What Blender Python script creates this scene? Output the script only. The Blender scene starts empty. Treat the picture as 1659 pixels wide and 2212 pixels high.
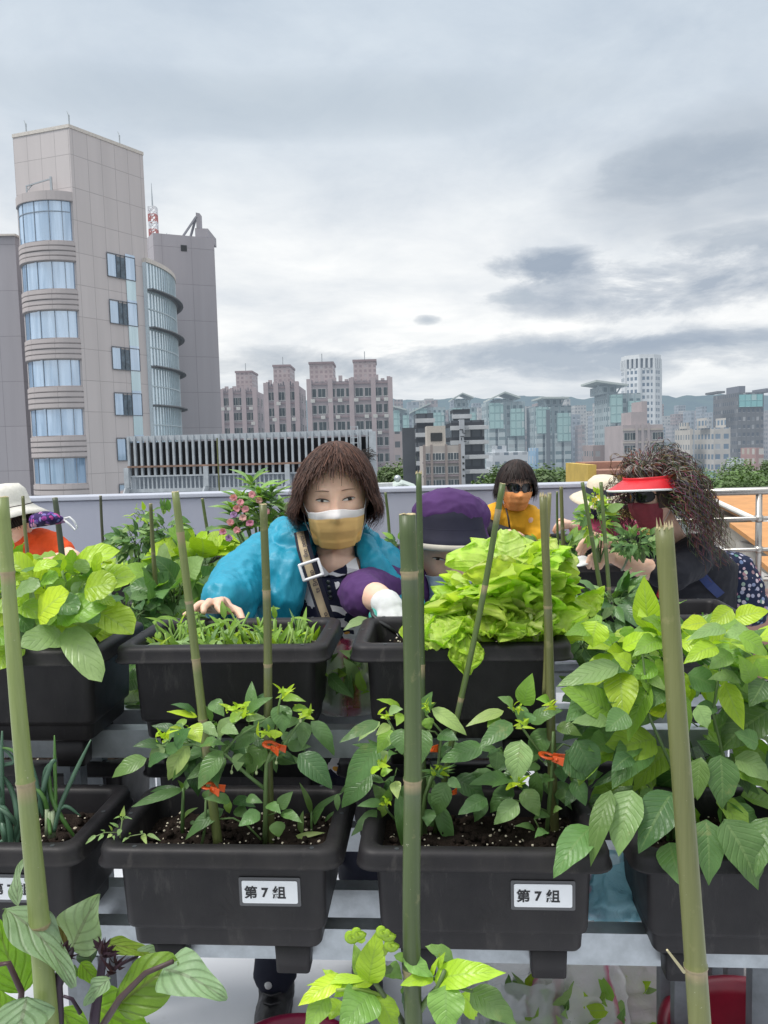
import bpy, bmesh, math, random
import numpy as np
from mathutils import Vector, Matrix, noise
R = math.radians
rnd = random.Random(7)
scene = bpy.context.scene
col = scene.collection
V = Vector

# ------------------------------------------------------------------ camera
FOC, CX, CY = 1705.0, 829.5, 1106.0        # focal length and centre of a 1659 x 2212 frame
PITCH, ROLL, EYE = R(4.75), R(1.5), 1.62
_f = V((0, math.cos(PITCH), -math.sin(PITCH)))
_u0 = V((0, math.sin(PITCH), math.cos(PITCH)))
_r0 = V((1, 0, 0))
_r = math.cos(ROLL) * _r0 - math.sin(ROLL) * _u0
_u = math.sin(ROLL) * _r0 + math.cos(ROLL) * _u0
def P(x, y, Y):
    """point on the ray through (x, y) of the 1659 x 2212 frame at world depth Y"""
    d = _f + _r * ((x - CX) / FOC) + _u * ((CY - y) / FOC)
    k = Y / d.y
    return V((d.x * k, Y, EYE + d.z * k))
cam_d = bpy.data.cameras.new("camera")
cam = bpy.data.objects.new("camera", cam_d)
col.objects.link(cam)
cam.matrix_world = Matrix(((_r.x, _u.x, -_f.x, 0), (_r.y, _u.y, -_f.y, 0), (_r.z, _u.z, -_f.z, EYE), (0, 0, 0, 1)))
cam_d.sensor_fit = 'AUTO'; cam_d.sensor_width = 36
cam_d.lens = FOC / 2212 * 36
cam_d.clip_start = 0.05; cam_d.clip_end = 20000
scene.camera = cam
scene.render.resolution_x, scene.render.resolution_y = 768, 1024
scene.view_settings.view_transform = 'Standard'
scene.view_settings.look = 'None'
scene.view_settings.exposure = 0
scene.render.engine = 'CYCLES'
scene.cycles.max_bounces = 6
scene.cycles.diffuse_bounces = 3
scene.cycles.glossy_bounces = 3
scene.cycles.transmission_bounces = 4
scene.cycles.transparent_max_bounces = 12
scene.cycles.use_denoising = True
scene.cycles.caustics_reflective = False
scene.cycles.caustics_refractive = False

# ------------------------------------------------------------------ objects
def prop(o, label=None, cat=None, group=None, kind=None):
    if label: o["label"] = label
    if cat: o["category"] = cat
    if group: o["group"] = group
    if kind: o["kind"] = kind
    return o
def thing(name, loc, label, cat, group=None, rotz=0):
    o = bpy.data.objects.new(name, None)
    o.empty_display_size = .05
    col.objects.link(o)
    o.location = V(loc); o.rotation_euler = (0, 0, rotz)
    return prop(o, label, cat, group)
def origin_of(o):
    p = V((0, 0, 0))
    while o is not None:
        p = p + V(o.location); o = o.parent
    return p
def link_mesh(name, me, parent=None):
    o = bpy.data.objects.new(name, me)
    col.objects.link(o)
    if parent is not None: o.parent = parent
    return o
def dup(root, loc, rotz=None, label=None, group=None):
    r = root.copy(); col.objects.link(r); r.location = V(loc)
    if rotz is not None: r.rotation_euler = (0, 0, rotz)
    if label: r["label"] = label
    if group: r["group"] = group
    for ch in root.children:
        c = ch.copy(); col.objects.link(c); c.parent = r
        for g in ch.children:
            d = g.copy(); col.objects.link(d); d.parent = c
    return r

def frame_of(d, hint=V((0, 0, 1))):
    d = d.normalized()
    s = d.cross(hint)
    if s.length < 1e-4: s = d.cross(V((1, 0, 0)))
    s.normalize()
    return d, s, s.cross(d).normalized()

class MB:
    def __init__(self):
        self.v = []; self.f = []; self.uv = []; self.c = []; self.mi = []
        self.cur = 0
    def add(self, vs, fs, uvs=None, c=(1, 1, 1)):
        n = len(self.v)
        self.v += [tuple(p) for p in vs]
        self.f += [tuple(i + n for i in f) for f in fs]
        self.uv += list(uvs) if uvs else [(0.5, 0.5)] * len(vs)
        self.c += [c] * len(vs)
        self.mi += [self.cur] * len(fs)
        return self
    def box(self, lo, hi, rot=0.0, at=V((0, 0, 0)), c=(1, 1, 1)):
        m = Matrix.Rotation(rot, 3, 'Z')
        vs = [m @ V((x, y, z)) + V(at) for z in (lo[2], hi[2]) for y in (lo[1], hi[1]) for x in (lo[0], hi[0])]
        fs = [(0, 2, 3, 1), (4, 5, 7, 6), (0, 1, 5, 4), (2, 6, 7, 3), (0, 4, 6, 2), (1, 3, 7, 5)]
        return self.add(vs, fs, c=c)
    def beam(self, a, b, w, h=None, c=(1, 1, 1), up=V((0, 0, 1))):
        h = h or w
        a, b = V(a), V(b)
        d, s, n = frame_of(b - a, up)
        vs = []
        for p in (a, b):
            for (i, j) in ((-1, -1), (1, -1), (1, 1), (-1, 1)):
                vs.append(p + s * (i * w / 2) + n * (j * h / 2))
        return self.add(vs, [(3, 2, 1, 0), (4, 5, 6, 7), (0, 1, 5, 4), (1, 2, 6, 5), (2, 3, 7, 6), (3, 0, 4, 7)], c=c)
    def tube(self, pts, rad, n=8, cap=True, c=(1, 1, 1), flat=1.0, hint=V((0, 0, 1)), round_ends=False):
        pts = [V(p) for p in pts]
        if not hasattr(rad, '__len__'): rad = [rad] * len(pts)
        rad = list(rad)
        if round_ends:
            d0 = (pts[0] - pts[1]).normalized(); d1 = (pts[-1] - pts[-2]).normalized()
            h0 = []; h1 = []
            for k in (0.05, .5, .85):
                q = math.sqrt(1 - (1 - k) ** 2) if k < 1 else 1
                h0.append((pts[0] + d0 * rad[0] * (1 - k), rad[0] * q))
                h1.append((pts[-1] + d1 * rad[-1] * (1 - k), rad[-1] * q))
            pts = [p for p, _ in h0] + pts + [p for p, _ in reversed(h1)]
            rad = [r_ for _, r_ in h0] + rad + [r_ for _, r_ in reversed(h1)]
        L = len(pts); vs = []; uvs = []
        s = None
        acc = 0
        for i, p in enumerate(pts):
            d = (pts[min(i + 1, L - 1)] - pts[max(i - 1, 0)])
            if d.length < 1e-9: d = V((0, 0, 1))
            d.normalize()
            if s is None:
                s = d.cross(hint)
                if s.length < 1e-3: s = d.cross(V((1, 0, 0)))
            s = (s - d * s.dot(d))
            if s.length < 1e-6: s = d.cross(V((0, 1, 0)))
            s.normalize()
            t = s.cross(d)
            if i: acc += (p - pts[i - 1]).length
            for k in range(n):
                a = 2 * math.pi * k / n
                vs.append(p + s * (math.cos(a) * rad[i]) + t * (math.sin(a) * rad[i] * flat))
                uvs.append((k / n, acc))
        fs = []
        for i in range(L - 1):
            for k in range(n):
                k2 = (k + 1) % n
                fs.append((i * n + k, i * n + k2, (i + 1) * n + k2, (i + 1) * n + k))
        if cap:
            fs.append(tuple(range(n - 1, -1, -1))); fs.append(tuple((L - 1) * n + k for k in range(n)))
        return self.add(vs, fs, uvs, c)
    def loft(self, rings, cap0=True, cap1=True, c=(1, 1, 1)):
        n = len(rings[0]); L = len(rings)
        vs = [p for r_ in rings for p in r_]
        fs = [(i * n + k, i * n + (k + 1) % n, (i + 1) * n + (k + 1) % n, (i + 1) * n + k) for i in range(L - 1) for k in range(n)]
        if cap0: fs.append(tuple(range(n - 1, -1, -1)))
        if cap1: fs.append(tuple((L - 1) * n + k for k in range(n)))
        return self.add(vs, fs, c=c)
    def grid(self, fn, nu, nv, c=(1, 1, 1), close_u=False):
        vs = []; uvs = []
        for j in range(nv + 1):
            for i in range(nu + (0 if close_u else 1)):
                vs.append(fn(i / nu, j / nv)); uvs.append((i / nu, j / nv))
        w = nu + (0 if close_u else 1)
        fs = []
        for j in range(nv):
            for i in range(nu):
                i2 = (i + 1) % w if close_u else i + 1
                fs.append((j * w + i, j * w + i2, (j + 1) * w + i2, (j + 1) * w + i))
        return self.add(vs, fs, uvs, c)
    def ball(self, p, r, nu=12, nv=8, c=(1, 1, 1)):
        if not hasattr(r, '__len__'): r = (r, r, r)
        p = V(p)
        return self.grid(lambda a, b: p + V((r[0] * math.cos(a * 2 * math.pi) * math.sin(math.pi * (b * .998 + .001)), r[1] * math.sin(a * 2 * math.pi) * math.sin(math.pi * (b * .998 + .001)), -r[2] * math.cos(math.pi * (b * .998 + .001)))), nu, nv, c, True)
    def prism(self, poly, z0, z1, cap=True, c=(1, 1, 1)):
        """walls with UV in metres"""
        n = len(poly); u = 0
        for i in range(n):
            a, b = poly[i], poly[(i + 1) % n]
            L = math.hypot(b[0] - a[0], b[1] - a[1])
            self.add([(a[0], a[1], z0), (b[0], b[1], z0), (b[0], b[1], z1), (a[0], a[1], z1)], [(0, 1, 2, 3)],
                     [(u, 0), (u + L, 0), (u + L, z1 - z0), (u, z1 - z0)], c)
            u += math.ceil(L)
        if cap:
            self.add([(p[0], p[1], z1) for p in poly], [tuple(range(n))], c=c)
            self.add([(p[0], p[1], z0) for p in poly], [tuple(range(n - 1, -1, -1))], c=c)
        return self
    def leaf(self, base, tip, hint, wid, shape='ovate', arch=.1, fold=.15, wave=.0, c=(1, 1, 1), segs=9, wf=3.0, droop=0.0, ph=0.0):
        """one blade: base -> tip, wid = full width, arch lifts the middle, fold makes a V"""
        base, tip = V(base), V(tip)
        d, s, n = frame_of(tip - base, hint)
        L = (tip - base).length
        us = (-1, -.55, 0, .55, 1)
        vs = []; uvs = []
        for i in range(segs + 1):
            t = i / segs
            if shape == 'ovate': w = math.sin(math.pi * min(1, t ** .72)) ** .85 * (1 - .25 * t)
            elif shape == 'lance': w = math.sin(math.pi * t ** .8) ** .8 * (1 - .15 * t)
            elif shape == 'round': w = max(0, 1 - (2 * t ** .9 - 1) ** 2) ** .5
            elif shape == 'fan': w = min(1, (t * 1.05) ** .8) * max(0, 1 - max(0, (t - .72) / .28) ** 2.2) ** .5
            elif shape == 'grass': w = min(1, t * 8 + .35) * (1 - t ** 2.2)
            elif shape == 'spade': w = (min(1, t * 7) ** .6) * (1 - t) ** .62 * 1.25
            else: w = math.sin(math.pi * t)
            w = max(w, .015) * wid / 2
            p = base + d * (L * t) + n * (L * (arch * math.sin(math.pi * t) - droop * t * t))
            for u in us:
                wob = wave * wid * (abs(u) ** 1.5) * math.sin(t * wf * 6.28 + ph + (2.1 if u > 0 else 0))
                q = p + s * (u * w) + n * (fold * abs(u) * w + wob)
                if wave: q = q + d * (wob * .5)
                vs.append(q); uvs.append((u * .5 + .5, t))
        m = len(us)
        fs = [(i * m + k, i * m + k + 1, (i + 1) * m + k + 1, (i + 1) * m + k) for i in range(segs) for k in range(m - 1)]
        return self.add(vs, fs, uvs, c)
    def build(self, name, mat, parent=None, smooth=False, bevel=0.0, sub=0, local=False):
        off = V((0, 0, 0)) if (local or parent is None) else origin_of(parent)
        me = bpy.data.meshes.new(name)
        vs = self.v if off.length == 0 else [(p[0] - off.x, p[1] - off.y, p[2] - off.z) for p in self.v]
        me.from_pydata(vs, [], self.f)
        mats = mat if isinstance(mat, (list, tuple)) else [mat]
        for m in mats: me.materials.append(m)
        if len(mats) > 1: me.polygons.foreach_set("material_index", self.mi)
        li = np.empty(len(me.loops), dtype=np.int32); me.loops.foreach_get("vertex_index", li)
        uv = me.uv_layers.new(name="UVMap")
        uv.data.foreach_set("uv", np.array(self.uv, dtype=np.float32)[li].ravel())
        ca = me.color_attributes.new("Col", 'FLOAT_COLOR', 'POINT')
        cc = np.ones((len(self.v), 4), dtype=np.float32); cc[:, :3] = np.array(self.c, dtype=np.float32)
        ca.data.foreach_set("color", cc.ravel())
        if smooth: me.polygons.foreach_set("use_smooth", [True] * len(me.polygons))
        me.update()
        o = link_mesh(name, me, parent)
        if bevel:
            b = o.modifiers.new("b", 'BEVEL'); b.width = bevel; b.segments = 2; b.limit_method = 'ANGLE'; b.angle_limit = R(40)
        if sub:
            b = o.modifiers.new("s", 'SUBSURF'); b.levels = sub; b.render_levels = sub
        return o

def bake_modifiers(o):
    dg = bpy.context.evaluated_depsgraph_get()
    me = bpy.data.meshes.new_from_object(o.evaluated_get(dg))
    old = o.data
    o.modifiers.clear()
    o.data = me
    bpy.data.meshes.remove(old)
    return o
def blob(mb, name, mat, parent, voxel=.006, smooth=4, wrinkle=None, local=False):
    """closed pieces of mb fused to one continuous skin"""
    o = mb.build(name, mat, parent, local=local)
    m = o.modifiers.new("r", 'REMESH'); m.mode = 'VOXEL'; m.voxel_size = voxel; m.use_smooth_shade = True
    if smooth:
        s = o.modifiers.new("s", 'SMOOTH'); s.factor = .5; s.iterations = smooth
    bake_modifiers(o)
    if wrinkle:
        me = o.data; n = len(me.vertices)
        co = np.empty(n * 3, dtype=np.float32); no = np.empty(n * 3, dtype=np.float32)
        me.vertices.foreach_get("co", co); me.vertices.foreach_get("normal", no)
        co = co.reshape(-1, 3); no = no.reshape(-1, 3)
        w = np.array([wrinkle(V(p)) for p in co], dtype=np.float32)
        co = co + no * w[:, None]
        me.vertices.foreach_set("co", co.astype(np.float32).ravel()); me.update()
    me = o.data
    me.polygons.foreach_set("use_smooth", [True] * len(me.polygons))
    return o

# ------------------------------------------------------------------ materials
class NT:
    def __init__(self, name):
        self.m = bpy.data.materials.new(name); self.m.use_nodes = True
        self.t = self.m.node_tree; self.t.nodes.clear()
        self.out = self.t.nodes.new('ShaderNodeOutputMaterial')
    def n(self, typ, **kw):
        nd = self.t.nodes.new('ShaderNode' + typ)
        for k, v in kw.items():
            if k.startswith('i_'):
                key = k[2:]; key = int(key) if key.isdigit() else key.replace('_', ' ')
                s = nd.inputs[key]
                if isinstance(v, bpy.types.NodeSocket): self.t.links.new(v, s)
                else: s.default_value = v
            else: setattr(nd, k, v)
        return nd
    def link(self, a, b): self.t.links.new(a, b)
    def math(self, op, a, b=None, clamp=False):
        nd = self.t.nodes.new('ShaderNodeMath'); nd.operation = op; nd.use_clamp = clamp
        for i, x in enumerate((a, b)):
            if x is None: continue
            if isinstance(x, bpy.types.NodeSocket): self.t.links.new(x, nd.inputs[i])
            else: nd.inputs[i].default_value = x
        return nd.outputs[0]
    def mix(self, f, a, b, typ='MIX'):
        nd = self.t.nodes.new('ShaderNodeMix'); nd.data_type = 'RGBA'; nd.blend_type = typ
        for s, x in ((nd.inputs[0], f), (nd.inputs[6], a), (nd.inputs[7], b)):
            if isinstance(x, bpy.types.NodeSocket): self.t.links.new(x, s)
            elif hasattr(x, '__len__'): s.default_value = (*x[:3], 1)
            else: s.default_value = x
        return nd.outputs[2]
    def ramp(self, f, stops):
        nd = self.t.nodes.new('ShaderNodeValToRGB')
        el = nd.color_ramp.elements
        while len(el) < len(stops): el.new(.5)
        for e, (p, c) in zip(el, stops):
            e.position = p; e.color = (*c, 1) if hasattr(c, '__len__') else (c, c, c, 1)
        self.link(f, nd.inputs[0]); return nd.outputs[0]
    def noise(self, scale, detail=4, rough=.55, vec=None, dist=0.0):
        nd = self.t.nodes.new('ShaderNodeTexNoise')
        nd.inputs['Scale'].default_value = scale; nd.inputs['Detail'].default_value = detail
        nd.inputs['Roughness'].default_value = rough; nd.inputs['Distortion'].default_value = dist
        if vec is None: vec = self.obj()
        self.link(vec, nd.inputs['Vector']); return nd.outputs[0]
    def obj(self):
        if not hasattr(self, '_tc'): self._tc = self.t.nodes.new('ShaderNodeTexCoord')
        return self._tc.outputs['Object']
    def uv(self):
        self.obj(); return self._tc.outputs['UV']
    def scaled(self, vec, s):
        nd = self.t.nodes.new('ShaderNodeVectorMath'); nd.operation = 'MULTIPLY'
        self.link(vec, nd.inputs[0]); nd.inputs[1].default_value = s; return nd.outputs[0]
    def bump(self, h, strength=.3, dist=.01):
        nd = self.t.nodes.new('ShaderNodeBump'); nd.inputs['Strength'].default_value = strength; nd.inputs['Distance'].default_value = dist
        self.link(h, nd.inputs['Height']); return nd.outputs[0]
    def bsdf(self, color, rough=.6, metal=0.0, spec=.5, normal=None, **kw):
        nd = self.t.nodes.new('ShaderNodeBsdfPrincipled')
        for k, x in (('Base Color', color), ('Roughness', rough), ('Metallic', metal), ('Specular IOR Level', spec), ('Normal', normal)):
            if x is None: continue
            if isinstance(x, bpy.types.NodeSocket): self.link(x, nd.inputs[k])
            elif k == 'Base Color': nd.inputs[k].default_value = (*x[:3], 1)
            else: nd.inputs[k].default_value = x
        for k, x in kw.items(): nd.inputs[k.replace('_', ' ')].default_value = x
        return nd.outputs[0]
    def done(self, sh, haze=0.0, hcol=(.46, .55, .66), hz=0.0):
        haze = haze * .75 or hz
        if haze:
            e = self.n('Emission', i_Color=(*hcol, 1), i_Strength=1.0)  # distance haze put into the material as an even glow of haze colour
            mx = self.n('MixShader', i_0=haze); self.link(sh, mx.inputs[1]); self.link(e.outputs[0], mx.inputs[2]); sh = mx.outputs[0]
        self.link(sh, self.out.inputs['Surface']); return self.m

_mc = {}
def M(name, color, rough=.6, var=.15, scale=6.0, bump=.0, metal=0.0, spec=.5, haze=0.0, bscale=None, bdist=.01, vec=None):
    """plain material with tonal variation and optional fine relief"""
    if name in _mc: return _mc[name]
    t = NT(name)
    n = t.noise(scale, 5, .6)
    c = t.mix(t.ramp(n, [(.3, 0.0), (.7, 1.0)]), [x * (1 - var) for x in color], [min(1, x * (1 + var)) for x in color])
    nm = t.bump(t.noise(bscale or scale * 6, 4, .6), bump, bdist) if bump else None
    rr = t.math('ADD', rough - .08, t.math('MULTIPLY', t.noise(scale * 2.3, 3), .16))
    _mc[name] = t.done(t.bsdf(c, rr, metal, spec, nm), haze)
    return _mc[name]

def attr_mat(name, rough=.5, trans=0.0, veins=0.0, sheen=.5, streak=0.0, bump=.0, vein_col=(.55, .7, .3), back=None, spots=0.0, vn=9.0, mottle=.35):
    """colour from the mesh attribute Col; leaves get veins from UV and light through the blade"""
    if name in _mc: return _mc[name]
    t = NT(name)
    a = t.n('Attribute', attribute_name="Col").outputs['Color']
    nz = t.noise(35, 4)
    c = t.mix(t.math('MULTIPLY', t.ramp(nz, [(.35, 0.0), (.7, 1.0)]), mottle), a, t.mix(1.0, a, (.55, .62, .5), 'MULTIPLY'))
    nm = None
    if veins:
        sep = t.n('SeparateXYZ'); t.link(t.uv(), sep.inputs[0])
        u = t.math('ABSOLUTE', t.math('SUBTRACT', sep.outputs[0], .5))
        mid = t.math('LESS_THAN', u, .035)
        w = t.math('ABSOLUTE', t.math('SUBTRACT', t.math('FRACT', t.math('ADD', t.math('MULTIPLY', sep.outputs[1], vn), t.math('MULTIPLY', u, -4.5))), .5))
        lat = t.ramp(w, [(0.0, 1.0), (.12, 0.0)])
        vm = t.math('MAXIMUM', mid, t.math('MULTIPLY', lat, .55))
        c = t.mix(t.math('MULTIPLY', vm, veins), c, vein_col)
        nm = t.bump(t.math('ADD', t.ramp(w, [(0.0, 0.0), (.2, 1.0)]), t.math('MULTIPLY', t.noise(70, 4), 1.6)), bump or .35, .003)
    elif bump: nm = t.bump(t.noise(60, 4), bump, .004)
    if spots:
        c = t.mix(t.math('MULTIPLY', t.ramp(t.noise(14, 6, .7), [(.62, 0.0), (.7, 1.0)]), spots), c, (.32, .3, .12))
    if back:
        g = t.n('NewGeometry')
        c = t.mix(g.outputs['Backfacing'], c, t.mix(.7, c, back))
    sh = t.bsdf(c, rough, 0, sheen, nm)
    if trans:
        tr = t.n('BsdfTranslucent')
        t.link(t.mix(1.0, c, (1.0, 1.15, .35), 'MULTIPLY'), tr.inputs['Color'])
        mx = t.n('MixShader', i_0=trans); t.link(sh, mx.inputs[1]); t.link(tr.outputs[0], mx.inputs[2]); sh = mx.outputs[0]
    _mc[name] = t.done(sh)
    return _mc[name]

def facade_mat(name, wall, win, pu, pv, fu=.5, fv=.5, haze=0.0, lit=.25, strip=None, rough=.7):
    """far wall: grid of windows in metres from the UV map; each pane its own tone"""
    if name in _mc: return _mc[name]
    t = NT(name)
    sep = t.n('SeparateXYZ'); t.link(t.uv(), sep.inputs[0])
    a = t.math('DIVIDE', sep.outputs[0], pu); b = t.math('DIVIDE', sep.outputs[1], pv)
    du = t.math('ABSOLUTE', t.math('SUBTRACT', t.math('FRACT', a), .5)); dv = t.math('ABSOLUTE', t.math('SUBTRACT', t.math('FRACT', b), .5))
    mask = t.math('MULTIPLY', t.math('LESS_THAN', du, fu / 2), t.math('LESS_THAN', dv, fv / 2))
    cb = t.n('CombineXYZ'); t.link(t.math('FLOOR', a), cb.inputs[0]); t.link(t.math('FLOOR', b), cb.inputs[1])
    wn = t.n('TexWhiteNoise'); t.link(cb.outputs[0], wn.inputs['Vector'])
    wcol = t.mix(t.ramp(wn.outputs['Value'], [(1 - lit, 0.0), (1.0, 1.0)]), win, [x * .5 + .28 for x in win])
    wc = t.mix(t.ramp(t.noise(.25, 4), [(.35, 0.0), (.65, 1.0)]), [x * .82 for x in wall], wall)
    if strip:
        wc = t.mix(t.math('GREATER_THAN', du, .44), wc, strip)
    c = t.mix(mask, wc, wcol)
    rr = t.math('SUBTRACT', rough, t.math('MULTIPLY', mask, rough - .25))
    nm = t.bump(t.math('SUBTRACT', 1.0, mask), .6, .15)
    _mc[name] = t.done(t.bsdf(c, rr, 0, .4, nm), haze)
    return _mc[name]

def glass_mat(name, tint, haze=0.0, rough=.05, streak=.5):
    """curtain-walled glass seen from outside: mirror of the sky over a tinted base with pale cloud-reflection streaks painted in"""
    if name in _mc: return _mc[name]
    t = NT(name)
    n = t.noise(1.0, 4, .6, t.scaled(t.obj(), (1.6, 1.6, .12)))
    c = t.mix(t.math('MULTIPLY', t.ramp(n, [(.45, 0.0), (.6, 1.0)]), streak), tint, [min(1, x * 1.3 + .22) for x in tint])  # upright pale streaks: reflected clouds painted into the tint
    d = t.bsdf(c, .5, 0, .2)
    g = t.n('BsdfGlossy', i_Color=(.80, .88, .98, 1), i_Roughness=rough)
    mx = t.n('MixShader', i_0=.42); t.link(d, mx.inputs[1]); t.link(g.outputs[0], mx.inputs[2])
    _mc[name] = t.done(mx.outputs[0], haze)
    return _mc[name]
# ------------------------------------------------------------------ sky and light
SUN_EL, SUN_AZ = R(58), R(-112)
w = bpy.data.worlds.new("World"); scene.world = w; w.use_nodes = True
def make_world():
    t = NT.__new__(NT); t.t = w.node_tree; t.t.nodes.clear()
    out = t.t.nodes.new('ShaderNodeOutputWorld')
    sky = t.n('TexSky', sky_type='NISHITA', sun_disc=False, sun_elevation=SUN_EL, sun_rotation=SUN_AZ)
    tc = t.n('TexCoord'); g = tc.outputs['Generated']
    sp = t.n('SeparateXYZ'); t.link(g, sp.inputs[0])
    X, Y, Z = sp.outputs
    az = t.math('ARCTAN2', X, Y); el = t.math('ARCSINE', Z)
    cv = t.n('CombineXYZ'); t.link(az, cv.inputs[0]); t.link(t.math('MULTIPLY', el, 2.6), cv.inputs[1])
    zz = t.math('ADD', t.math('MAXIMUM', Z, 0.0), .16)
    pv = t.n('CombineXYZ'); t.link(t.math('DIVIDE', X, zz), pv.inputs[0]); t.link(t.math('DIVIDE', Y, zz), pv.inputs[1])
    base = t.ramp(Z, [(0.0, (.66, .72, .79)), (.06, (.82, .86, .90)), (.13, (1.0, 1.015, 1.02)), (.24, (.92, .95, .975)), (.36, (.69, .765, .845)), (.50, (.61, .70, .80)), (.62, (1.25, 1.30, 1.36)), (1.0, (2.0, 2.05, 2.1))])
    n1 = t.noise(.85, 6, .55, pv.outputs[0], .6)
    n2 = t.noise(2.6, 7, .62, pv.outputs[0], .3)
    n3 = t.noise(7.5, 9, .63, cv.outputs[0], .25)
    n4 = t.noise(2.2, 5, .5, cv.outputs[0], .2)
    k = t.math('ADD', t.math('MULTIPLY', n1, .6), t.math('MULTIPLY', n2, .4))
    c = t.mix(t.ramp(k, [(.36, 0.0), (.62, 1.0)]), t.mix(1.0, base, (.77, .805, .85), 'MULTIPLY'), t.mix(1.0, base, (1.14, 1.12, 1.09), 'MULTIPLY'))
    c = t.mix(t.ramp(n4, [(.42, 0.0), (.75, .35)]), c, t.mix(1.0, base, (1.2, 1.17, 1.14), 'MULTIPLY'))
    def clump(px, py, wx, wy, amount, colr, bias=.0, nz=n3, gain=1.5):
        nonlocal c
        d = (_f + _r * ((px - CX) / FOC) + _u * ((CY - py) / FOC)).normalized()
        a0, e0 = math.atan2(d.x, d.y), math.asin(d.z)
        u = t.math('DIVIDE', t.math('SUBTRACT', az, a0), wx / FOC); v_ = t.math('DIVIDE', t.math('SUBTRACT', el, e0), wy / FOC)
        q = t.math('ADD', t.math('MULTIPLY', u, u), t.math('MULTIPLY', v_, v_))
        gs = t.math('POWER', 2.718, t.math('MULTIPLY', q, -1.0))
        m = t.math('ADD', gs, t.math('MULTIPLY', t.math('SUBTRACT', nz, .52), t.math('MULTIPLY', gain * 1.7, t.math('ADD', .2, gs))))
        m = t.math('MULTIPLY', t.ramp(t.math('ADD', m, bias), [(.40, 0.0), (.62, .55), (1.05, 1.0)]), amount)
        c = t.mix(m, c, colr)
    clump(1600, 380, 330, 125, .75, (.36, .43, .52), .16, n4, 1.2)
    clump(1500, 360, 200, 60, .55, (.36, .43, .52), .12)
    clump(560, 230, 900, 70, .5, (.50, .58, .66), 0, n1, 1.5)
    clump(1450, 615, 330, 60, .85, (.36, .43, .53), .14)
    clump(1190, 570, 130, 34, .9, (.34, .41, .51), .10)
    clump(1600, 520, 180, 34, .7, (.40, .47, .56), .0)
    clump(1250, 770, 500, 52, .9, (.44, .51, .60), .12)
    clump(1420, 740, 260, 22, .85, (.38, .45, .55), .0)
    clump(640, 790, 230, 42, .75, (.47, .53, .60), .05)
    clump(925, 690, 36, 13, .75, (.45, .52, .60), .0)
    clump(1110, 640, 60, 16, .6, (.47, .54, .62), .0)
    c = t.mix(.06, c, t.mix(1.0, sky.outputs[0], (.05, .05, .05), 'MULTIPLY'))
    c = t.mix(t.math('LESS_THAN', Z, -.002), c, (.42, .45, .47))
    bg = t.n('Background', i_Strength=.1)
    t.link(t.mix(1.0, c, (10, 10, 10), 'MULTIPLY'), bg.inputs['Color'])
    t.link(bg.outputs[0], out.inputs['Surface'])
make_world()
sd = V((math.sin(SUN_AZ) * math.cos(SUN_EL), math.cos(SUN_AZ) * math.cos(SUN_EL), math.sin(SUN_EL)))
sl = bpy.data.lights.new("sun", 'SUN'); sl.energy = 2.7; sl.angle = R(14); sl.color = (1.0, .965, .91)
so = bpy.data.objects.new("sun", sl); col.objects.link(so); so.rotation_euler = sd.to_track_quat('Z', 'Y').to_euler(); so.location = (0, 0, 40)

# ------------------------------------------------------------------ ground, hills
GZ = -14.0
mb = MB(); mb.add([(-6000, -600, GZ), (6000, -600, GZ), (6000, 9000, GZ), (-6000, 9000, GZ)], [(0, 1, 2, 3)])
prop(mb.build("ground", M("ground", (.16, .17, .16), .9, .35, .02, haze=.25)), kind='structure')
def hill_mat():
    t = NT("hill_forest")
    n = t.noise(.012, 8, .7); n2 = t.noise(.05, 4)
    c = t.mix(t.ramp(n, [(.35, 0.0), (.65, 1.0)]), (.012, .035, .02), (.05, .095, .04))
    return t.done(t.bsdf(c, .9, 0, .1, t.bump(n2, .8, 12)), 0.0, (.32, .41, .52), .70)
HM = hill_mat()
for nm, Yh, zt, sd_, lab in (("hills", 3000, 1, 0, 0),):
    mb = MB()
    ridge = [(-3000, 210), (-200, 222), (100, 212), (300, 218), (480, 213), (700, 216), (900, 208), (1040, 200), (1200, 206), (1350, 194), (1500, 196), (3500, 190)]
    def rz(x):
        for (a, za), (b, zb) in zip(ridge, ridge[1:]):
            if a <= x <= b: return za + (zb - za) * (x - a) / (b - a)
        return 170
    def fn(u, v):
        x = -2500 + 5500 * u; y = Yh + 1200 * v
        h = math.sin(min(1, v / .7) * math.pi / 2)
        q = V((x * .004, y * .004, 0))
        return (x, y, GZ + (rz(x) - GZ) * h + 26 * h * noise.noise(q) + 12 * noise.noise(q * 3.1) + 5 * noise.noise(q * 9))
    mb.grid(fn, 220, 40)
    prop(mb.build(nm, HM, None, True), kind='structure')

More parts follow.
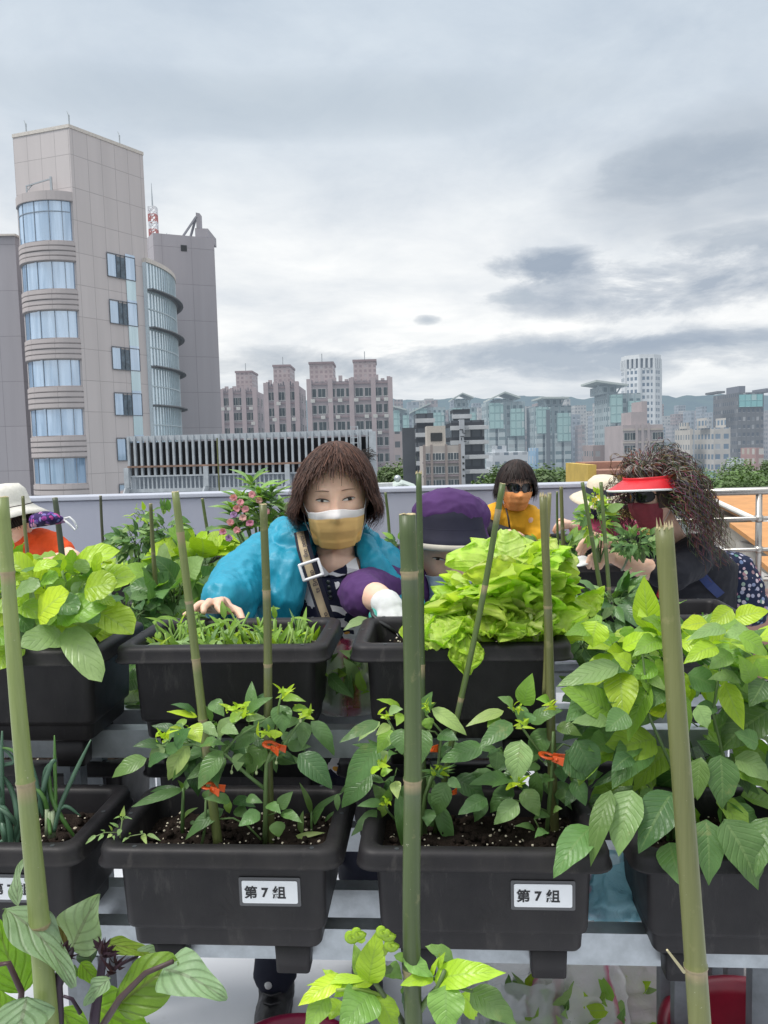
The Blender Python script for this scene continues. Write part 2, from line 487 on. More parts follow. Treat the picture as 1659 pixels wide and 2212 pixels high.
# ------------------------------------------------------------------ beige tower on the left
def panel_mat(name, base, pu, pv, line=.62, var=.10):
    if name in _mc: return _mc[name]
    t = NT(name)
    sep = t.n('SeparateXYZ'); t.link(t.uv(), sep.inputs[0])
    a = t.math('DIVIDE', sep.outputs[0], pu); b = t.math('DIVIDE', sep.outputs[1], pv)
    la = t.math('LESS_THAN', t.math('FRACT', a), .022 * 1.6 / pu); lb = t.math('LESS_THAN', t.math('FRACT', b), .016 * 2.4 / pv)
    cb = t.n('CombineXYZ'); t.link(t.math('FLOOR', a), cb.inputs[0]); t.link(t.math('FLOOR', b), cb.inputs[1])
    wn = t.n('TexWhiteNoise'); t.link(cb.outputs[0], wn.inputs['Vector'])
    streak = t.noise(.9, 5, .6, t.scaled(t.obj(), (1, 1, .08)))
    c = t.mix(t.math('MULTIPLY', wn.outputs['Value'], .5), [x * (1 - var) for x in base], base)
    c = t.mix(t.ramp(streak, [(.4, 0.0), (.75, .4)]), c, [x * .72 for x in base])
    m = t.math('MAXIMUM', la, lb)
    c = t.mix(m, c, [x * line for x in base])
    _mc[name] = t.done(t.bsdf(c, .65, 0, .3, t.bump(t.math('SUBTRACT', 1.0, m), .5, .05)), .06)
    return _mc[name]
TW = panel_mat("tower_stone", (.61, .56, .555), 1.25, 2.35)
TW2 = panel_mat("tower_band_stone", (.52, .47, .465), 2.6, 9)
GREYW = panel_mat("grey_tower_stone", (.40, .38, .41), 2.9, 3.6)
GL = glass_mat("bay_glass", (.16, .30, .47), .03, .04, .75)
GLT = glass_mat("teal_glass", (.22, .40, .40), .05, .12, .6)
GLD = glass_mat("drum_glass", (.47, .59, .64), .05, .06, .5)
DARKF = M("dark_window_frame", (.04, .045, .05), .5)
METAL = M("galvanised_steel", (.42, .45, .47), .42, .2, 18, .12, .75, bscale=90)
C = P(148, 268, 60); RR = P(296, 322, 65.3); LL = P(27, 290, 61.6); ZT = C.z
def beige_tower():
    t = thing("office_tower", (C.x, C.y, GZ), "tall beige stone tower with a stack of curved blue bay windows", "building")
    c, r_, l = V((C.x, C.y, 0)), V((RR.x, RR.y, 0)), V((LL.x, LL.y, 0))
    q = c + (r_ - c) * 1.09
    poly = [l, c, q, q + V((-6, 3.6, 0)), l + V((1.2, 7, 0))]
    MB().prism([(p.x, p.y) for p in poly], GZ, ZT - .25).build("wall", TW, t)
    up = lambda k: [((p - c) * k + c) for p in poly]
    cen = sum(poly, V((0, 0, 0))) / 5
    MB().prism([((p.x - cen.x) * 1.012 + cen.x, (p.y - cen.y) * 1.012 + cen.y) for p in poly], ZT - .25, ZT).build("parapet_coping", M("coping", (.58, .54, .50), .6), t)
    # bay
    d = (c - l); nL = V((d.y, -d.x, 0)).normalized()
    def arc(s0, s1, out, n=18):
        pts = []
        for i in range(n + 1):
            s = s0 + (s1 - s0) * i / n
            pts.append(l + d * s + nL * (out * max(0, 1 - abs(2 * (s - s0) / (s1 - s0) - 1) ** 2.6) + .12))
        return [(p.x, p.y) for p in pts] + [((l + d * s1 - nL * .3).x, (l + d * s1 - nL * .3).y), ((l + d * s0 - nL * .3).x, (l + d * s0 - nL * .3).y)]
    zy = lambda y: P(95, y, 60.3).z
    MB().prism(arc(.0, 1.0, 1.15), zy(440), zy(420)).build("bay_cap", TW2, t)
    rows = [(440, 525), (570, 628), (675, 733), (780, 836), (885, 942), (990, 1045), (1095, 1150), (1200, 1255)]
    for i, (a, b) in enumerate(rows):
        g = MB().prism(arc(.04, .955, 1.02), zy(b), zy(a)).build("bay_window", GL, t)
        f = MB()
        ar = arc(.04, .955, 1.04, 12)
        for k in (1, 3, 6, 9, 11): f.beam((*ar[k], zy(b)), (*ar[k], zy(a)), .05)
        if i == 0:
            for k in range(12): f.beam((*ar[k], zy(463)), (*ar[k + 1], zy(463)), .06)
        f.build("window_frame", M("mullion", (.25, .30, .36), .5), g)
        nx = rows[i + 1][0] if i + 1 < len(rows) else 1330
        s = MB()
        h = (zy(b) - zy(nx)) / 4.4
        for k in range(4):
            z1 = zy(b) - h * (.25 + k * 1.05)
            s.prism(arc(.0, 1.0, 1.18 + .05 * (k % 2)), z1 - h * .86, z1)
            s.prism(arc(.02, .98, 1.02), z1 - h * 1.1, z1 - h * .86)
        s.prism(arc(.02, .98, 1.0), zy(b) - h * .25, zy(b))
        s.build("spandrel_band", TW2, t)
    # roof rail over the bay
    r = MB(); a = l + d * .28 + nL * .5; b = l + d * .72 + nL * .5
    z0 = zy(420)
    r.beam((a.x, a.y, z0 + .75), (b.x, b.y, z0 + 1.0), .09).beam((a.x, a.y, z0), (a.x, a.y, z0 + .8), .09).beam((b.x, b.y, z0), (b.x, b.y, z0 + 1.15), .14).beam((a.x, a.y, z0 + .4), (a.x + .5, a.y - .1, z0 + .8), .06)
    r.build("cleaning_rail", METAL, t)
    # right face windows
    e = (q - c); L = e.length; ang = math.atan2(e.y, e.x); un = e.normalized(); nn = V((un.y, -un.x, 0))
    zr = lambda y: P(250, y, 63.4).z
    def pane(s0, s1, y0, y1, mat, out, name="window"):
        m = MB(); o = c + nn * out
        A, B = o + un * s0, o + un * s1
        m.add([(A.x, A.y, zr(y1)), (B.x, B.y, zr(y1)), (B.x, B.y, zr(y0)), (A.x, A.y, zr(y0))], [(0, 1, 2, 3)])
        return m.build(name, mat, t)
    pane(L * .655, L * .79, 552, 1290, GLT, .05, "glass_strip")
    for (a, b) in ((552, 602), (652, 702), (752, 800), (850, 898), (947, 995), (1045, 1090), (1140, 1185)):
        g = pane(L * .40, L * .525, a + 2, b, GL, .04)
        pane(L * .525, L * .645, a + 4, b, M("dim_glass", (.10, .14, .18), .12, .5, 3), .04)
        pane(L * .655, L * .79, a - 6, b, GL, .07)
        f = MB()
        for s in (.40, .525, .585, .65, .79): f.beam(c + un * L * s + nn * .08 + V((0, 0, zr(b))), c + un * L * s + nn * .08 + V((0, 0, zr(a))), .045)
        for y in (a, b): f.beam(c + un * L * .40 + nn * .08 + V((0, 0, zr(y))), c + un * L * .79 + nn * .08 + V((0, 0, zr(y))), .055)
        f.build("window_frame", M("slate_frame", (.13, .15, .18), .5), t)
    for (x, h) in ((153, .75), (260, .7), (48, .7)):
        p = P(x, 300, 63); s = (x - 148) / 158
        p = c + un * L * max(0, s) * .98 - nn * .2 if x > 100 else l + d * .2 - nL * .3
        MB().tube([(p.x, p.y, ZT), (p.x, p.y, ZT + h), (p.x - .12, p.y, ZT + h + .3)], [.04, .06, .02], 6).build("lightning_rod", METAL, t)
beige_tower()

def drum():
    cx, cy, Rd = -32.0, 69.6, 14.0
    zt = P(305, 562, 64.5).z
    t = thing("curved_office_wing", (cx + 9, cy, GZ), "curved glass wing with dark sunshade ledges beside the beige tower", "building")
    arc = lambda r_, n=40, a0=-18.5, a1=40: [(cx + r_ * math.cos(R(a0 + (a1 - a0) * i / n)), cy + r_ * math.sin(R(a0 + (a1 - a0) * i / n))) for i in range(n + 1)]
    a = arc(Rd); MB().prism(a + [(cx, cy + 6), (cx + 6, cy - 2)], GZ, zt).build("glass_wall", GLD, t)
    MB().prism(arc(Rd + .12) + [(cx, cy + 6), (cx + 6, cy - 2)], zt, zt + .35).build("roof_edge", M("coping", (.58, .54, .50), .6), t)
    f = MB(); zs = [P(310, y, 64.5).z for y in (622, 705, 790, 875, 960)]
    for (x, y) in arc(Rd + .03, 30): f.beam((x, y, GZ), (x, y, zt), .07)
    for z in zs + [(p + q) / 2 for p, q in zip(zs, zs[1:])]:
        b = arc(Rd + .03, 40)
        for p, q in zip(b, b[1:]): f.beam((*p, z), (*q, z), .09)
    f.build("mullion_frame", M("drum_mullion", (.42, .50, .54), .5, haze=.08), t)
    for z in zs:
        m = MB(); n = 46
        o, i = arc(Rd + .62, n), arc(Rd + .1, n)
        for k in range(n):
            m.beam((*i[k], z), (*o[k], z), .07, .12)
            m.beam((*o[k], z), (*o[k + 1], z), .10, .08); m.beam((*i[k], z), (*i[k + 1], z), .10, .14)
            h = arc(Rd + .36, n); m.beam((*h[k], z + .03), (*h[k + 1], z + .03), .2, .04)
        m.build("sunshade_ledge", M("ledge_dark", (.14, .145, .155), .6, haze=.05), t)
drum()

def grey_tower():
    a, b, e = P(303, 507, 84), P(330, 503, 80), P(462, 513, 82.5)
    t = thing("plain_tower", (e.x, e.y, GZ), "windowless grey tower slab with slanting roof brace behind the curved wing", "building")
    z = b.z
    MB().prism([(a.x, a.y), (b.x, b.y), (e.x, e.y), (e.x - 2.6, e.y + 9), (a.x, a.y + 9)], GZ, z).build("wall", GREYW, t)
    m = MB(); p, q = P(421, 490, 82), P(449, 490, 82.3)
    m.prism([(p.x, p.y), (q.x, q.y), (q.x, q.y + 4), (p.x, p.y + 4)], z, z + .9)
    p, q = P(423, 460, 82), P(431, 460, 82.3)
    m.prism([(p.x, p.y - .02), (q.x, q.y - .02), (q.x, q.y + 1), (p.x, p.y + 1)], z + .9, P(425, 459, 82).z)
    m.build("roof_block", GREYW, t)
    m = MB(); top = P(424, 468, 82)
    m.beam(V((P(393, 503, 82).x, 82, z)), top, .18).beam(V((P(408, 503, 82).x, 82.4, z)), top, .18)
    m.build("roof_brace", M("brace", (.22, .22, .25), .6, haze=.08), t)
    p = P(398, 535, 81); un = (e - b); un.z = 0; un.normalize(); nn = V((un.y, -un.x, 0))
    s = (p - b).dot(un)
    g = MB(); A = b + un * (s - .3) + nn * .04; B = b + un * (s + .3) + nn * .04
    g.add([(A.x, A.y, p.z - .3), (B.x, B.y, p.z - .3), (B.x, B.y, p.z + .3), (A.x, A.y, p.z + .3)], [(0, 1, 2, 3)]).build("vent", DARKF, t)
    g = MB(); d2 = (b - a); d2.z = 0; d2.normalize(); n2 = V((d2.y, -d2.x, 0)); A = a + d2 * .3 + n2 * .04; B = A + d2 * 1.0
    zz = P(312, 530, 82).z
    g.add([(A.x, A.y, zz - .35), (B.x, B.y, zz - .35), (B.x, B.y, zz + .1), (A.x, A.y, zz + .1)], [(0, 1, 2, 3)]).build("vent", DARKF, t)
    # lattice mast
    t2 = thing("radio_mast", (P(331, 503, 86).x, 86, z), "red and white lattice mast with a thin spike rising over the towers", "antenna")
    x, y = P(331, 480, 86).x, 86
    z1, z2 = P(331, 448, 86).z, P(331, 395, 86).z
    red, wh = M("mast_red", (.45, .12, .10), .5, haze=.15), M("mast_white", (.7, .7, .72), .5, haze=.15)
    n = 8; h = (z1 - z + 2) / n
    lat = MB()
    for k in range(n):
        lat.cur = k % 2
        za, zb = z - 2 + k * h, z - 2 + (k + 1) * h
        cs = [(x + i * .38, y + j * .38) for i, j in ((-1, -1), (1, -1), (1, 1), (-1, 1))]
        for i in range(4):
            p, q = cs[i], cs[(i + 1) % 4]
            lat.beam((*p, za), (*p, zb), .1).beam((*p, za), (*q, zb), .07).beam((*q, za), (*p, zb), .07).beam((*p, zb), (*q, zb), .07)
    lat.build("lattice", [red, wh], t2)
    MB().tube([(x, y, z1), (x, y, z1 + (z2 - z1) * .5), (x, y, z2)], [.09, .06, .02], 6).build("spike", METAL, t2)
    b2 = thing("roof_aerial", (P(360, 500, 84).x, 84, z), "small roof aerial with short crossbars on the grey tower", "antenna")
    xx = P(360, 500, 84).x
    MB().beam((xx, 84, z), (xx, 84, z + 1.0), .06).beam((xx - .5, 84, z + .5), (xx + .4, 84, z + .55), .05).beam((xx - .2, 84, z + .8), (xx + .3, 84, z + .9), .05).build("aerial_mast", METAL, b2)
grey_tower()
sl_r = P(50, 800, 64.5)
t = thing("slab_block", (sl_r.x, sl_r.y, GZ), "darker grey stone block cut off at the frame edge beside the beige tower", "building")
MB().prism([(sl_r.x - 22, 63.5), (sl_r.x, 64.5), (sl_r.x, 72), (sl_r.x - 22, 72)], GZ, P(10, 507, 64).z).build("wall", GREYW, t)
MB().prism([(sl_r.x - 22.2, 63.3), (sl_r.x + .15, 64.3), (sl_r.x + .15, 72.2), (sl_r.x - 22.2, 72.2)], P(10, 507, 64).z, P(10, 503, 64).z).build("parapet_coping", M("coping", (.58, .54, .50), .6), t)

# ------------------------------------------------------------------ steel frame facade behind the parapet
def steel_frame():
    Z = 38.0
    Zr = 36.6
    XL, XR = P(277, 1000, Z).x, P(806, 1000, Zr).x
    zy = lambda y: P(540, y, Z).z
    t = thing("steel_louvre_frame", (XL + 6, Z, GZ), "grey steel louvre frame with upright fins above the parapet wall", "steel frame")
    st = M("louvre_steel", (.40, .43, .46), .5, .2, 3, haze=.06); dk = M("louvre_dark", (.012, .013, .017), .7)
    rust = M("rusty_beam", (.22, .13, .09), .8, .4, 4, haze=.05); cor = M("corrugated_back", (.33, .37, .42), .55, .25, 1.5, haze=.06)
    at = lambda s: (XL + (XR - XL) * s, Z + (Zr - Z) * s)
    def bar(y0, y1, name, mat, off, th, s0=0, s1=1):
        a, b = at(s0), at(s1); m = MB()
        m.prism([(a[0], a[1] - off), (b[0], b[1] - off), (b[0], b[1] - off + th), (a[0], a[1] - off + th)], zy(y1), zy(y0)); return m.build(name, mat, t)
    bar(950, 1024, "dark_backing", dk, -.35, .05)
    bar(1022, 1180, "corrugated_panel", cor, -.30, .05)
    bar(936, 947, "top_rail", st, .02, .25)
    bar(1000, 1004, "rusty_rail", rust, .16, .10); bar(1021, 1024, "lower_rail", st, .10, .15); bar(1050, 1057, "lower_rail", st, .14, .15)
    bar(1068, 1071, "lower_rail", st, .10, .1)
    fin = None; N = 37
    for k in range(N):
        a = at((k + .2) / N)
        if fin is None:
            m = MB(); m.box((-.05, -.1, zy(1022)), (.05, .12, zy(936)), at=V((a[0], a[1], 0))); fin = m.build("fin", st, t); base = V((a[0], a[1], 0))
        else:
            o = fin.copy(); col.objects.link(o); o.location = V(fin.location) + V((a[0], a[1], 0)) - base
    stud = None
    for k in range(56):
        a = at((k + .5) / 56)
        if stud is None:
            m = MB(); m.box((-.035, -.02, zy(1180)), (.035, .05, zy(1024)), at=V((a[0], a[1], 0))); stud = m.build("stud", st, t); base2 = V((a[0], a[1], 0))
        else:
            o = stud.copy(); col.objects.link(o); o.location = V(a + (0,)) - base2
    for s in (0.0, .33, .66):
        a = at(s); m = MB(); zt = zy(1004)
        m.beam((a[0], a[1] - .3, zt), (a[0], a[1] - .3, zy(1046)), .22, .22).beam((a[0], a[1] - .3, zy(1046)), (a[0] - .3, a[1] - .5, zy(1090)), .2, .2).beam((a[0] - .3, a[1] - .5, zy(1090)), (a[0] - .3, a[1] - .5, zy(1180)), .2, .2)
        m.build("support_post", st, t)
    a = at(1.0); MB().box((-.16, -.25, GZ), (.16, .2, zy(940)), at=V((a[0], a[1], 0))).build("end_column", st, t)
    m = MB(); a = at(.93)
    for dx in (-.16, .16): m.beam((a[0] + dx, a[1] - .35, zy(1022)), (a[0] + dx, a[1] - .35, zy(928)), .05)
    for k in range(9): z = zy(1018 - k * 11); m.beam((a[0] - .16, a[1] - .35, z), (a[0] + .16, a[1] - .35, z), .035)
    m.build("ladder", st, t)
    m = MB(); a = at(.985); r2 = random.Random(3)
    for k in range(160):
        p = V((a[0] - .25 + r2.gauss(0, .22), a[1] - .35 + r2.gauss(0, .15), zy(990) + r2.gauss(0, .13)))
        m.beam(p, p + V((r2.uniform(-.4, .4), r2.uniform(-.2, .2), r2.uniform(-.14, .14))), .02)
    t3 = m.build("twig_bundle", M("twigs", (.06, .05, .045), .9)); prop(t3, "dark tangle of twigs lodged at the frame's end by the ladder", "twigs")
    a = at(.385); m = MB(); m.tube([(a[0], a[1] - .5, zy(1075)), (a[0], a[1] - .5, zy(945))], .035, 6)
    prop(m.build("thin_pole", M("mossy_pole", (.12, .13, .05), .8)), "thin mossy pole standing against the steel louvre frame", "pole")
steel_frame()

# ------------------------------------------------------------------ farther city
def bx(x0, x1, yt, Z, dep, zb=GZ, yaw=0.0, y_ref=None):
    a, b = P(x0, yt, Z), P(x1, yt, Z)
    if a.x > 0: a = P(x0, yt, Z + dep)
    if b.x < 0: b = P(x1, yt, Z + dep)
    a.z = b.z = P((x0 + x1) / 2, yt, Z).z
    c, s = math.cos(yaw), math.sin(yaw); W = b.x - a.x
    f = lambda u, v: (a.x + u * c - v * s, Z + u * s + v * c)
    return [f(0, 0), f(W, 0), f(W, dep), f(0, dep)], (a.z + b.z) / 2
_win = {}
def window_copies(parent, poly, edge, us, zs, w, h, mats, sill=True, name="window", depth=.10):
    """one shared window mesh, one child object per opening"""
    a, b = V((*poly[edge], 0)), V((*poly[(edge + 1) % len(poly)], 0))
    d = (b - a).normalized(); ang = math.atan2(d.y, d.x); nn = V((d.y, -d.x, 0)); org = origin_of(parent)
    key = (round(w, 2), round(h, 2), mats[0].name, mats[1].name)
    if key not in _win:
        m = MB(); m.cur = 0
        m.box((0, -.03, 0), (w, 0, h)); m.cur = 1
        t_ = max(.05, w * .045)
        m.box((-t_, -depth, -t_), (0, 0, h + t_)).box((w, -depth, -t_), (w + t_, 0, h + t_)).box((0, -depth, h), (w, 0, h + t_)).box((0, -depth * 1.6, -t_ * 1.6), (w, 0, 0)).box((w * .5 - t_ * .4, -depth * .7, 0), (w * .5 + t_ * .4, -.03, h))
        me = m.build("window", list(mats)); _win[key] = me.data; bpy.data.objects.remove(me)
    for u in us:
        for z in zs:
            o = link_mesh(name, _win[key], parent)
            p = a + d * u + nn * .004; o.location = V((p.x, p.y, z)) - org; o.rotation_euler = (0, 0, ang)
PINK = lambda n, h: M(n, (.36, .28, .28), .75, .14, .25, haze=h + .10)
WG = M("window_dark", (.05, .07, .08), .25, .6, .4, haze=.12); WF = M("window_frame_white", (.55, .55, .54), .6, haze=.12)
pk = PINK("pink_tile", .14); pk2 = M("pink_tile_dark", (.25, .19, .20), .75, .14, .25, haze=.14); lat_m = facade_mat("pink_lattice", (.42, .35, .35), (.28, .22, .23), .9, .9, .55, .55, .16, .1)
def pink_block(x0, x1, yt, Z, dep, label, nc, cubes, pil, seed):
    poly, zt = bx(x0, x1, yt, Z, dep)
    W = poly[1][0] - poly[0][0]
    t = thing("apartment_block", ((poly[0][0] + poly[1][0]) / 2, Z, GZ), label, "building", "pink tiled apartment blocks beyond the steel frame")
    MB().prism(poly, GZ, zt).build("wall", [pk], t)
    fh = 3.1; nf = int((zt - 0.5) / fh)
    zs = [zt - 2.9 - fh * k for k in range(6)]
    us = [W * (k + .5) / nc - .7 for k in range(nc)]
    window_copies(t, poly, 0, us, zs, 1.4, 1.55, (WG, WF))
    sd2 = 1 if poly[1][0] < 0 else 3
    L = dep
    window_copies(t, poly, 1 if (poly[1][0] < 40) else 3, [L * (k + .5) / 3 - .7 for k in range(3)], zs, 1.4, 1.55, (WG, WF))
    m = MB()
    for u in pil: m.box((poly[0][0] + W * u - .45, Z - .7, GZ), (poly[0][0] + W * u + .45, Z - .002, zt + .5))
    m.build("pilaster", pk, t)
    m = MB()
    for k in range(7):
        z = zt - .6 - fh * k
        m.box((poly[0][0] - .1, Z - .28, z), (poly[1][0] + .1, Z - .004, z + .28))
    m.build("floor_band", pk2, t)
    m = MB(); r2 = random.Random(seed); ac = None
    for z in zs:
        for u in us:
            if r2.random() < .45:
                if ac is None:
                    m.box((0, -.75, -1.0), (.8, -.29, -.35)); ac = m.build("air_conditioner", M("ac_box", (.5, .5, .48), .6, haze=.12), t, local=True); o = ac
                else: o = ac.copy(); col.objects.link(o)
                o.location = V((poly[0][0] + u + r2.uniform(-.3, .5), Z, z)) - origin_of(t)
    for i, (a, b, y, nm) in enumerate(cubes):
        pc, zc = bx(a, b, y, Z + 2.5, dep * .55)
        MB().prism(pc, zt - .2, zc).build("roof_tower", lat_m, t)
        MB().prism([(p[0] + (.15 if k in (1, 2) else -.15), p[1] + (-.15 if k < 2 else .15)) for k, p in enumerate(pc)], zc, zc + .4).build("roof_tower_cap", pk2, t)
        MB().tube([((pc[0][0] + pc[1][0]) / 2, Z + 5, zc), ((pc[0][0] + pc[1][0]) / 2, Z + 5, zc + 2.2)], .08, 5).build("rod", METAL, t)
    m = MB()
    for k in range(14):
        u = (k + .5) / 14
        m.box((poly[0][0] + W * u - .35, Z - .2, zt), (poly[0][0] + W * u + .35, Z + .3, zt + .35 + .35 * (k % 3)))
    m.build("roof_parapet", pk, t)
pink_block(664, 846, 823, 150, 14, "broad pink tiled apartment block with two lattice rooftop towers", 9, [(668, 724, 786, 0), (763, 812, 781, 0)], (.02, .27, .52, .78, .98), 1)
pink_block(571, 660, 832, 156, 16, "narrower pink apartment block between the broad one and the low wing", 5, [(590, 636, 792, 0)], (.05, .35, .7, .97), 2)
pink_block(476, 574, 845, 165, 14, "lowest pink apartment wing beside the windowless grey tower", 6, [(509, 556, 805, 0)], (.03, .3, .66, .97), 3)

def simple(name, label, x0, x1, yt, Z, dep, mat, cat="building", yaw=0.0, group=None, roofs=(), caps=None):
    poly, zt = bx(x0, x1, yt, Z, dep, yaw=yaw)
    t = thing(name, ((poly[0][0] + poly[1][0]) / 2, Z, GZ), label, cat, group)
    MB().prism(poly, GZ, zt).build("wall", mat, t)
    for (a, b, y, dz, m) in roofs:
        pc, zc = bx(a, b, y, Z + dz, dep * .5); MB().prism(pc, zt, zc).build("roof_block", m or mat, t)
    return t, poly, zt
# dark office with white balcony bands
dk1 = M("dark_cladding", (.045, .048, .055), .4, .3, .3, haze=.10); dkg = facade_mat("dark_office_glass", (.022, .024, .03), (.05, .058, .07), 1.6, 2.35, .8, .7, .10, .3)
conc = M("concrete_pale", (.40, .42, .45), .7, .15, .4, haze=.10); band = M("balcony_pale", (.46, .47, .48), .7, .12, .5, haze=.10)
def dark_office():
    Z = 128
    t = thing("dark_office_block", (P(960, 950, Z).x, Z, GZ), "stepped dark office block with pale balcony bands and concrete stair shaft", "building")
    def vol(x0, x1, yt, z, dep, mat, name): p, zt = bx(x0, x1, yt, z, dep); MB().prism(p, GZ, zt).build(name, mat, t); return p, zt
    for (x0, x1, yt, z, dep) in ((868, 896, 924, Z + 6, 3), (893, 936, 893, Z + 4, 12), (962, 1046, 908, Z, 12), (972, 1015, 884, Z + 3, 6)):
        p, zt = vol(x0, x1, yt, z, dep, dkg if x0 != 868 else dk1, "wall")
        if x0 == 868: continue
        for k in range(8):
            zz = zt - 1.2 - 2.35 * k
            if zz < -6: break
            m = MB(); m.box((p[0][0] - .2, z - .7, zz - .35), (p[1][0] + .2, z - .003, zz + .35))
            if x0 == 962: m.box((p[1][0] - 2.6, z - 1.3, zz - .3), (p[1][0] + .5, z - .70, zz + .25))
            m.build("balcony_band", band, t)
    p, zt = vol(989, 1003, 906, Z - 1.2, 3, conc, "stair_shaft")
    m = MB(); x = (p[0][0] + p[1][0]) / 2 + .1
    for k, (dx, dz, w_, h_) in enumerate(((-.3, -1.6, .5, .1), (0, -1.9, .12, .6), (.3, -2.2, .35, .1), (-.1, -2.7, .6, .1), (.2, -3.0, .12, .5), (-.25, -3.1, .12, .4), (.35, -3.5, .4, .1), (.0, -6, .3, .3), (.0, -7, .3, .3), (.0, -8, .3, .3), (0, -9, .3, .3))):
        m.box((x + dx - w_ / 2, Z - 1.26, zt + dz - h_ / 2), (x + dx + w_ / 2, Z - 1.203, zt + dz + h_ / 2))
    m.build("sign_lettering", DARKF, t)
dark_office()
cream = M("cream_tile", (.40, .36, .33), .75, .15, .4, haze=.10)
def cream_flats():
    Z = 112
    t, p, zt = simple("low_apartment_house", "beige apartment house with rows of small windows before the dark office", 906, 992, 963, Z, 10, cream, roofs=((918, 962, 920, 2, M("cream_top", (.44, .40, .35), .7, haze=.10)),))
    W = p[1][0] - p[0][0]
    window_copies(t, p, 0, [W * (k + .5) / 6 - .35 for k in range(6)], [zt - 2.0 - 1.9 * k for k in range(5)], .75, .95, (WG, WF))
    m = MB()
    for k in range(6): m.box((p[0][0] - .1, Z - .35, zt - 2.45 - 1.9 * k), (p[1][0] + .1, Z - .003, zt - 2.25 - 1.9 * k))
    m.build("floor_band", pk2, t)
    m = MB()
    for u in (.0, .2, .6, .97): m.box((p[0][0] + W * u, Z - .5, GZ), (p[0][0] + W * u + .35, Z - .36, zt + .2))
    m.build("pilaster", M("pilaster_brown", (.26, .21, .19), .7, haze=.10), t)
    q, zq = bx(930, 955, 935, Z + 1.9, .2); MB().prism(q, zq - 1.2, zq).build("vent", DARKF, t)
cream_flats()

# teal glass towers with wing roofs
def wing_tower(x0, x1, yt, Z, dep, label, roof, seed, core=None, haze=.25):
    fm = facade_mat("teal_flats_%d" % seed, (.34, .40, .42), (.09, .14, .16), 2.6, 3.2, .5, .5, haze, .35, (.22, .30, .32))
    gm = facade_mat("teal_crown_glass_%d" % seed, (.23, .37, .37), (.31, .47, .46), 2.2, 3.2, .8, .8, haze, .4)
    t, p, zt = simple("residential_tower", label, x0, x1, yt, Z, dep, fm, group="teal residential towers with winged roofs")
    W = p[1][0] - p[0][0]; a = p[0]
    r2 = random.Random(seed)
    m = MB()
    for k in range(4):
        u = .03 + .25 * k; wd = W * .18
        m.prism([(a[0] + W * u, Z - 1.6), (a[0] + W * u + wd, Z - 1.6), (a[0] + W * u + wd, Z - .02), (a[0] + W * u, Z - .02)], GZ, zt - r2.uniform(1, 16))
    m.build("balcony_stack", facade_mat("teal_balcony_%d" % seed, (.40, .46, .47), (.12, .18, .20), 3.2, 3.2, .8, .42, haze, .3), t)
    m = MB(); h = 11
    m.prism([(a[0] + W * .06, Z - 1.9), (a[0] + W * .42, Z - 1.9), (a[0] + W * .42, Z - .05), (a[0] + W * .06, Z - .05)], zt - h, zt - .5)
    m.prism([(a[0] + W * .6, Z - 2.2), (a[0] + W * .95, Z - 2.2), (a[0] + W * .95, Z - .05), (a[0] + W * .6, Z - .05)], zt - h * 1.3, zt - 3)
    m.build("glass_crown", gm, t)
    if core:
        q, zq = bx(core[0], core[1], yt + 8, Z - 2.6, 3); MB().prism(q, GZ, zq).build("dark_core", M("dark_core", (.10, .12, .14), .5, haze=haze), t)
    if roof:
        rx0, rx1, ry0, ry1, slant = roof
        A, B = P(rx0, ry0, Z), P(rx1, ry1, Z)
        m = MB(); y0, y1 = Z - 3, Z + dep + 2; th = .7
        mid = V(((A.x + B.x) / 2, 0, max(A.z, B.z) + (0 if slant else 2.4)))
        prof = [(A.x, A.z), (mid.x, mid.z if not slant else (A.z + B.z) / 2), (B.x, B.z)]
        vs = []
        for (x, z) in prof: vs += [(x, y0, z), (x, y1, z), (x, y1, z - th), (x, y0, z - th)]
        m.add(vs, [(0, 4, 5, 1), (4, 8, 9, 5), (3, 2, 6, 7), (7, 6, 10, 11), (0, 3, 7, 4), (4, 7, 11, 8), (0, 1, 2, 3), (8, 11, 10, 9)])
        m.build("wing_roof", M("wing_roof", (.40, .44, .42), .6, haze=haze), t)
        m = MB(); cx = (A.x + B.x) / 2; zz = min(A.z, B.z)
        m.prism([(cx - W * .22, Z + 1), (cx + W * .22, Z + 1), (cx + W * .22, Z + dep), (cx - W * .22, Z + dep)], zt, zz - .1)
        for s in (-1, 1): m.beam((cx + s * W * .2, Z, zt), (cx + s * (B.x - A.x) * .38, Z, zz), .5)
        m.build("roof_core", fm, t)
wing_tower(1040, 1134, 868, 330, 16, "teal tower with low pitched wing roof right of the dark office", (1056, 1122, 862, 858, False), 11)
wing_tower(1137, 1234, 877, 320, 16, "teal tower with tall dark stripe and flat cap roof", (1166, 1226, 858, 858, True), 12, core=(1177, 1188))
wing_tower(1284, 1384, 850, 300, 18, "teal tower with tilted blade roof in front of the white high rise", (1283, 1352, 822, 831, True), 13)
wing_tower(968, 1030, 880, 420, 16, "hazy teal tower with pitched cap just behind the dark office", (975, 1022, 862, 858, False), 14, haze=.24)
wing_tower(846, 884, 884, 380, 14, "hazy slim teal tower showing past the broad pink block", (840, 878, 874, 884, True), 15, haze=.24)
wing_tower(890, 962, 880, 430, 14, "hazy teal tower with slanted roof between slim tower and dark office", (886, 930, 890, 870, True), 16, haze=.26)
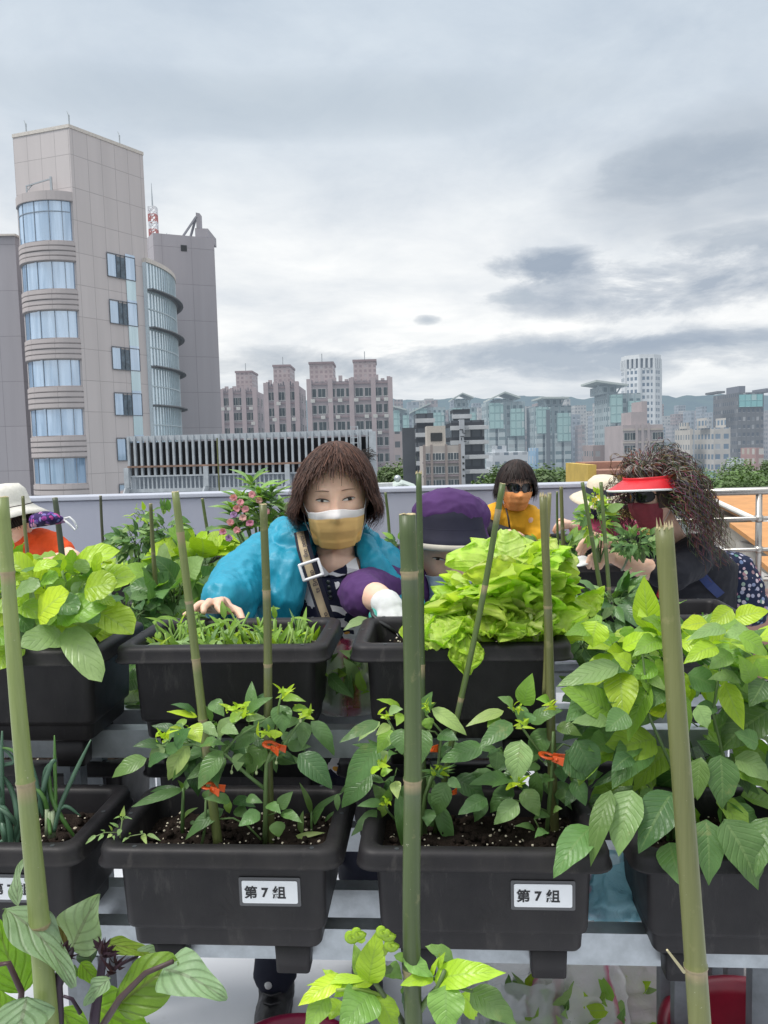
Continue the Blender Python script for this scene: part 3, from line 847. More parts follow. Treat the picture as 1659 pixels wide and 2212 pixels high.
# white high rise
def white_tower():
    Z = 420; a, b = P(1357, 775, Z), P(1438, 775, Z); cx = (a.x + b.x) / 2; r_ = (b.x - a.x) / 2
    zt = P(1398, 765, Z).z
    t = thing("white_high_rise", (cx, Z, GZ), "slender white high rise with open crown, tallest on the right", "building")
    oc = [(cx + r_ * 1.02 * math.cos(R(-157.5 + 45 * k)), Z + r_ + r_ * math.sin(R(-157.5 + 45 * k))) for k in range(8)]
    fm = facade_mat("white_tower_grid", (.64, .67, .70), (.14, .19, .25), 2.3, 3.3, .6, .55, .20, .3)
    MB().prism(oc, GZ, zt - 7).build("wall", fm, t)
    s = lambda k: [((p[0] - cx) * k + cx, (p[1] - Z - r_) * k + Z + r_) for p in oc]
    MB().prism(s(.86), zt - 7, zt - 2).build("crown_core", M("crown_dark", (.2, .23, .27), .5, haze=.25), t)
    m = MB()
    for k in range(8):
        p, q = oc[k], oc[(k + 1) % 8]
        for j in range(3):
            x, y = p[0] + (q[0] - p[0]) * j / 3, p[1] + (q[1] - p[1]) * j / 3
            m.box((-.5, -.5, zt - 7), (.5, .5, zt - 2), at=V((x, y, 0)))
    m.prism(s(1.02), zt - 2, zt)
    m.build("crown_ring", M("white_concrete", (.62, .64, .66), .7, haze=.22), t)
    m = MB()
    for k in (0, 1, 2, 3, 4):
        p = oc[k]; m.box((-.6, -.6, GZ), (.6, .6, zt - 7), at=V((*p, 0)))
    m.build("corner_pier", M("white_concrete", (.62, .64, .66), .7, haze=.22), t)
white_tower()
# grey tower at the right
gm = facade_mat("grey_office_grid", (.145, .15, .165), (.07, .085, .11), 1.7, 3.0, .55, .45, .24, .3, (.11, .115, .125))
t, p, zt = simple("grey_office_tower", "big dark grey office tower with green top band near frame edge", 1541, 1650, 848, 300, 22, gm, roofs=((1569, 1610, 834, 4, M("roof_plant", (.15, .16, .19), .7, haze=.24)), (1540, 1549, 845, 0.5, None), (1644, 1654, 839, .5, M("roof_plant", (.15, .16, .19), .7, haze=.24))))
MB().prism([(p[0][0] + .5, 299.6), (p[1][0] - .5, 299.6), (p[1][0] - .5, 299.98), (p[0][0] + .5, 299.98)], zt - 5.5, zt - .8).build("glass_band", facade_mat("green_band_glass", (.16, .36, .38), (.22, .46, .47), 2.2, 2.4, .85, .85, .2, .4), t)
# mid pink house with stepped roof
def stepped():
    Z = 170; mt = M("rose_concrete", (.34, .28, .27), .75, .14, .3, haze=.25)
    t, p, zt = simple("stepped_apartment_house", "rose grey apartment house with stepped roof below the white high rise", 1306, 1432, 918, Z, 14, mt, roofs=((1342, 1398, 890, 1, None), (1364, 1398, 867, 2, None)))
    W = p[1][0] - p[0][0]
    m = MB()
    for k in range(5): m.box((p[0][0] - .1, Z - .3, zt - 1.2 - 2.7 * k), (p[1][0] + .1, Z - .003, zt - .8 - 2.7 * k))
    m.build("floor_band", cream, t)
    window_copies(t, p, 0, [W * u for u in (.03, .16, .74, .86)], [zt - 3.2 - 2.7 * k for k in range(5)], 1.3, 1.5, (WG, WF))
    m = MB()
    for u in (.30, .45, .6): m.box((p[0][0] + W * u, Z - .4, GZ), (p[0][0] + W * u + .5, Z - .302, zt + .3))
    m.build("pilaster", mt, t)
stepped()
wl = facade_mat("white_low_grid", (.52, .55, .58), (.12, .16, .2), 2.2, 3.0, .5, .5, .2, .3)
simple("white_low_block", "low white block with square windows at the foot of the teal towers", 1050, 1141, 977, 190, 12, wl, roofs=((1062, 1094, 963, 1, None),))
simple("blue_panel_block", "narrow block with blue panels beside the low white block", 1141, 1163, 968, 200, 10, facade_mat("blue_panel", (.22, .36, .5), (.4, .45, .5), 4, 3.2, .45, .6, .2, .2))
cm = facade_mat("cream_flats_grid", (.47, .44, .40), (.14, .17, .2), 2.0, 2.9, .45, .5, .2, .3, (.38, .35, .32))
cm2 = facade_mat("cream_flats_grid_blue", (.47, .45, .42), (.14, .2, .27), 2.4, 2.9, .6, .5, .2, .3)
simple("cream_flats", "slim cream apartment tower with small cap left of its wider twin", 1458, 1498, 926, 230, 12, cm, roofs=((1467, 1490, 913, 2, None),))
simple("wide_cream_flats", "wide cream apartment tower with two round capped roof turrets", 1500, 1578, 924, 226, 14, cm2, roofs=((1506, 1526, 903, 2, None), (1546, 1568, 903, 2, None)))
simple("brown_low_block", "brownish low apartment block left of the stepped rose house", 1258, 1306, 962, 185, 10, facade_mat("brown_low", (.30, .24, .23), (.09, .1, .11), 2.2, 2.8, .5, .45, .18, .3))
simple("small_grey_office", "small dark grey office between rose house and cream flats", 1424, 1460, 955, 200, 10, facade_mat("small_grey", (.16, .18, .21), (.08, .1, .13), 1.8, 2.8, .6, .5, .22, .3))
simple("white_corner_house", "small white house near the frame edge before the grey tower", 1572, 1604, 991, 190, 9, wl)
simple("red_corner_house", "little reddish house at the frame edge below the grey tower", 1600, 1650, 968, 210, 9, facade_mat("red_house", (.34, .20, .18), (.4, .36, .3), 3.0, 2.6, .5, .6, .22, .3))
simple("pink_gap_house", "small pale pink house in the gap beside the dark office", 846, 868, 932, 170, 8, facade_mat("pink_gap", (.45, .38, .37), (.1, .11, .12), 2.2, 2.9, .5, .45, .16, .2))
# hazy blocks packed below the hills
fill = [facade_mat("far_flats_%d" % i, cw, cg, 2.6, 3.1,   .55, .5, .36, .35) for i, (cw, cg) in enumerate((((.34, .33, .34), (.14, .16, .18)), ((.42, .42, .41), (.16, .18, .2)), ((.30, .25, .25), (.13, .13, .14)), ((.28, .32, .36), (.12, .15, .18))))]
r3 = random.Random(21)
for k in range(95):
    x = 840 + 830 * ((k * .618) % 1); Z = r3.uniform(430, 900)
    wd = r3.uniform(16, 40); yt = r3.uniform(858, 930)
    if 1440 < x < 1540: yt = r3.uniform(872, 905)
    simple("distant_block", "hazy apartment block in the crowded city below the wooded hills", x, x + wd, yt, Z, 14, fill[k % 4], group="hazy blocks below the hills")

# yellow low building
def yellow_house():
    Z = 74; ym = M("yellow_plaster", (.52, .36, .07), .75, .15, .6, haze=.04); br = M("brick_brown", (.30, .15, .10), .8, .2, 2, haze=.05)
    poly, zt = bx(1222, 1340, 1004, Z, 9)
    t = thing("yellow_building", ((poly[0][0] + poly[1][0]) / 2, Z, GZ), "yellow walled low building with red brown roof terrace behind the parapet", "building")
    W = poly[1][0] - poly[0][0]; z2 = P(1280, 1027, Z).z
    m = MB(); m.prism([(poly[0][0], Z), (poly[0][0] + W * .26, Z), (poly[0][0] + W * .26, Z + 9), (poly[0][0], Z + 9)], GZ, zt)
    m.prism([(poly[0][0] + W * .26, Z + .4), (poly[1][0] + 3, Z + .4), (poly[1][0] + 3, Z + 9), (poly[0][0] + W * .26, Z + 9)], GZ, z2)
    m.build("wall", ym, t)
    m = MB(); m.box((poly[0][0] + W * .26, Z - .2, z2 + .1), (poly[1][0] + 3, Z + 4, z2 + .45)).box((poly[0][0] + W * .26, Z + 4.2, z2), (poly[1][0] + 3, Z + 8, z2 + 1.1))
    m.build("roof", br, t)
yellow_house()
# green roofed shed and vent box just over the parapet
t = thing("rooftop_shed", (P(868, 1045, 48).x, 48, 0), "small shed with pale green pitched roof just over the parapet", "shed")
m = MB(); a, b = P(838, 1052, 48), P(900, 1052, 48); zc = P(868, 1041, 48).z
vs = [(a.x, 46, a.z), ((a.x + b.x) / 2, 46, zc), (b.x, 46, b.z), (a.x, 52, a.z), ((a.x + b.x) / 2, 52, zc), (b.x, 52, b.z)]
m.add(vs + [(x, y, z - .12) for x, y, z in vs], [(0, 1, 4, 3), (1, 2, 5, 4), (6, 9, 10, 7), (7, 10, 11, 8), (0, 6, 7, 1), (1, 7, 8, 2), (0, 3, 9, 6), (2, 8, 11, 5)]).build("roof", M("pale_green_roof", (.42, .48, .44), .6, haze=.05), t)
MB().box((a.x + .15, 46.6, -13.9), (b.x - .15, 51.5, a.z - .02)).build("wall", M("shed_wall", (.3, .31, .3), .8, haze=.05), t)
MB().ball(((a.x + b.x) / 2 - .3, 47, zc + .25), .22).build("roof_vent", METAL, t)
b2 = MB().box((P(848, 1045, 45).x - .9, 44.7, -13.9), (P(848, 1045, 45).x + .0, 45.5, P(848, 1043, 45).z))
prop(b2.build("vent_box", M("white_box", (.6, .62, .62), .6)), "pale ventilation box left of the green roofed shed", "vent box")

# advertising panel far right
t = thing("billboard", (P(1531, 1030, 120).x, 120, GZ), "pale blue billboard on two legs before the cream flats", "billboard")
a, b = P(1519, 1032, 120), P(1546, 1017, 120)
MB().box((a.x, 120, a.z), (b.x, 120.4, b.z)).build("panel", facade_mat("ad_panel", (.40, .55, .66), (.65, .68, .7), .9, .7, .6, .4, .1, .6), t)
MB().box((a.x + .2, 120.1, GZ), (a.x + .5, 120.3, a.z)).box((b.x - .5, 120.1, GZ), (b.x - .2, 120.3, a.z)).build("leg", METAL, t)

# ------------------------------------------------------------------ park trees
def tree_proto(name, seed, h=9, rw=4.2, cards=3600, dark=.8):
    r2 = random.Random(seed)
    crown = MB(); lobes = []
    for k in range(11):
        a = r2.uniform(0, 6.28); rr = rw * .62 * math.sqrt(r2.random())
        lobes.append((V((rr * math.cos(a), rr * math.sin(a), h * r2.uniform(.5, .9))), rw * r2.uniform(.30, .5)))
    for k in range(cards):
        c, lr = lobes[k % len(lobes)]
        d = V((r2.gauss(0, 1), r2.gauss(0, 1), r2.gauss(.25, 1))).normalized()
        p = c + d * lr * r2.uniform(.6, 1.05)
        s = r2.uniform(.10, .26)
        n = (d + V((r2.uniform(-.7, .7), r2.uniform(-.7, .7), r2.uniform(-.2, .9)))).normalized()
        _, u, v_ = frame_of(n)
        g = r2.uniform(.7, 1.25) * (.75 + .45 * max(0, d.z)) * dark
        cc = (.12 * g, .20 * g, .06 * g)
        crown.add([p - u * s, p - v_ * s * .7, p + u * s, p + v_ * s * .8], [(0, 1, 2, 3)], [(0, .5), (.5, 0), (1, .5), (.5, 1)], cc)
    t = thing(name, (0, 0, 0), "x", "tree")
    tr = MB().tube([(0, 0, 0), (.1, 0, h * .3), (0, .1, h * .6)], [.35, .26, .12], 8)
    for c, lr in lobes[:6]: tr.tube([(0.05, .05, h * .32), c * .6 + V((0, 0, h * .18)), c], [.16, .1, .04], 5)
    tr.build("trunk", M("bark", (.10, .08, .06), .9, .3, 5, .4), t)
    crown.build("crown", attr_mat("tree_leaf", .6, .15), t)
    return t
protos = [tree_proto("park_tree", 31), tree_proto("park_tree", 32, 10, 4.8, dark=.95), tree_proto("park_tree", 33, 8, 4.6, dark=.65)]
spots = []
r4 = random.Random(5)
for k in range(20):
    spots.append((1046 + 190 * ((k * .618) % 1), r4.uniform(1000, 1022), r4.uniform(95, 150)))
for k in range(9): spots.append((1555 + 110 * ((k * .618) % 1), r4.uniform(1000, 1030), r4.uniform(100, 150)))
for k in range(5): spots.append((1585 + 85 * ((k * .618) % 1), r4.uniform(1085, 1098), r4.uniform(85, 100)))
for k in range(4): spots.append((852 + 18 * (k % 2) + 3 * k, 985 + 14 * k, 140))
spots += [(1285, 1002, 90), (1275, 1003, 92), (1592, 985, 170), (1640, 988, 165)]
used_t = set()
for k, (x, y, Z) in enumerate(spots):
    p = P(x, y, Z); pr = k % 3
    h = 10.0 if pr == 1 else (9.0 if pr == 0 else 8.0)
    sc = max(.7, (p.z - GZ) / h * .90)
    grp = "park trees beyond the parapet" if x < 1300 else "trees beyond the railing"
    lab = "rounded leafy green tree in the park beyond the parapet" if x < 1300 else "rounded leafy green tree in the park beyond the steel railing"
    if pr not in used_t: o = protos[pr]; used_t.add(pr); o.location = (p.x, Z, GZ); prop(o, lab, "tree", grp)
    else: o = dup(protos[pr], (p.x, Z, GZ), r4.uniform(0, 6), lab, grp)
    s2 = min(1.4, sc); o.scale = (s2, s2, sc)

# orange station roof and platform tracks below the railing
def station():
    om = M("orange_roof", (.50, .235, .075), .7, .15, .8, haze=.04)
    t = thing("orange_roof_hall", (P(1640, 1200, 52).x, 52, GZ), "hall with wide orange pitched roof below the steel railing", "building")
    A, B = P(1552, 1130, 70), P(1600, 1092, 82)
    m = MB(); zr, ze = -4.0, -6.2
    # three roof planes stepping towards the camera
    for (xa, xb, ya, yb, z0, z1) in ((31, 62, 64, 84, -5.6, -4.2), (25.5, 60, 51, 63, -6.2, -5.2), (21.5, 60, 40, 50, -6.8, -6.0)):
        vs = [(xa, ya, z0), (xb, ya, z0), (xb, yb, z1), (xa + 2.2, yb, z1)]
        m.add(vs + [(x, y, z - .35) for x, y, z in vs], [(0, 1, 2, 3), (7, 6, 5, 4), (0, 4, 5, 1), (3, 2, 6, 7), (0, 3, 7, 4), (1, 5, 6, 2)])
    m.build("roof", om, t)
    m = MB(); m.tube([(31, 63.8, -5.4), (62, 63.8, -5.4)], .3, 8).tube([(25.4, 50.8, -6.0), (60, 50.8, -6.0)], .22, 8).tube([(30.8, 64, -5.4), (33.1, 84, -4.0)], .25, 8)
    m.build("gutter", M("white_gutter", (.68, .68, .66), .6), t)
    m = MB(); m.box((33.5, 65, GZ), (62, 83.5, -6.0)).box((28, 52, GZ), (60, 62.5, -6.6)).box((24, 41, GZ), (60, 49.5, -7.2))
    m.build("wall", M("hall_wall", (.4, .38, .35), .8), t)
    # platform roof strip
    t = thing("platform_canopy", (20, 60, GZ), "long dark platform roof running away below the railing", "roof")
    m = MB(); vs = [(17, 34, -8), (21.2, 34, -8), (31, 80, -8), (28.5, 80, -8)]
    m.add(vs + [(x, y, z - .3) for x, y, z in vs], [(0, 1, 2, 3), (7, 6, 5, 4), (0, 4, 5, 1), (3, 2, 6, 7), (0, 3, 7, 4), (1, 5, 6, 2)])
    m.build("roof", M("tar_roof", (.055, .045, .042), .85, .35, .8), t)
    m = MB()
    m.beam((21.5, 34, -7.86), (31.4, 80, -7.86), .7, .22)
    m.build("edge_coping", M("pale_coping", (.42, .42, .42), .8), t)
    for k in range(10):
        s = k / 9; MB().box((-.2, -.2, GZ), (.2, .2, -8.35), at=V((19 + 10.5 * s, 35 + 44 * s, 0))).build("support_post", conc, t)
    m = MB(); vs = [(22.5, 34, -9), (24.5, 34, -9), (33, 80, -9), (31.8, 80, -9)]
    m.add(vs + [(x, y, z - .3) for x, y, z in vs], [(0, 1, 2, 3), (7, 6, 5, 4), (0, 4, 5, 1), (3, 2, 6, 7), (0, 3, 7, 4), (1, 5, 6, 2)])
    prop(m.build("walkway", M("walkway_pale", (.36, .36, .35), .8, .2, .7)), kind='structure')
station()
# ------------------------------------------------------------------ rooftop: floor, parapet, railing
def floor_mat():
    t = NT("roof_floor")
    n = t.noise(1.3, 6, .6); n2 = t.noise(14, 5)
    c = t.mix(t.ramp(n, [(.35, 0.0), (.7, 1.0)]), (.50, .52, .56), (.60, .615, .645))
    c = t.mix(t.ramp(n2, [(.62, 0.0), (.75, .35)]), c, (.34, .34, .33))
    return t.done(t.bsdf(c, .5, 0, .4, t.bump(n2, .1, .004)))
mb = MB(); mb.box((-9, -4, GZ + .2), (9, 5.0, 0)); prop(mb.build("rooftop_floor", floor_mat()), kind='structure')
def wall_mat():
    t = NT("parapet_paint")
    n = t.noise(1.1, 5, .6, t.scaled(t.obj(), (1, 1, .35))); n2 = t.noise(7, 6, .6, t.scaled(t.obj(), (1, 1, .15)))
    c = t.mix(t.ramp(n, [(.35, 0.0), (.68, 1.0)]), (.30, .315, .38), (.36, .375, .435))
    c = t.mix(t.ramp(n2, [(.58, 0.0), (.75, .45)]), c, (.25, .26, .31))
    return t.done(t.bsdf(c, .75, 0, .3, t.bump(t.noise(40, 4), .15, .004)))
PY = 5.2
zt = P(700, 1068, PY).z; xr = P(1290, 1051, PY).x
t = thing("parapet_wall", (-2, PY, 0), "lilac grey rendered parapet wall running across behind the planters", "wall")
MB().box((-9, PY, 0.003), (xr, PY + .2, zt)).build("wall", wall_mat(), t, bevel=.012)
MB().box((-9, PY - .012, zt + .002), (xr + .01, PY + .212, zt + .03)).build("coping", M("coping_paint", (.40, .42, .48), .7, .1, 3), t, bevel=.006)
# steel railing
STEEL = M("stainless_tube", (.42, .40, .37), .3, .12, 8, .05, .9)
t = thing("roof_railing", (2.4, PY, 0), "stainless steel tube railing with five rails at the roof edge", "railing")
ys = (1062, 1122, 1190, 1255, 1318)
for i, y in enumerate(ys):
    z = P(1620, y, PY).z
    MB().tube([(xr + .03, PY + .05, z), (5.5, PY + .05, z)], .026 if i == 0 else .014, 12).build("rail", STEEL, t, True)
for x in (1449, 1646, 1880):
    px = P(x, 1180, PY).x
    MB().tube([(px, PY + .05, .55), (px, PY + .05, P(1620, 1064, PY).z)], .021, 12).build("post", STEEL, t, True)
    m = MB()
    for y in ys[1:]: m.tube([(px, PY + .05, P(1620, y, PY).z - .022), (px, PY + .05, P(1620, y, PY).z + .022)], .026, 12)
    m.build("joint_collar", STEEL, t, True)
prop(MB().box((xr + .002, PY - .05, 0.003), (6, PY + .25, .56)).build("roof_kerb", M("red_kerb", (.26, .15, .12), .8, .2, 4, .2)), "low reddish kerb under the steel railing", "kerb")

# ------------------------------------------------------------------ planter boxes
def plastic_mat():
    t = NT("planter_plastic")
    n = t.noise(9, 5, .6); sc = t.noise(30, 6, .7, t.scaled(t.obj(), (1, 1, .25)))
    c = t.mix(t.ramp(n, [(.35, 0.0), (.7, 1.0)]), (.012, .011, .0125), (.019, .0175, .0195))
    c = t.mix(t.ramp(sc, [(.58, 0.0), (.74, .4)]), c, (.10, .092, .085))
    c = t.mix(t.ramp(t.noise(3.5, 6, .7, t.scaled(t.obj(), (1, 1, .4))), [(.5, 0.0), (.75, .28)]), c, (.070, .064, .058))
    rr = t.math('ADD', .38, t.math('MULTIPLY', t.noise(22, 4), .22))
    return t.done(t.bsdf(c, rr, 0, .27, t.bump(t.noise(420, 2), .18, .0012)))
def soil_mat():
    t = NT("potting_soil")
    n = t.noise(70, 5, .7)
    v = t.n('TexVoronoi', i_Scale=85.0); t.link(t.obj(), v.inputs['Vector'])
    wn = t.n('TexWhiteNoise'); t.link(v.outputs['Color'], wn.inputs['Vector'])
    c = t.mix(n, (.010, .007, .006), (.045, .032, .025))
    sp = t.math('MULTIPLY', t.math('LESS_THAN', v.outputs['Distance'], .30), t.math('GREATER_THAN', wn.outputs['Value'], .90))
    c = t.mix(sp, c, (.62, .55, .42))
    return t.done(t.bsdf(c, .95, 0, .15, t.bump(n, 1.0, .012)))
PL, SOIL = plastic_mat(), soil_mat()
PW, PD, PHT = .44, .28, .268
def rrect(hx, hy, r_, z, n=5):
    pts = []
    for (cx, cy, a0) in ((hx - r_, hy - r_, 0), (-hx + r_, hy - r_, 90), (-hx + r_, -hy + r_, 180), (hx - r_, -hy + r_, 270)):
        for k in range(n + 1):
            a = R(a0 + 90 * k / n); pts.append(V((cx + r_ * math.cos(a), cy + r_ * math.sin(a), z)))
    return pts
def planter_proto():
    t = thing("planter_box", (0, 0, 0), "x", "planter", "black plastic planter boxes on the stands")
    hx, hy, T = PW / 2, PD / 2, PHT
    rr = lambda o, z, r_=.03: rrect(hx - o, hy - o, r_, T + z)
    MB().loft([rr(.040, -.085, .02), rr(.033, -.012, .02), rr(.030, -.004, .022), rr(.024, 0, .025), rr(.010, 0, .03), rr(.003, -.004, .033), rr(.0005, -.011, .034), rr(.001, -.024, .034), rr(-.003, -.029, .036), rr(-.004, -.033, .036), rr(.0, -.0335, .034), rr(.029, -.0335, .018)], False, False).build("rim", PL, t, True)
    MB().loft([rr(.029, -.03, .018), rr(.030, -.036, .018), rr(.0345, -.160, .020), rr(.0355, -.166, .02), rr(.042, -.170, .02), rr(.043, -.174, .02), rr(.045, -.202, .018), rr(.049, -.207, .014), rr(.068, -.2075, .01)], False, True).build("body", PL, t, True)
    for sx in (-1, 1):
        for sy in (-1, 1):
            m = MB(); m.loft([rrect(.033, .024, .006, T - .206, 2), rrect(.031, .022, .006, .001, 2)])
            for i in range(len(m.v)): m.v[i] = (m.v[i][0] + sx * .118, m.v[i][1] + sy * .058, m.v[i][2])
            m.build("foot", PL, t, True)
    r2 = random.Random(2)
    m = MB()
    m.grid(lambda u, v: ((u - .5) * (PW - .072), (v - .5) * (PD - .072), T - .052 + .010 * noise.noise(V((u * 9, v * 6, 1))) + .005 * noise.noise(V((u * 31, v * 22, 4)))), 46, 30)
    for k in range(130):
        x, y = r2.uniform(-.17, .17), r2.uniform(-.095, .095)
        m.ball((x, y, T - .047 + r2.uniform(-.004, .003)), r2.uniform(.003, .008), 5, 4)
    m.build("soil", SOIL, t, True)
    pr = MB()
    for k in range(90):
        x, y = r2.uniform(-.17, .17), r2.uniform(-.095, .095)
        s = r2.uniform(.0012, .0030)
        pr.ball((x, y, T - .043 + .010 * noise.noise(V(((x / (PW - .072) + .5) * 9, (y / (PD - .072) + .5) * 6, 1)))), (s, s, s * .8), 5, 4)
    prop(pr.build("perlite", M("perlite", (.62, .56, .44), .9, .2, 60), t, True), kind="stuff")
    for (x, y) in ((-.15, -1), (.17, -1), (-1, .0), (1, .06), (-.17, 1), (.15, 1)):
        px = x * (hx - .013) if abs(x) == 1 else x; py = y * (hy - .013) if abs(y) == 1 else y * .1
        MB().tube([(px, py, T - .004), (px, py, T + .0008)], .0042, 8).build("rim_hole", DARKF, t)
    # faint moulded leaf spray low on the front face
    m = MB(); fy = lambda z: -(hy - .030 - (T - .036 - z) * .0363) - .0001
    for k, (a, L) in enumerate(((100, .062), (120, .058), (75, .055), (140, .05), (55, .045), (160, .04))):
        b = V((.03, fy(.118), .118)); e = b + V((math.cos(R(a)) * L, 0, math.sin(R(a)) * L)); e.y = fy(e.z)
        m.leaf(b, e, V((0, -1, 0)), .006, 'lance', 0, .03)
    m.build("moulded_leaf_mark", PL, t, True)
    return t
ROW = R(-4.0)
rv, dv = V((math.cos(ROW), math.sin(ROW), 0)), V((-math.sin(ROW), math.cos(ROW), 0))
BL = P(464, 1838, 1.335); ZL = BL.z                     # lower tier: middle of the front rim edge
BU = P(470, 1398, 1.56); ZU = BU.z                      # upper tier
BB = P(470, 1650, 1.83); ZB = BB.z
_pl = None
planters = {}
def planter(key, front_mid, label, group="black plastic planter boxes on the stands", rot=ROW, scale=1.0, soil_up=0.0):
    global _pl
    d = V((-math.sin(rot), math.cos(rot), 0))
    loc = V(front_mid) + d * (PD / 2) * scale; loc.z = front_mid.z - PHT * scale
    if _pl is None:
        o = planter_proto(); _pl = o; o.location = loc; o.rotation_euler = (0, 0, rot); o["label"] = label; o["group"] = group
    else: o = dup(_pl, loc, rot, label, group)
    o.scale = (scale,) * 3
    planters[key] = o
    return o
def on_planter(key, x, y, z=None):
    """world point over a planter: x, y in metres from its centre, z above its rim"""
    o = planters[key]; s = o.scale[0]
    c, n = math.cos(o.rotation_euler.z), math.sin(o.rotation_euler.z)
    zz = PHT + (z if z is not None else -.045)
    return V((o.location.x + (x * c - y * n) * s, o.location.y + (x * n + y * c) * s, o.location.z + zz * s))
planter("L1", BL, "black labelled planter of the front row holding the widest pepper plant and sprouts")
planter("L0", BL - rv * .472, "black labelled planter of scallions, cut by the frame at the left")
planter("L2", BL + rv * .470, "black labelled planter in the front row with two staked pepper plants")
planter("L3", BL + rv * .945, "black planter of the front row under the drooping bean leaves")
planter("U1", BU, "upper black planter of cut water spinach in front of the teal jacket")
planter("U0", BU - rv * .462 - dv * .015, "upper black planter overflowing with broad spinach leaves")
planter("U2", BU + rv * .487, "upper black planter filled with frilly pale lettuce")
for i in range(-1, 3):
    planter("B%d" % i, BB + rv * (.475 * i + .03), "black planter low behind the front row under the upper tier", "black planters low behind the front row")
planter("M1", P(1462, 1331, 2.4), "black planter behind the broad beans with only its rim showing")
planter("V1", P(1312, 1220, 3.35), "black planter the red visored woman is working in", rot=R(-2))
planter("Y1", P(1160, 1168, 3.75), "black planter below the hand of the person in yellow", rot=R(2))
planter("Y2", P(1290, 1172, 4.25), "black planter in front of the straw hatted person", rot=R(2))
planter("K0", P(190, 1257, 3.3), "black planter behind the spinach with its right end showing", rot=R(-4))
planter("K1", P(432, 1192, 4.3), "black planter close to the parapet under the long dark leaves", rot=R(-2))
planter("K2", P(900, 1188, 4.3), "black planter close to the parapet behind the purple hat", rot=R(0))
planter("O1", P(60, 1235, 3.7), "black planter behind the crook of the bare forearm")
planter("K3", P(395, 1300, 2.75), "black planter of round sweet potato leaves beside the teal sleeve")
planter("K4", P(1240, 1300, 2.6), "black planter half hidden behind the pale lettuce")
# printed plates on the front row
PLATE = M("white_label", (.80, .81, .83), .35, .03, 20); PLF = M("label_backing", (.09, .09, .095), .4)
INK = M("black_ink", (.012, .012, .014), .5)
def text_mesh(s, size, name, mat, parent, mtx, bold=0.0, depth=.0004, local=True):
    cu = bpy.data.curves.new(name, 'FONT'); cu.body = s; cu.size = size; cu.extrude = depth; cu.offset = bold
    o = bpy.data.objects.new(name, cu); col.objects.link(o)
    bpy.context.view_layer.update()
    me = bpy.data.meshes.new_from_object(o.evaluated_get(bpy.context.evaluated_depsgraph_get()))
    bpy.data.objects.remove(o); bpy.data.curves.remove(cu)
    me.materials.clear(); me.materials.append(mat)
    o = link_mesh(name, me, parent); o.matrix_local = mtx
    return o
for key, dx in (("L0", .086), ("L1", .088), ("L2", .104)):
    o = planters[key]
    zc = PHT - .092; y0 = -(PD / 2 - .030 - (PHT - .036 - zc) * .0363) - .0012
    tilt = math.atan(.0363)
    base = Matrix.Translation((dx, y0, zc)) @ Matrix.Rotation(R(90) + tilt * 1.0, 4, 'X') 
    m = MB(); m.loft([rrect(.056, .0275, .003, .0, 3), rrect(.056, .0275, .003, .0008, 3)]); bk = m.build("label_backing", PLF, o, local=True); bk.matrix_local = base
    m = MB(); m.loft([rrect(.0505, .0215, .003, .0010, 3), rrect(.0505, .0215, .003, .0018, 3)]); pt = m.build("label_plate", PLATE, o, local=True); pt.matrix_local = base
    text_mesh("第", .0245, "lettering", INK, pt, Matrix.Translation((-.0465, -.0095, .0021)), .0006)
    text_mesh("7", .0235, "lettering", INK, pt, Matrix.Translation((-.0150, -.0085, .0021)), .0008)
    text_mesh("組", .0245, "lettering", INK, pt, Matrix.Translation((.0050, -.0095, .0021)), .0006)

# ------------------------------------------------------------------ galvanised stands
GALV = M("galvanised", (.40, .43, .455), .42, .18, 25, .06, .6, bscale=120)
GALVD = M("galvanised_shade", (.22, .24, .26), .5, .2, 20, .05, .55)  # darker copy for legs and cross bars, shade under the planters put into the colour
def stand(name, B, zrim, label, x0, x1, legs, depth=PD):
    base = zrim - PHT
    loc = V(B) + dv * depth / 2; loc.z = 0
    t = thing(name, loc, label, "stand", "galvanised planter stands", ROW)
    zb = base + .014
    def rail(y, nm, hgt=.064):
        m = MB(); m.box((x0, y - .0015, zb - hgt + .044), (x1, y + .0015, zb + .042))            # web
        m.box((x0, y + .0015, zb + .039), (x1, y + .036, zb + .042)); m.box((x0, y + .0015, zb - hgt + .044), (x1, y + .036, zb - hgt + .047))
        return m.build(nm, GALV, t, local=True)
    rail(-.028, "rail"); rail(.105, "rail")
    for x in legs:
        for y in (.012, .125):
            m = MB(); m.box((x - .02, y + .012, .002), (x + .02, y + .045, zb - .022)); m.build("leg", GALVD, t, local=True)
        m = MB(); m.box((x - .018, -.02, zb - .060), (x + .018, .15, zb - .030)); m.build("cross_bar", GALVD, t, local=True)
    return t
stand("planter_stand", BL, ZL, "galvanised stand carrying the front row of labelled planters", -1.05, 1.25, (-.30, .40, 1.05))
stand("planter_stand", BU, ZU, "galvanised stand carrying the upper row with spinach and lettuce", -1.1, 1.0, (-.40, .44, .97))
stand("planter_stand", BB, ZB, "low galvanised stand shadowed under the upper row", -1.1, 1.3, (-.47, .53, 1.27))
def far_stand(keys, label):
    o = planters[keys[0]]; zb = o.location.z
    cx = sum(planters[k].location.x for k in keys) / len(keys); cy = sum(planters[k].location.y for k in keys) / len(keys)
    t = thing("planter_stand", (cx, cy, 0), label, "stand", "galvanised planter stands", 0)
    L = .3 + (max(planters[k].location.x for k in keys) - min(planters[k].location.x for k in keys)) / 2
    for y in (-.05, .06): MB().box((-L, y, zb - .05), (L, y + .03, zb - .001)).build("rail", GALV, t, local=True)
    for x in (-L + .06, L - .09):
        for y in (-.05, .06): MB().box((x, y, .002), (x + .03, y + .03, zb - .052)).build("leg", GALVD, t, local=True)
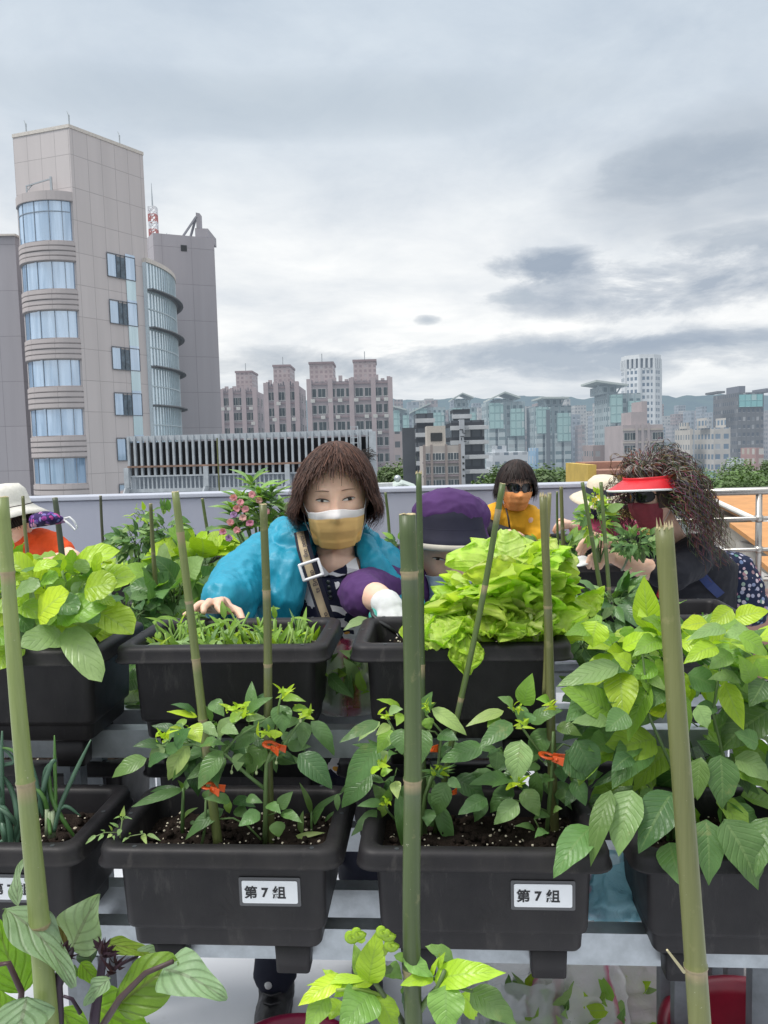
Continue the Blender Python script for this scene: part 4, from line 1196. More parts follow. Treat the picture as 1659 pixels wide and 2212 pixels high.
for ks, lab in ((("M1",), "stand under the rim behind the broad beans"), (("V1",), "stand under the red visored woman's planter"), (("Y1", "Y2"), "stand by the parapet at the yellow shirt"), (("K0",), "stand under the planter behind the spinach"), (("K1",), "stand by the parapet under the long dark leaves"), (("K2",), "stand by the parapet behind the purple hat"), (("O1",), "stand beside the person in the orange shirt"), (("K3",), "stand under the sweet potato planter"), (("K4",), "stand under the planter behind the lettuce")):
    far_stand(ks, lab)

# ------------------------------------------------------------------ bamboo canes
def bamboo_mat():
    if "bamboo" in _mc: return _mc["bamboo"]
    t = NT("bamboo")
    a = t.n('Attribute', attribute_name="Col").outputs['Color']
    st = t.noise(1.0, 5, .65, t.scaled(t.obj(), (260, 260, 3.0)))
    bl = t.noise(38, 5, .65)
    c = t.mix(t.math('MULTIPLY', t.ramp(st, [(.35, 0.0), (.7, 1.0)]), .5), a, t.mix(1.0, a, (.62, .68, .5), 'MULTIPLY'))
    c = t.mix(t.ramp(bl, [(.60, 0.0), (.72, .35)]), c, (.30, .27, .13))
    c = t.mix(t.ramp(t.noise(120, 4, .7), [(.68, 0.0), (.72, .5)]), c, (.45, .43, .33))
    _mc["bamboo"] = t.done(t.bsdf(c, .42, 0, .45, t.bump(st, .2, .002)))
    return _mc["bamboo"]
CUTM = M("cut_bamboo", (.50, .42, .24), .8, .25, 90, .3)
def bamboo(top, bot, wt, wb, color, label, nodes=(), group="bamboo canes", split=False, n=14, name="bamboo_cane"):
    """top and bot are (x, y, depth); wt, wb picture widths there"""
    a, b = P(*bot), P(*top)
    ra, rb = wb / 2 * bot[2] / FOC * .985, wt / 2 * top[2] / FOC * .985
    t = thing(name, a, label, "cane", group)
    d = (b - a); L = d.length
    ts = sorted(set([i / 26 for i in range(27)] + [x for k in nodes for x in (k - .0065, k - .0045, k - .002, k, k + .002, k + .0055)]))
    ts = [x for x in ts if 0 <= x <= 1]
    r2 = random.Random(int(top[0] * 7 + top[1]))
    bx_, by_ = r2.uniform(-.004, .004), r2.uniform(-.003, .003)
    pts = []; rad = []; cc = []
    for x in ts:
        p = a + d * x + V((bx_, by_, 0)) * math.sin(x * 7) * L
        rr = ra + (rb - ra) * x
        for k in nodes:
            if abs(x - k) < .0021: rr *= 1.10
            elif abs(x - k) < .006: rr *= 1.015
        pts.append(p); rad.append(rr)
        g = 1 + .10 * math.sin(x * 9 + bx_ * 900)
        c = [u * g for u in color]
        for k in nodes:
            if -.007 < x - k < .001: c = [.30, .24, .14]
            elif 0 <= k - x < .05: c = [u * (1 - .25 * (1 - (k - x) / .05)) + .05 * (1 - (k - x) / .05) for u in c]
        cc.append(tuple(c))
    m = MB(); m.tube(pts, rad, n)
    for i in range(len(ts)):
        for k in range(n): m.c[i * n + k] = cc[i]
    m.build("culm", bamboo_mat(), t, True)
    top_p = pts[-1]; _, s_, n_ = frame_of(d)
    if not split:
        m = MB(); dd = d.normalized()
        ring = lambda k, h: [top_p + s_ * math.cos(2 * math.pi * i / n) * rb * k + n_ * math.sin(2 * math.pi * i / n) * rb * k + dd * (h + r2.uniform(-.1, .12) * rb) for i in range(n)]
        m.loft([ring(.99, .0003), ring(.97, rb * .12), ring(.6, rb * .13), ring(.45, -rb * .1)], False, True); m.build("cut_end", CUTM, t, True)
    else:
        m = MB(); dd = d.normalized()
        for k in range(9):
            aa = 2 * math.pi * k / 9
            o = top_p + (s_ * math.cos(aa) + n_ * math.sin(aa)) * rb * .80
            h = rb * r2.uniform(.2, 1.4)
            m.add([o - s_ * rb * .42 - dd * .002, o + s_ * rb * .42 - dd * .002, o + s_ * rb * r2.uniform(-.3, .35) + dd * h, o + n_ * rb * .2], [(0, 1, 2), (1, 3, 2), (3, 0, 2), (0, 3, 1)])
        m.build("splintered_end", CUTM, t)
    return t
GRN, DKG, OLV, YLW = (.085, .125, .035), (.055, .085, .03), (.13, .135, .05), (.20, .20, .075)
bamboo((3, 1075, 1.02), (108, 2290, .98), 26, 52, (.20, .245, .085), "thick pale green cane rising through the eggplant at the left edge", (.87, .245, .5), name="bamboo_cane")
bamboo((883, 1112, 1.02), (896, 2290, 1.0), 38, 42, (.070, .10, .035), "thick dark green cane with flat cut top in the centre front", (.9, .525, .175), name="bamboo_cane")
cn = bamboo((1434, 1140, .98), (1517, 2290, .95), 40, 52, (.145, .155, .055), "thick olive cane with splintered top at the right front", (.18,), split=True)
MB().tube([P(1478, 2100, .945), P(1441, 2052, .93)], [.0022, .0014], 6).build("side_twig", M("dry_twig", (.45, .40, .24), .8), cn)
bamboo((379, 1063, 1.46), (472, 1832, 1.45), 16, 22, (.15, .18, .06), "slender cane leaning across the cut water spinach planter", (.89, .70, .54, .37, .3), n=10)
bamboo((570, 1090, 1.47), (586, 1838, 1.47), 17, 21, (.115, .13, .045), "upright cane crossing the teal sleeve, rooted in the pepper planter", (.76, .36, .55), n=10)
bamboo((905, 1022, 1.50), (915, 1838, 1.48), 13, 20, DKG, "thin dark cane standing close behind the thick centre cane", (.5,), n=10, split=True)
bamboo((1088, 1045, 1.47), (940, 1800, 1.49), 14, 13, GRN, "thin cane slanting across the pale lettuce", (.93, .72, .4), n=10)
bamboo((1174, 1072, 1.47), (1200, 1838, 1.48), 17, 22, OLV, "split topped cane right of the lettuce with a paler knot", (.43, .7), n=10, split=True)
bamboo((1186, 1066, 1.50), (1176, 1500, 1.50), 9, 11, YLW, "thin dry cane tied behind the split topped cane", (.4,), n=8, split=True)
bamboo((49, 1072, 3.15), (62, 1240, 3.1), 7, 9, OLV, "thin cane in front of the white hat brim", (.7,), n=8)
bamboo((119, 1076, 2.55), (145, 1290, 2.5), 12, 15, (.06, .075, .045), "dark cane carrying the floral cloth mask", (.25,), n=8)
bamboo((217, 1071, 3.5), (226, 1240, 3.5), 6, 7, (.06, .065, .04), "thin dark cane alone before the parapet", (.4,), n=8)
bamboo((325, 1088, 2.5), (341, 1350, 2.5), 8, 11, OLV, "thin cane between the tomato vine and sweet potato leaves", (.6, .3), n=8)
bamboo((437, 1077, 4.2), (456, 1195, 4.2), 7, 8, GRN, "thin cane among the long dark leaves by the parapet", (.3,), n=8)
bamboo((566, 1064, 3.1), (575, 1250, 3.1), 6, 7, OLV, "thin cane just behind the balsam flowers", (.4,), n=8)
bamboo((833, 1064, 4.1), (846, 1200, 4.1), 6, 7, GRN, "thin cane between the teal jacket and purple hat", (.35,), n=8)
bamboo((1212, 1052, 3.2), (1218, 1225, 3.2), 8, 9, OLV, "dark cane before the pink sleeve", (.5,), n=8)
bamboo((1203, 1062, 3.25), (1206, 1230, 3.25), 5, 6, GRN, "thinner cane paired beside the dark cane before the pink sleeve", (.3,), n=8)
bamboo((1258, 1042, 2.7), (1302, 1300, 2.65), 8, 11, GRN, "slanting cane in front of the working hands", (.55,), n=8)
bamboo((1298, 1042, 2.75), (1318, 1310, 2.65), 8, 10, GRN, "upright cane crossing the bare forearms", (.5, .15), n=8)

# ------------------------------------------------------------------ orange plant clips
CLIP = M("orange_plastic", (.60, .085, .012), .38, .12, 40)
def clip(x, y, Y, label, rot=0.0, s=1.0):
    p = P(x, y, Y); t = thing("plant_clip", p, label, "plant clip", "orange plant clips"); t.rotation_euler = (0, R(12) , rot)
    t.scale = (s, s, s)
    m = MB(); ring = [V((.0105 * math.cos(a) - .008, .0105 * math.sin(a), 0)) for a in [R(35 + 290 * k / 16) for k in range(17)]]
    m.tube(ring, .0016, 6, flat=3.2, hint=V((0, 1, 0))); m.build("jaw", CLIP, t, True, local=True)
    m = MB()
    for sg in (-1, 1):
        m.loft([[V((.001, sg * (.0055 + dy), dz)) for dy, dz in ((0, -.005), (.002, -.005), (.002, .005), (0, .005))],
                [V((.012, sg * (.0065 + dy), dz)) for dy, dz in ((0, -.006), (.002, -.006), (.002, .006), (0, .006))],
                [V((.023, sg * (.009 + dy), dz)) for dy, dz in ((0, -.0075), (.0022, -.0075), (.0022, .0075), (0, .0075))]])
    m.build("finger_tabs", CLIP, t, False, bevel=.0006, local=True)
    MB().tube([(.0085, -.009, 0), (.0085, .009, 0)], .003, 8).build("hinge_pin", CLIP, t, True, local=True)
clip(590, 1612, 1.43, "orange clip high on the widest pepper plant's stem", R(-35))
clip(457, 1700, 1.42, "orange clip on the slender leaning cane by the soil", R(-20))
clip(924, 1618, 1.44, "orange clip peeking out beside the thick centre cane", R(60))
clip(972, 1712, 1.45, "lower orange clip half hidden in the middle pepper leaves", R(70), .8)
clip(1192, 1635, 1.42, "orange clip at the right pepper plant by the bean leaves", R(-15), 1.1)
clip(1238, 1672, 1.5, "small orange clip deep between pepper and bean leaves", R(-15), .8)
# ------------------------------------------------------------------ plants
PEP = attr_mat("pepper_leaf", .34, .32, .22, .5, bump=.3, spots=.35, vein_col=(.16, .25, .10))
BEAN = attr_mat("bean_leaf", .36, .36, .30, .45, bump=.35, spots=.4, vein_col=(.24, .34, .13))
SPI = attr_mat("spinach_leaf", .36, .34, .25, .5, bump=.35, vein_col=(.30, .42, .18), vn=6)
LET = attr_mat("lettuce_leaf", .42, .50, .22, .45, bump=.5, vein_col=(.55, .68, .28), vn=5)
EGG = attr_mat("eggplant_leaf", .46, .42, .32, .45, bump=.6, vein_col=(.10, .03, .06), vn=5)
SMALL = attr_mat("small_leaf", .5, .30, .3, .4, vein_col=(.3, .4, .2))
STEM = attr_mat("stem_green", .5, 0, 0, .4, bump=.2)
PETAL = attr_mat("petal", .6, .3, mottle=.1)
CAMP = V((0, 0, EYE))
rl = random.Random(99)
def tint(c, a=.18, y=0.0):
    g = 1 + rl.uniform(-a, a)
    return (min(1, c[0] * g * (1 + y * 1.3 + rl.uniform(-.06, .06))), min(1, c[1] * g * (1 + y * .55)), min(1, c[2] * g * (1 - y * .3)))
DK, MD, LT, BR, PA = (.068, .155, .048), (.13, .255, .078), (.235, .41, .055), (.42, .60, .035), (.30, .45, .17)
TONE = {'d': DK, 'm': MD, 'l': LT, 'b': BR, 'p': PA}
class Plant:
    def __init__(self, name, loc, label, cat="plant", group=None):
        self.t = thing(name, loc, label, cat, group); self.f = MB(); self.s = MB()
    def hand(self, rows, T, Y, shape, depth=.05, up=.55, scale=1.0, **kw):
        """rows of (bx, by, tx, ty, width px, tone[, dY base, dY tip]) in a local picture frame T"""
        for r_ in rows:
            bx_, by_, tx, ty, wpx, tone = r_[:6]
            d0 = r_[6] if len(r_) > 6 else rl.uniform(-depth, depth)
            d1 = r_[7] if len(r_) > 7 else d0 - rl.uniform(0, .035)
            b, e = P(*T(bx_, by_), Y + d0), P(*T(tx, ty), Y + d1)
            wd = wpx * T(1, 0)[0] - wpx * T(0, 0)[0]
            wd = wd * (Y / FOC) * scale
            to = (CAMP - b).normalized()
            hint = (V((0, 0, up)) + to + V((rl.uniform(-.35, .35), 0, rl.uniform(-.2, .3)))).normalized()
            L = (e - b).length
            k2 = dict(arch=rl.uniform(.04, .16), fold=rl.uniform(.05, .28), wave=rl.uniform(.015, .05), droop=rl.uniform(0, .10), ph=rl.uniform(0, 6))
            k2.update(kw)
            c = tint(TONE[tone] if isinstance(tone, str) else tone, .24, rl.choice((0, 0, 0, 0, .2)))
            self.f.leaf(b, e, hint, wd, shape, c=c, segs=10, **k2)
    def petiole(self, a, b, r0=.0022, r1=.0014, c=(.09, .16, .045), sag=.01):
        a, b = V(a), V(b); m = (a + b) / 2 + V((0, 0, sag))
        self.s.tube([a, m, b], [r0, (r0 + r1) / 2, r1], 6, c=c)
    def stem(self, pts, r0, r1, c=(.09, .15, .045), n=8):
        k = len(pts)
        MB().tube(pts, [r0 + (r1 - r0) * i / (k - 1) for i in range(k)], n, c=c).build("stem", STEM, self.t, True)
    def fill(self, n, cx, cy, rx, ry, Y, dy, L, shape, tones, wr=.45, up=.4, **kw):
        """loose leaves inside a picture ellipse, pointing out and down from the middle"""
        for k in range(n):
            a = rl.uniform(0, 6.283); q = math.sqrt(rl.random())
            x, y = cx + rx * q * math.cos(a), cy + ry * q * math.sin(a)
            b = P(x, y, Y + rl.uniform(-dy, dy))
            out = V((math.cos(a) * .8 + rl.uniform(-.6, .6), rl.uniform(-.8, .3), -math.sin(a) * .5 + rl.uniform(-.75, .45))).normalized()
            ll = L * rl.uniform(.65, 1.25)
            hint = (V((0, -.7, up)) + V((rl.uniform(-.6, .6), rl.uniform(-.2, .6), rl.uniform(-.2, .8)))).normalized()
            k2 = dict(arch=rl.uniform(.02, .16), fold=rl.uniform(.05, .35), wave=rl.uniform(.01, .05), ph=rl.uniform(0, 6)); k2.update(kw)
            self.f.leaf(b, b + out * ll, hint, ll * wr * rl.uniform(.8, 1.2), shape, c=tint(TONE[rl.choice(tones)], .2), segs=7, **k2)
            if rl.random() < .5: self.petiole(b, b - out * ll * .35 + V((0, .01, -.01)), .0016, .0011)
    def done(self, fm, sm=None, fname="foliage", sname="stem"):
        if self.s.v: prop(self.s.build(sname if sname != 'stem' else 'petioles', sm or STEM, self.t, True), kind='stuff')
        if self.f.v: self.f.build(fname, fm, self.t, True)
        return self.t
ZA = lambda x, y: (184.3 + .389 * x, 1456 + .389 * y)
ZB = lambda x, y: (718.9 + .3556 * x, 1456 + .3556 * y)
ZC = lambda x, y: (1179.7 + .4168 * x, 1290.3 + .4168 * y)
ZD = lambda x, y: (.3111 * x, 1566.8 + .3111 * y)
ZE = lambda x, y: (.3333 * x, 995.4 + .3333 * y)

# widest pepper plant, front row
p = Plant("pepper_plant", P(578, 1835, 1.46), "wide pepper plant with white buds in the front row's labelled planter", group="pepper plants in the front row")
A = lambda x, y, Y=1.45: P(*ZA(x, y), Y)
p.stem([A(995, 985, 1.46), A(1000, 800), A(1000, 640), A(1005, 500), A(1030, 440)], .0052, .0036, (.13, .20, .07))
p.stem([A(1000, 640), A(900, 560), A(770, 440), A(600, 390), A(430, 400)], .0040, .0020, (.12, .20, .07))
p.stem([A(1010, 490), A(1080, 430), A(1165, 300), A(1220, 240)], .0036, .0018, (.12, .20, .07))
p.stem([A(770, 440), A(840, 350), A(960, 280), A(1040, 230)], .0026, .0016, (.12, .20, .07))
p.stem([A(1030, 440), A(1060, 330), A(1075, 170), A(1090, 110)], .0026, .0015, (.13, .22, .06))
p.stem([A(975, 920), A(900, 840), A(820, 800), A(740, 805)], .0022, .0016, (.13, .22, .07))
p.stem([A(640, 985, 1.45), A(665, 850), A(670, 700)], .0030, .0024, (.12, .20, .07))
p.stem([A(1000, 790), A(1060, 770), A(1090, 745)], .0018, .0013)
p.hand([(340, 470, 140, 572, 92, 'm'), (440, 400, 350, 480, 70, 'p'), (575, 380, 450, 595, 112, 'p'), (605, 440, 625, 685, 115, 'd'), (758, 425, 622, 640, 112, 'm'), (622, 238, 452, 208, 40, 'b'), (565, 255, 490, 312, 42, 'l'),
        (590, 285, 640, 380, 95, 'b'), (735, 335, 862, 235, 82, 'p'), (640, 280, 735, 342, 72, 'p'), (972, 300, 818, 420, 92, 'm'), (640, 390, 772, 385, 60, 'm'), (1003, 388, 892, 562, 125, 'm'), (905, 205, 1032, 128, 56, 'm'),
        (1078, 172, 1102, 332, 112, 'm'), (1098, 140, 1222, 150, 48, 'l'), (1215, 265, 1205, 412, 84, 'm'), (1255, 262, 1390, 450, 92, 'm'), (1185, 445, 1372, 638, 132, 'd'), (860, 440, 845, 540, 70, 'p'), (1000, 250, 1040, 330, 70, 'm'),
        (700, 150, 770, 232, 80, 'm'), (800, 250, 905, 225, 60, 'l'), (860, 190, 960, 170, 40, 'b'), (530, 330, 420, 355, 50, 'm'), (470, 300, 560, 350, 80, 'm'), (380, 480, 440, 400, 60, 'm'), (690, 470, 640, 360, 70, 'd'), (930, 470, 850, 480, 60, 'd'),
        (1150, 190, 1260, 210, 45, 'l'), (1190, 230, 1270, 250, 40, 'b'), (1060, 310, 1050, 360, 70, 'b'), (500, 400, 580, 300, 90, 'd'), (760, 300, 850, 330, 70, 'p'), (890, 250, 1000, 240, 50, 'p'),
        (770, 750, 548, 912, 82, 'm'), (805, 705, 662, 688, 62, 'm'), (822, 700, 945, 735, 66, 'd'), (972, 770, 852, 845, 84, 'm'), (835, 745, 905, 800, 70, 'm'), (1072, 745, 1152, 652, 66, 'm'), (1012, 722, 1085, 775, 62, 'm'), (1090, 768, 1202, 822, 58, 'm'),
        (1060, 818, 1075, 908, 82, 'm'), (895, 690, 985, 715, 50, 'm'), (790, 700, 800, 775, 45, 'l'), (660, 690, 690, 640, 40, 'd'), (560, 470, 590, 560, 80, 'd'), (350, 500, 470, 450, 70, 'd')], ZA, 1.44, 'ovate', scale=1.22)
p.hand([(rl.gauss(cx, 18), rl.gauss(cy, 14), cx + rl.uniform(-75, 75), cy + rl.uniform(-70, 30), rl.uniform(14, 30), 'b') for cx, cy in ((1090, 110), (810, 195), (890, 225), (440, 360), (1225, 220), (1000, 330), (540, 330)) for _ in range(8)], ZA, 1.44, 'lance')
p.fill(52, 500, 1590, 160, 60, 1.50, .05, .055, 'ovate', 'dmm')
p.done(PEP)
for (x, y) in ((812, 545), (1060, 492), (950, 548), (1195, 260)):
    b = A(x, y); m = MB(); m.ball(b, (.0030, .0030, .0042), 8, 6); m.tube([b + V((0, 0, .003)), b + V((.002, 0, .012)), b + V((.006, .004, .018))], [.001, .0008, .0008], 5)
    m.build("flower_bud", M("bud_pale", (.42, .50, .25), .6, .1, 60), p.t, True)

# sprouts in the same planter
def sprout(stem, leaves, label, T, Y, mat=PEP, shape='lance', r0=.0045):
    s = Plant("maize_sprout", P(*T(*stem[0]), Y), label, group="young sprouts in the front planter")
    s.stem([P(*T(*q), Y) for q in stem], r0, r0 * .6, (.11, .2, .06))
    s.hand(leaves, T, Y, shape, .01)
    return s.done(mat)
sprout([(540, 905), (540, 780), (545, 630)], [(545, 640, 250, 735, 62, 'm', 0, -.03), (540, 640, 360, 655, 40, 'd', 0, .03), (545, 650, 590, 560, 40, 'm', 0, .02), (550, 800, 612, 740, 30, 'm'), (535, 640, 515, 590, 30, 'm'), (580, 825, 622, 830, 26, 'm')], "leafy sprout left of the pepper stem, one long leaf arching over the rim", ZA, 1.50)
sprout([(1258, 915), (1256, 840), (1255, 760)], [(1255, 775, 1190, 603, 40, 'm', 0, 0), (1258, 775, 1420, 655, 40, 'm', 0, -.02), (1400, 665, 1400, 760, 40, 'm', -.02, -.03), (1330, 820, 1400, 755, 24, 'm'), (1200, 885, 1205, 765, 44, 'p'), (1268, 830, 1325, 740, 56, 'm'), (1150, 915, 1330, 880, 36, 'p', -.01, -.02)], "small sprout at the right end with a curled blade", ZA, 1.49, r0=.003)
s = Plant("tomato_seedling", P(*ZA(190, 985), 1.40), "pale tiny tomato seedling at the planter's front corner")
s.stem([P(*ZA(190, 990), 1.40), P(*ZA(195, 880), 1.395), P(*ZA(215, 745), 1.39)], .0016, .001, (.22, .30, .12))
s.stem([P(*ZA(195, 935), 1.40), P(*ZA(250, 900), 1.39), P(*ZA(330, 885), 1.38)], .001, .0007, (.22, .30, .12))
s.stem([P(*ZA(190, 880), 1.40), P(*ZA(110, 880), 1.39), P(*ZA(60, 900), 1.38)], .001, .0007, (.22, .30, .12))
s.stem([P(*ZA(165, 990), 1.40), P(*ZA(145, 930), 1.39)], .001, .0007, (.22, .30, .12))
s.hand([(205, 790, 215, 735, 34, 'p'), (200, 815, 160, 800, 20, 'p'), (212, 812, 255, 800, 20, 'p'), (185, 850, 135, 825, 20, 'p'), (195, 860, 180, 900, 30, 'p'), (150, 870, 130, 840, 16, 'p'), (110, 880, 85, 865, 16, 'p'), (60, 895, 0, 945, 26, 'p'), (100, 890, 70, 925, 22, 'p'), (150, 890, 120, 910, 26, 'p'), (240, 910, 205, 935, 24, 'p'), (250, 890, 245, 880, 14, 'p'), (310, 885, 318, 870, 22, 'p'), (320, 890, 340, 945, 34, 'p'), (345, 890, 418, 925, 26, 'p'), (150, 900, 160, 920, 20, 'p')], ZA, 1.39, 'ovate', .008, wave=.06)
s.done(SMALL)

# two pepper plants in the right labelled planter
Bp = lambda x, y, Y=1.45: P(*ZB(x, y), Y)
p = Plant("pepper_plant", P(905, 1835, 1.47), "left pepper plant behind the thick centre cane", group="pepper plants in the front row")
p.stem([Bp(530, 1060, 1.47), Bp(535, 900), Bp(560, 740), Bp(600, 620)], .005, .003)
p.stem([Bp(540, 850), Bp(480, 600), Bp(400, 400), Bp(330, 270)], .0035, .002)
p.stem([Bp(390, 900, 1.46), Bp(340, 840), Bp(310, 790)], .0025, .0016)
p.stem([Bp(560, 740), Bp(640, 560), Bp(660, 350), Bp(570, 250)], .0035, .002)
p.stem([Bp(660, 400), Bp(620, 350), Bp(570, 345)], .002, .0014)
p.hand([(280, 290, 38, 418, 74, 'm'), (285, 290, 152, 408, 66, 'p'), (412, 205, 265, 153, 46, 'l'), (555, 230, 602, 108, 78, 'm'), (560, 250, 628, 172, 36, 'm'), (600, 210, 818, 372, 86, 'p'), (275, 430, 72, 692, 150, 'm'), (238, 610, 48, 812, 136, 'm'), (420, 330, 420, 490, 120, 'm'),
        (540, 330, 535, 545, 150, 'm'), (345, 308, 262, 372, 56, 'p'), (360, 340, 270, 480, 100, 'l'), (322, 465, 300, 562, 70, 'p'), (300, 785, 148, 800, 56, 'm'), (318, 785, 238, 665, 84, 'm'), (270, 828, 112, 985, 76, 'm'), (320, 790, 275, 885, 66, 'l'), (310, 780, 345, 690, 70, 'm'), (380, 650, 392, 755, 66, 'p'),
        (695, 655, 625, 865, 122, 'm'), (640, 790, 732, 1075, 96, 'm'), (590, 820, 575, 925, 92, 'm'), (400, 720, 425, 1065, 72, 'd'), (735, 635, 935, 765, 138, 'd'), (935, 755, 760, 855, 100, 'd'), (915, 440, 648, 535, 112, 'm'), (700, 640, 780, 690, 60, 'm'), (560, 270, 590, 340, 80, 'l'), (640, 370, 760, 400, 90, 'd'), (650, 500, 720, 440, 80, 'd'),
        (380, 480, 340, 500, 60, 'm'), (230, 600, 300, 560, 40, 'b'), (290, 610, 360, 580, 46, 'l'), (930, 760, 860, 900, 80, 'm'), (900, 800, 780, 830, 60, 'm'), (420, 240, 390, 310, 60, 'l'), (340, 230, 420, 210, 60, 'p'), (570, 860, 610, 930, 60, 'm')], ZB, 1.44, 'ovate', scale=1.22)
p.hand([(rl.gauss(cx, 16), rl.gauss(cy, 12), cx + rl.uniform(-80, 80), cy + rl.uniform(-70, 30), rl.uniform(14, 34), 'b') for cx, cy in ((330, 265), (560, 210), (640, 600), (300, 555), (310, 780)) for _ in range(8)], ZB, 1.43, 'lance')
p.hand([(630 + rl.uniform(-30, 30), 610, 630 + rl.uniform(-120, 120), 600 + rl.uniform(-60, 40), 12, 'm') for _ in range(30)], ZB, 1.45, 'lance')
p.fill(16, 880, 1660, 90, 70, 1.50, .04, .055, 'ovate', 'dmm')
p.done(PEP)
p = Plant("pepper_plant", P(1195, 1835, 1.47), "right pepper plant tied to the split topped cane", group="pepper plants in the front row")
p.stem([Bp(1290, 1060, 1.47), Bp(1310, 850), Bp(1330, 600), Bp(1340, 350)], .005, .003)
p.stem([Bp(1330, 550), Bp(1240, 450), Bp(1160, 340), Bp(1120, 240)], .0032, .002)
p.stem([Bp(1310, 840), Bp(1200, 790), Bp(1100, 765), Bp(1020, 765)], .0025, .0015)
p.stem([Bp(1340, 480), Bp(1400, 425), Bp(1470, 450)], .002, .0014)
p.stem([Bp(1290, 990), Bp(1250, 930), Bp(1225, 880)], .0018, .0012)
p.hand([(1090, 300, 885, 442, 112, 'm'), (1038, 225, 808, 312, 74, 'p'), (1160, 190, 1208, 0, 116, 'l'), (1092, 222, 1008, 138, 80, 'p'), (1140, 190, 1142, 305, 82, 'm'), (1205, 300, 1398, 218, 96, 'm'), (1142, 400, 1112, 668, 164, 'p'), (1300, 330, 1198, 545, 126, 'm'),
        (1360, 318, 1515, 372, 84, 'm'), (1068, 640, 828, 668, 92, 'm'), (1095, 690, 948, 842, 114, 'm'), (1128, 778, 978, 912, 114, 'p'), (1160, 700, 1255, 865, 116, 'm'), (1348, 730, 1455, 735, 66, 'm'), (1480, 400, 1590, 645, 180, 'd'), (1440, 640, 1560, 560, 90, 'd'), (1225, 942, 1118, 915, 46, 'm'),
        (1300, 955, 1230, 985, 62, 'm'), (1305, 850, 1225, 872, 66, 'm'), (1180, 300, 1110, 330, 50, 'b'), (1200, 620, 1160, 610, 36, 'm'), (1010, 260, 940, 320, 80, 'l'), (1320, 180, 1240, 150, 70, 'l'), (1380, 560, 1400, 660, 90, 'd'), (1330, 620, 1270, 660, 70, 'm'), (960, 460, 1000, 530, 80, 'd'), (1000, 470, 990, 590, 90, 'd'),
        (1460, 640, 1540, 800, 100, 'd'), (1210, 240, 1180, 300, 70, 'm'), (1260, 560, 1160, 590, 50, 'm'), (1050, 700, 1130, 660, 40, 'b'), (1340, 830, 1390, 815, 44, 'm'), (1550, 660, 1640, 600, 90, 'd'), (1480, 700, 1410, 800, 70, 'd')], ZB, 1.44, 'ovate', scale=1.22)
p.hand([(rl.gauss(cx, 14), rl.gauss(cy, 12), cx + rl.uniform(-70, 70), cy + rl.uniform(-60, 30), rl.uniform(14, 32), 'b') for cx, cy in ((1120, 215), (1160, 310), (1130, 670), (1340, 200)) for _ in range(8)], ZB, 1.43, 'lance')
p.fill(18, 1140, 1640, 90, 75, 1.50, .04, .055, 'ovate', 'dmm')
p.done(PEP)

# broad bean leaves at the right
p = Plant("bean_plant", on_planter("L3", -.02, 0), "big mass of broad pale green bean leaves spilling over its planter at right")
for x, y0 in ((-.12, .0), (-.02, .02), (.09, -.01), (.17, .03)):
    b = on_planter("L3", x, y0); p.stem([b, b + V((.01, 0, .12)), b + V((-.02 + x * .2, -.01, .24)), b + V((x * .5, -.02, .36))], .004, .002)
beans = [(265, 125, 235, 260, 190, 'b'), (250, 175, 100, 190, 110, 'l'), (395, 265, 572, 185, 112, 'b'), (410, 150, 430, 215, 90, 'l'), (330, 600, 80, 470, 190, 'l'), (330, 640, 130, 650, 110, 'p'), (380, 355, 55, 450, 140, 'p'), (625, 565, 362, 540, 116, 'b'), (570, 735, 260, 828, 236, 'l'), (648, 790, 445, 1000, 180, 'l'),
         (445, 1000, 368, 1338, 200, 'p'), (335, 1000, 225, 1390, 118, 'm'), (235, 1190, 38, 1455, 180, 'm'), (620, 600, 440, 512, 120, 'b'), (655, 1010, 480, 1325, 210, 'd'), (640, 1270, 705, 1500, 170, 'm'), (918, 1148, 1112, 1515, 240, 'm'), (830, 1150, 850, 1490, 170, 'm'), (1150, 1140, 1085, 1445, 170, 'm'), (975, 830, 1165, 950, 170, 'p'),
         (970, 890, 1160, 1000, 130, 'l'), (905, 815, 915, 1100, 180, 'm'), (800, 830, 780, 1055, 120, 'm'), (870, 690, 1010, 610, 150, 'd'), (1155, 590, 890, 800, 230, 'd'), (835, 130, 695, 155, 112, 'b'), (965, 60, 845, 150, 116, 'b'), (980, 110, 1155, 65, 130, 'b'), (930, 165, 735, 212, 90, 'p'), (1065, 185, 925, 200, 130, 'p'), (885, 255, 715, 335, 116, 'b'),
         (955, 285, 845, 372, 110, 'p'), (1005, 430, 842, 420, 100, 'p'), (1060, 440, 1000, 300, 110, 'l'), (735, 400, 895, 480, 160, 'm'), (1135, 430, 1055, 565, 140, 'd'), (565, 345, 445, 425, 126, 'l'), (520, 400, 625, 485, 70, 'p'), (440, 355, 345, 300, 110, 'b'), (100, 800, 245, 945, 200, 'd'), (460, 900, 230, 985, 70, 'd'), (700, 240, 870, 270, 110, 'b'),
         (1000, 200, 1150, 300, 140, 'l'), (600, 220, 450, 300, 130, 'l'), (1090, 320, 1150, 420, 120, 'l'), (560, 500, 480, 400, 120, 'l'), (960, 1080, 1100, 1180, 120, 'm'), (590, 1020, 470, 1110, 150, 'm'), (780, 560, 840, 680, 110, 'p'), (620, 480, 520, 580, 120, 'm'), (880, 560, 760, 610, 100, 'm'), (420, 600, 310, 690, 140, 'm'), (440, 820, 340, 900, 110, 'd'), (1100, 760, 980, 700, 120, 'm')]
beans = [(r_ + ((-.10, -.155) if r_[1] > 960 else (-.13, -.15))) if r_[3] > 1290 else r_ for r_ in beans]
p.hand(beans, ZC, 1.40, 'ovate', .06, wave=.04)
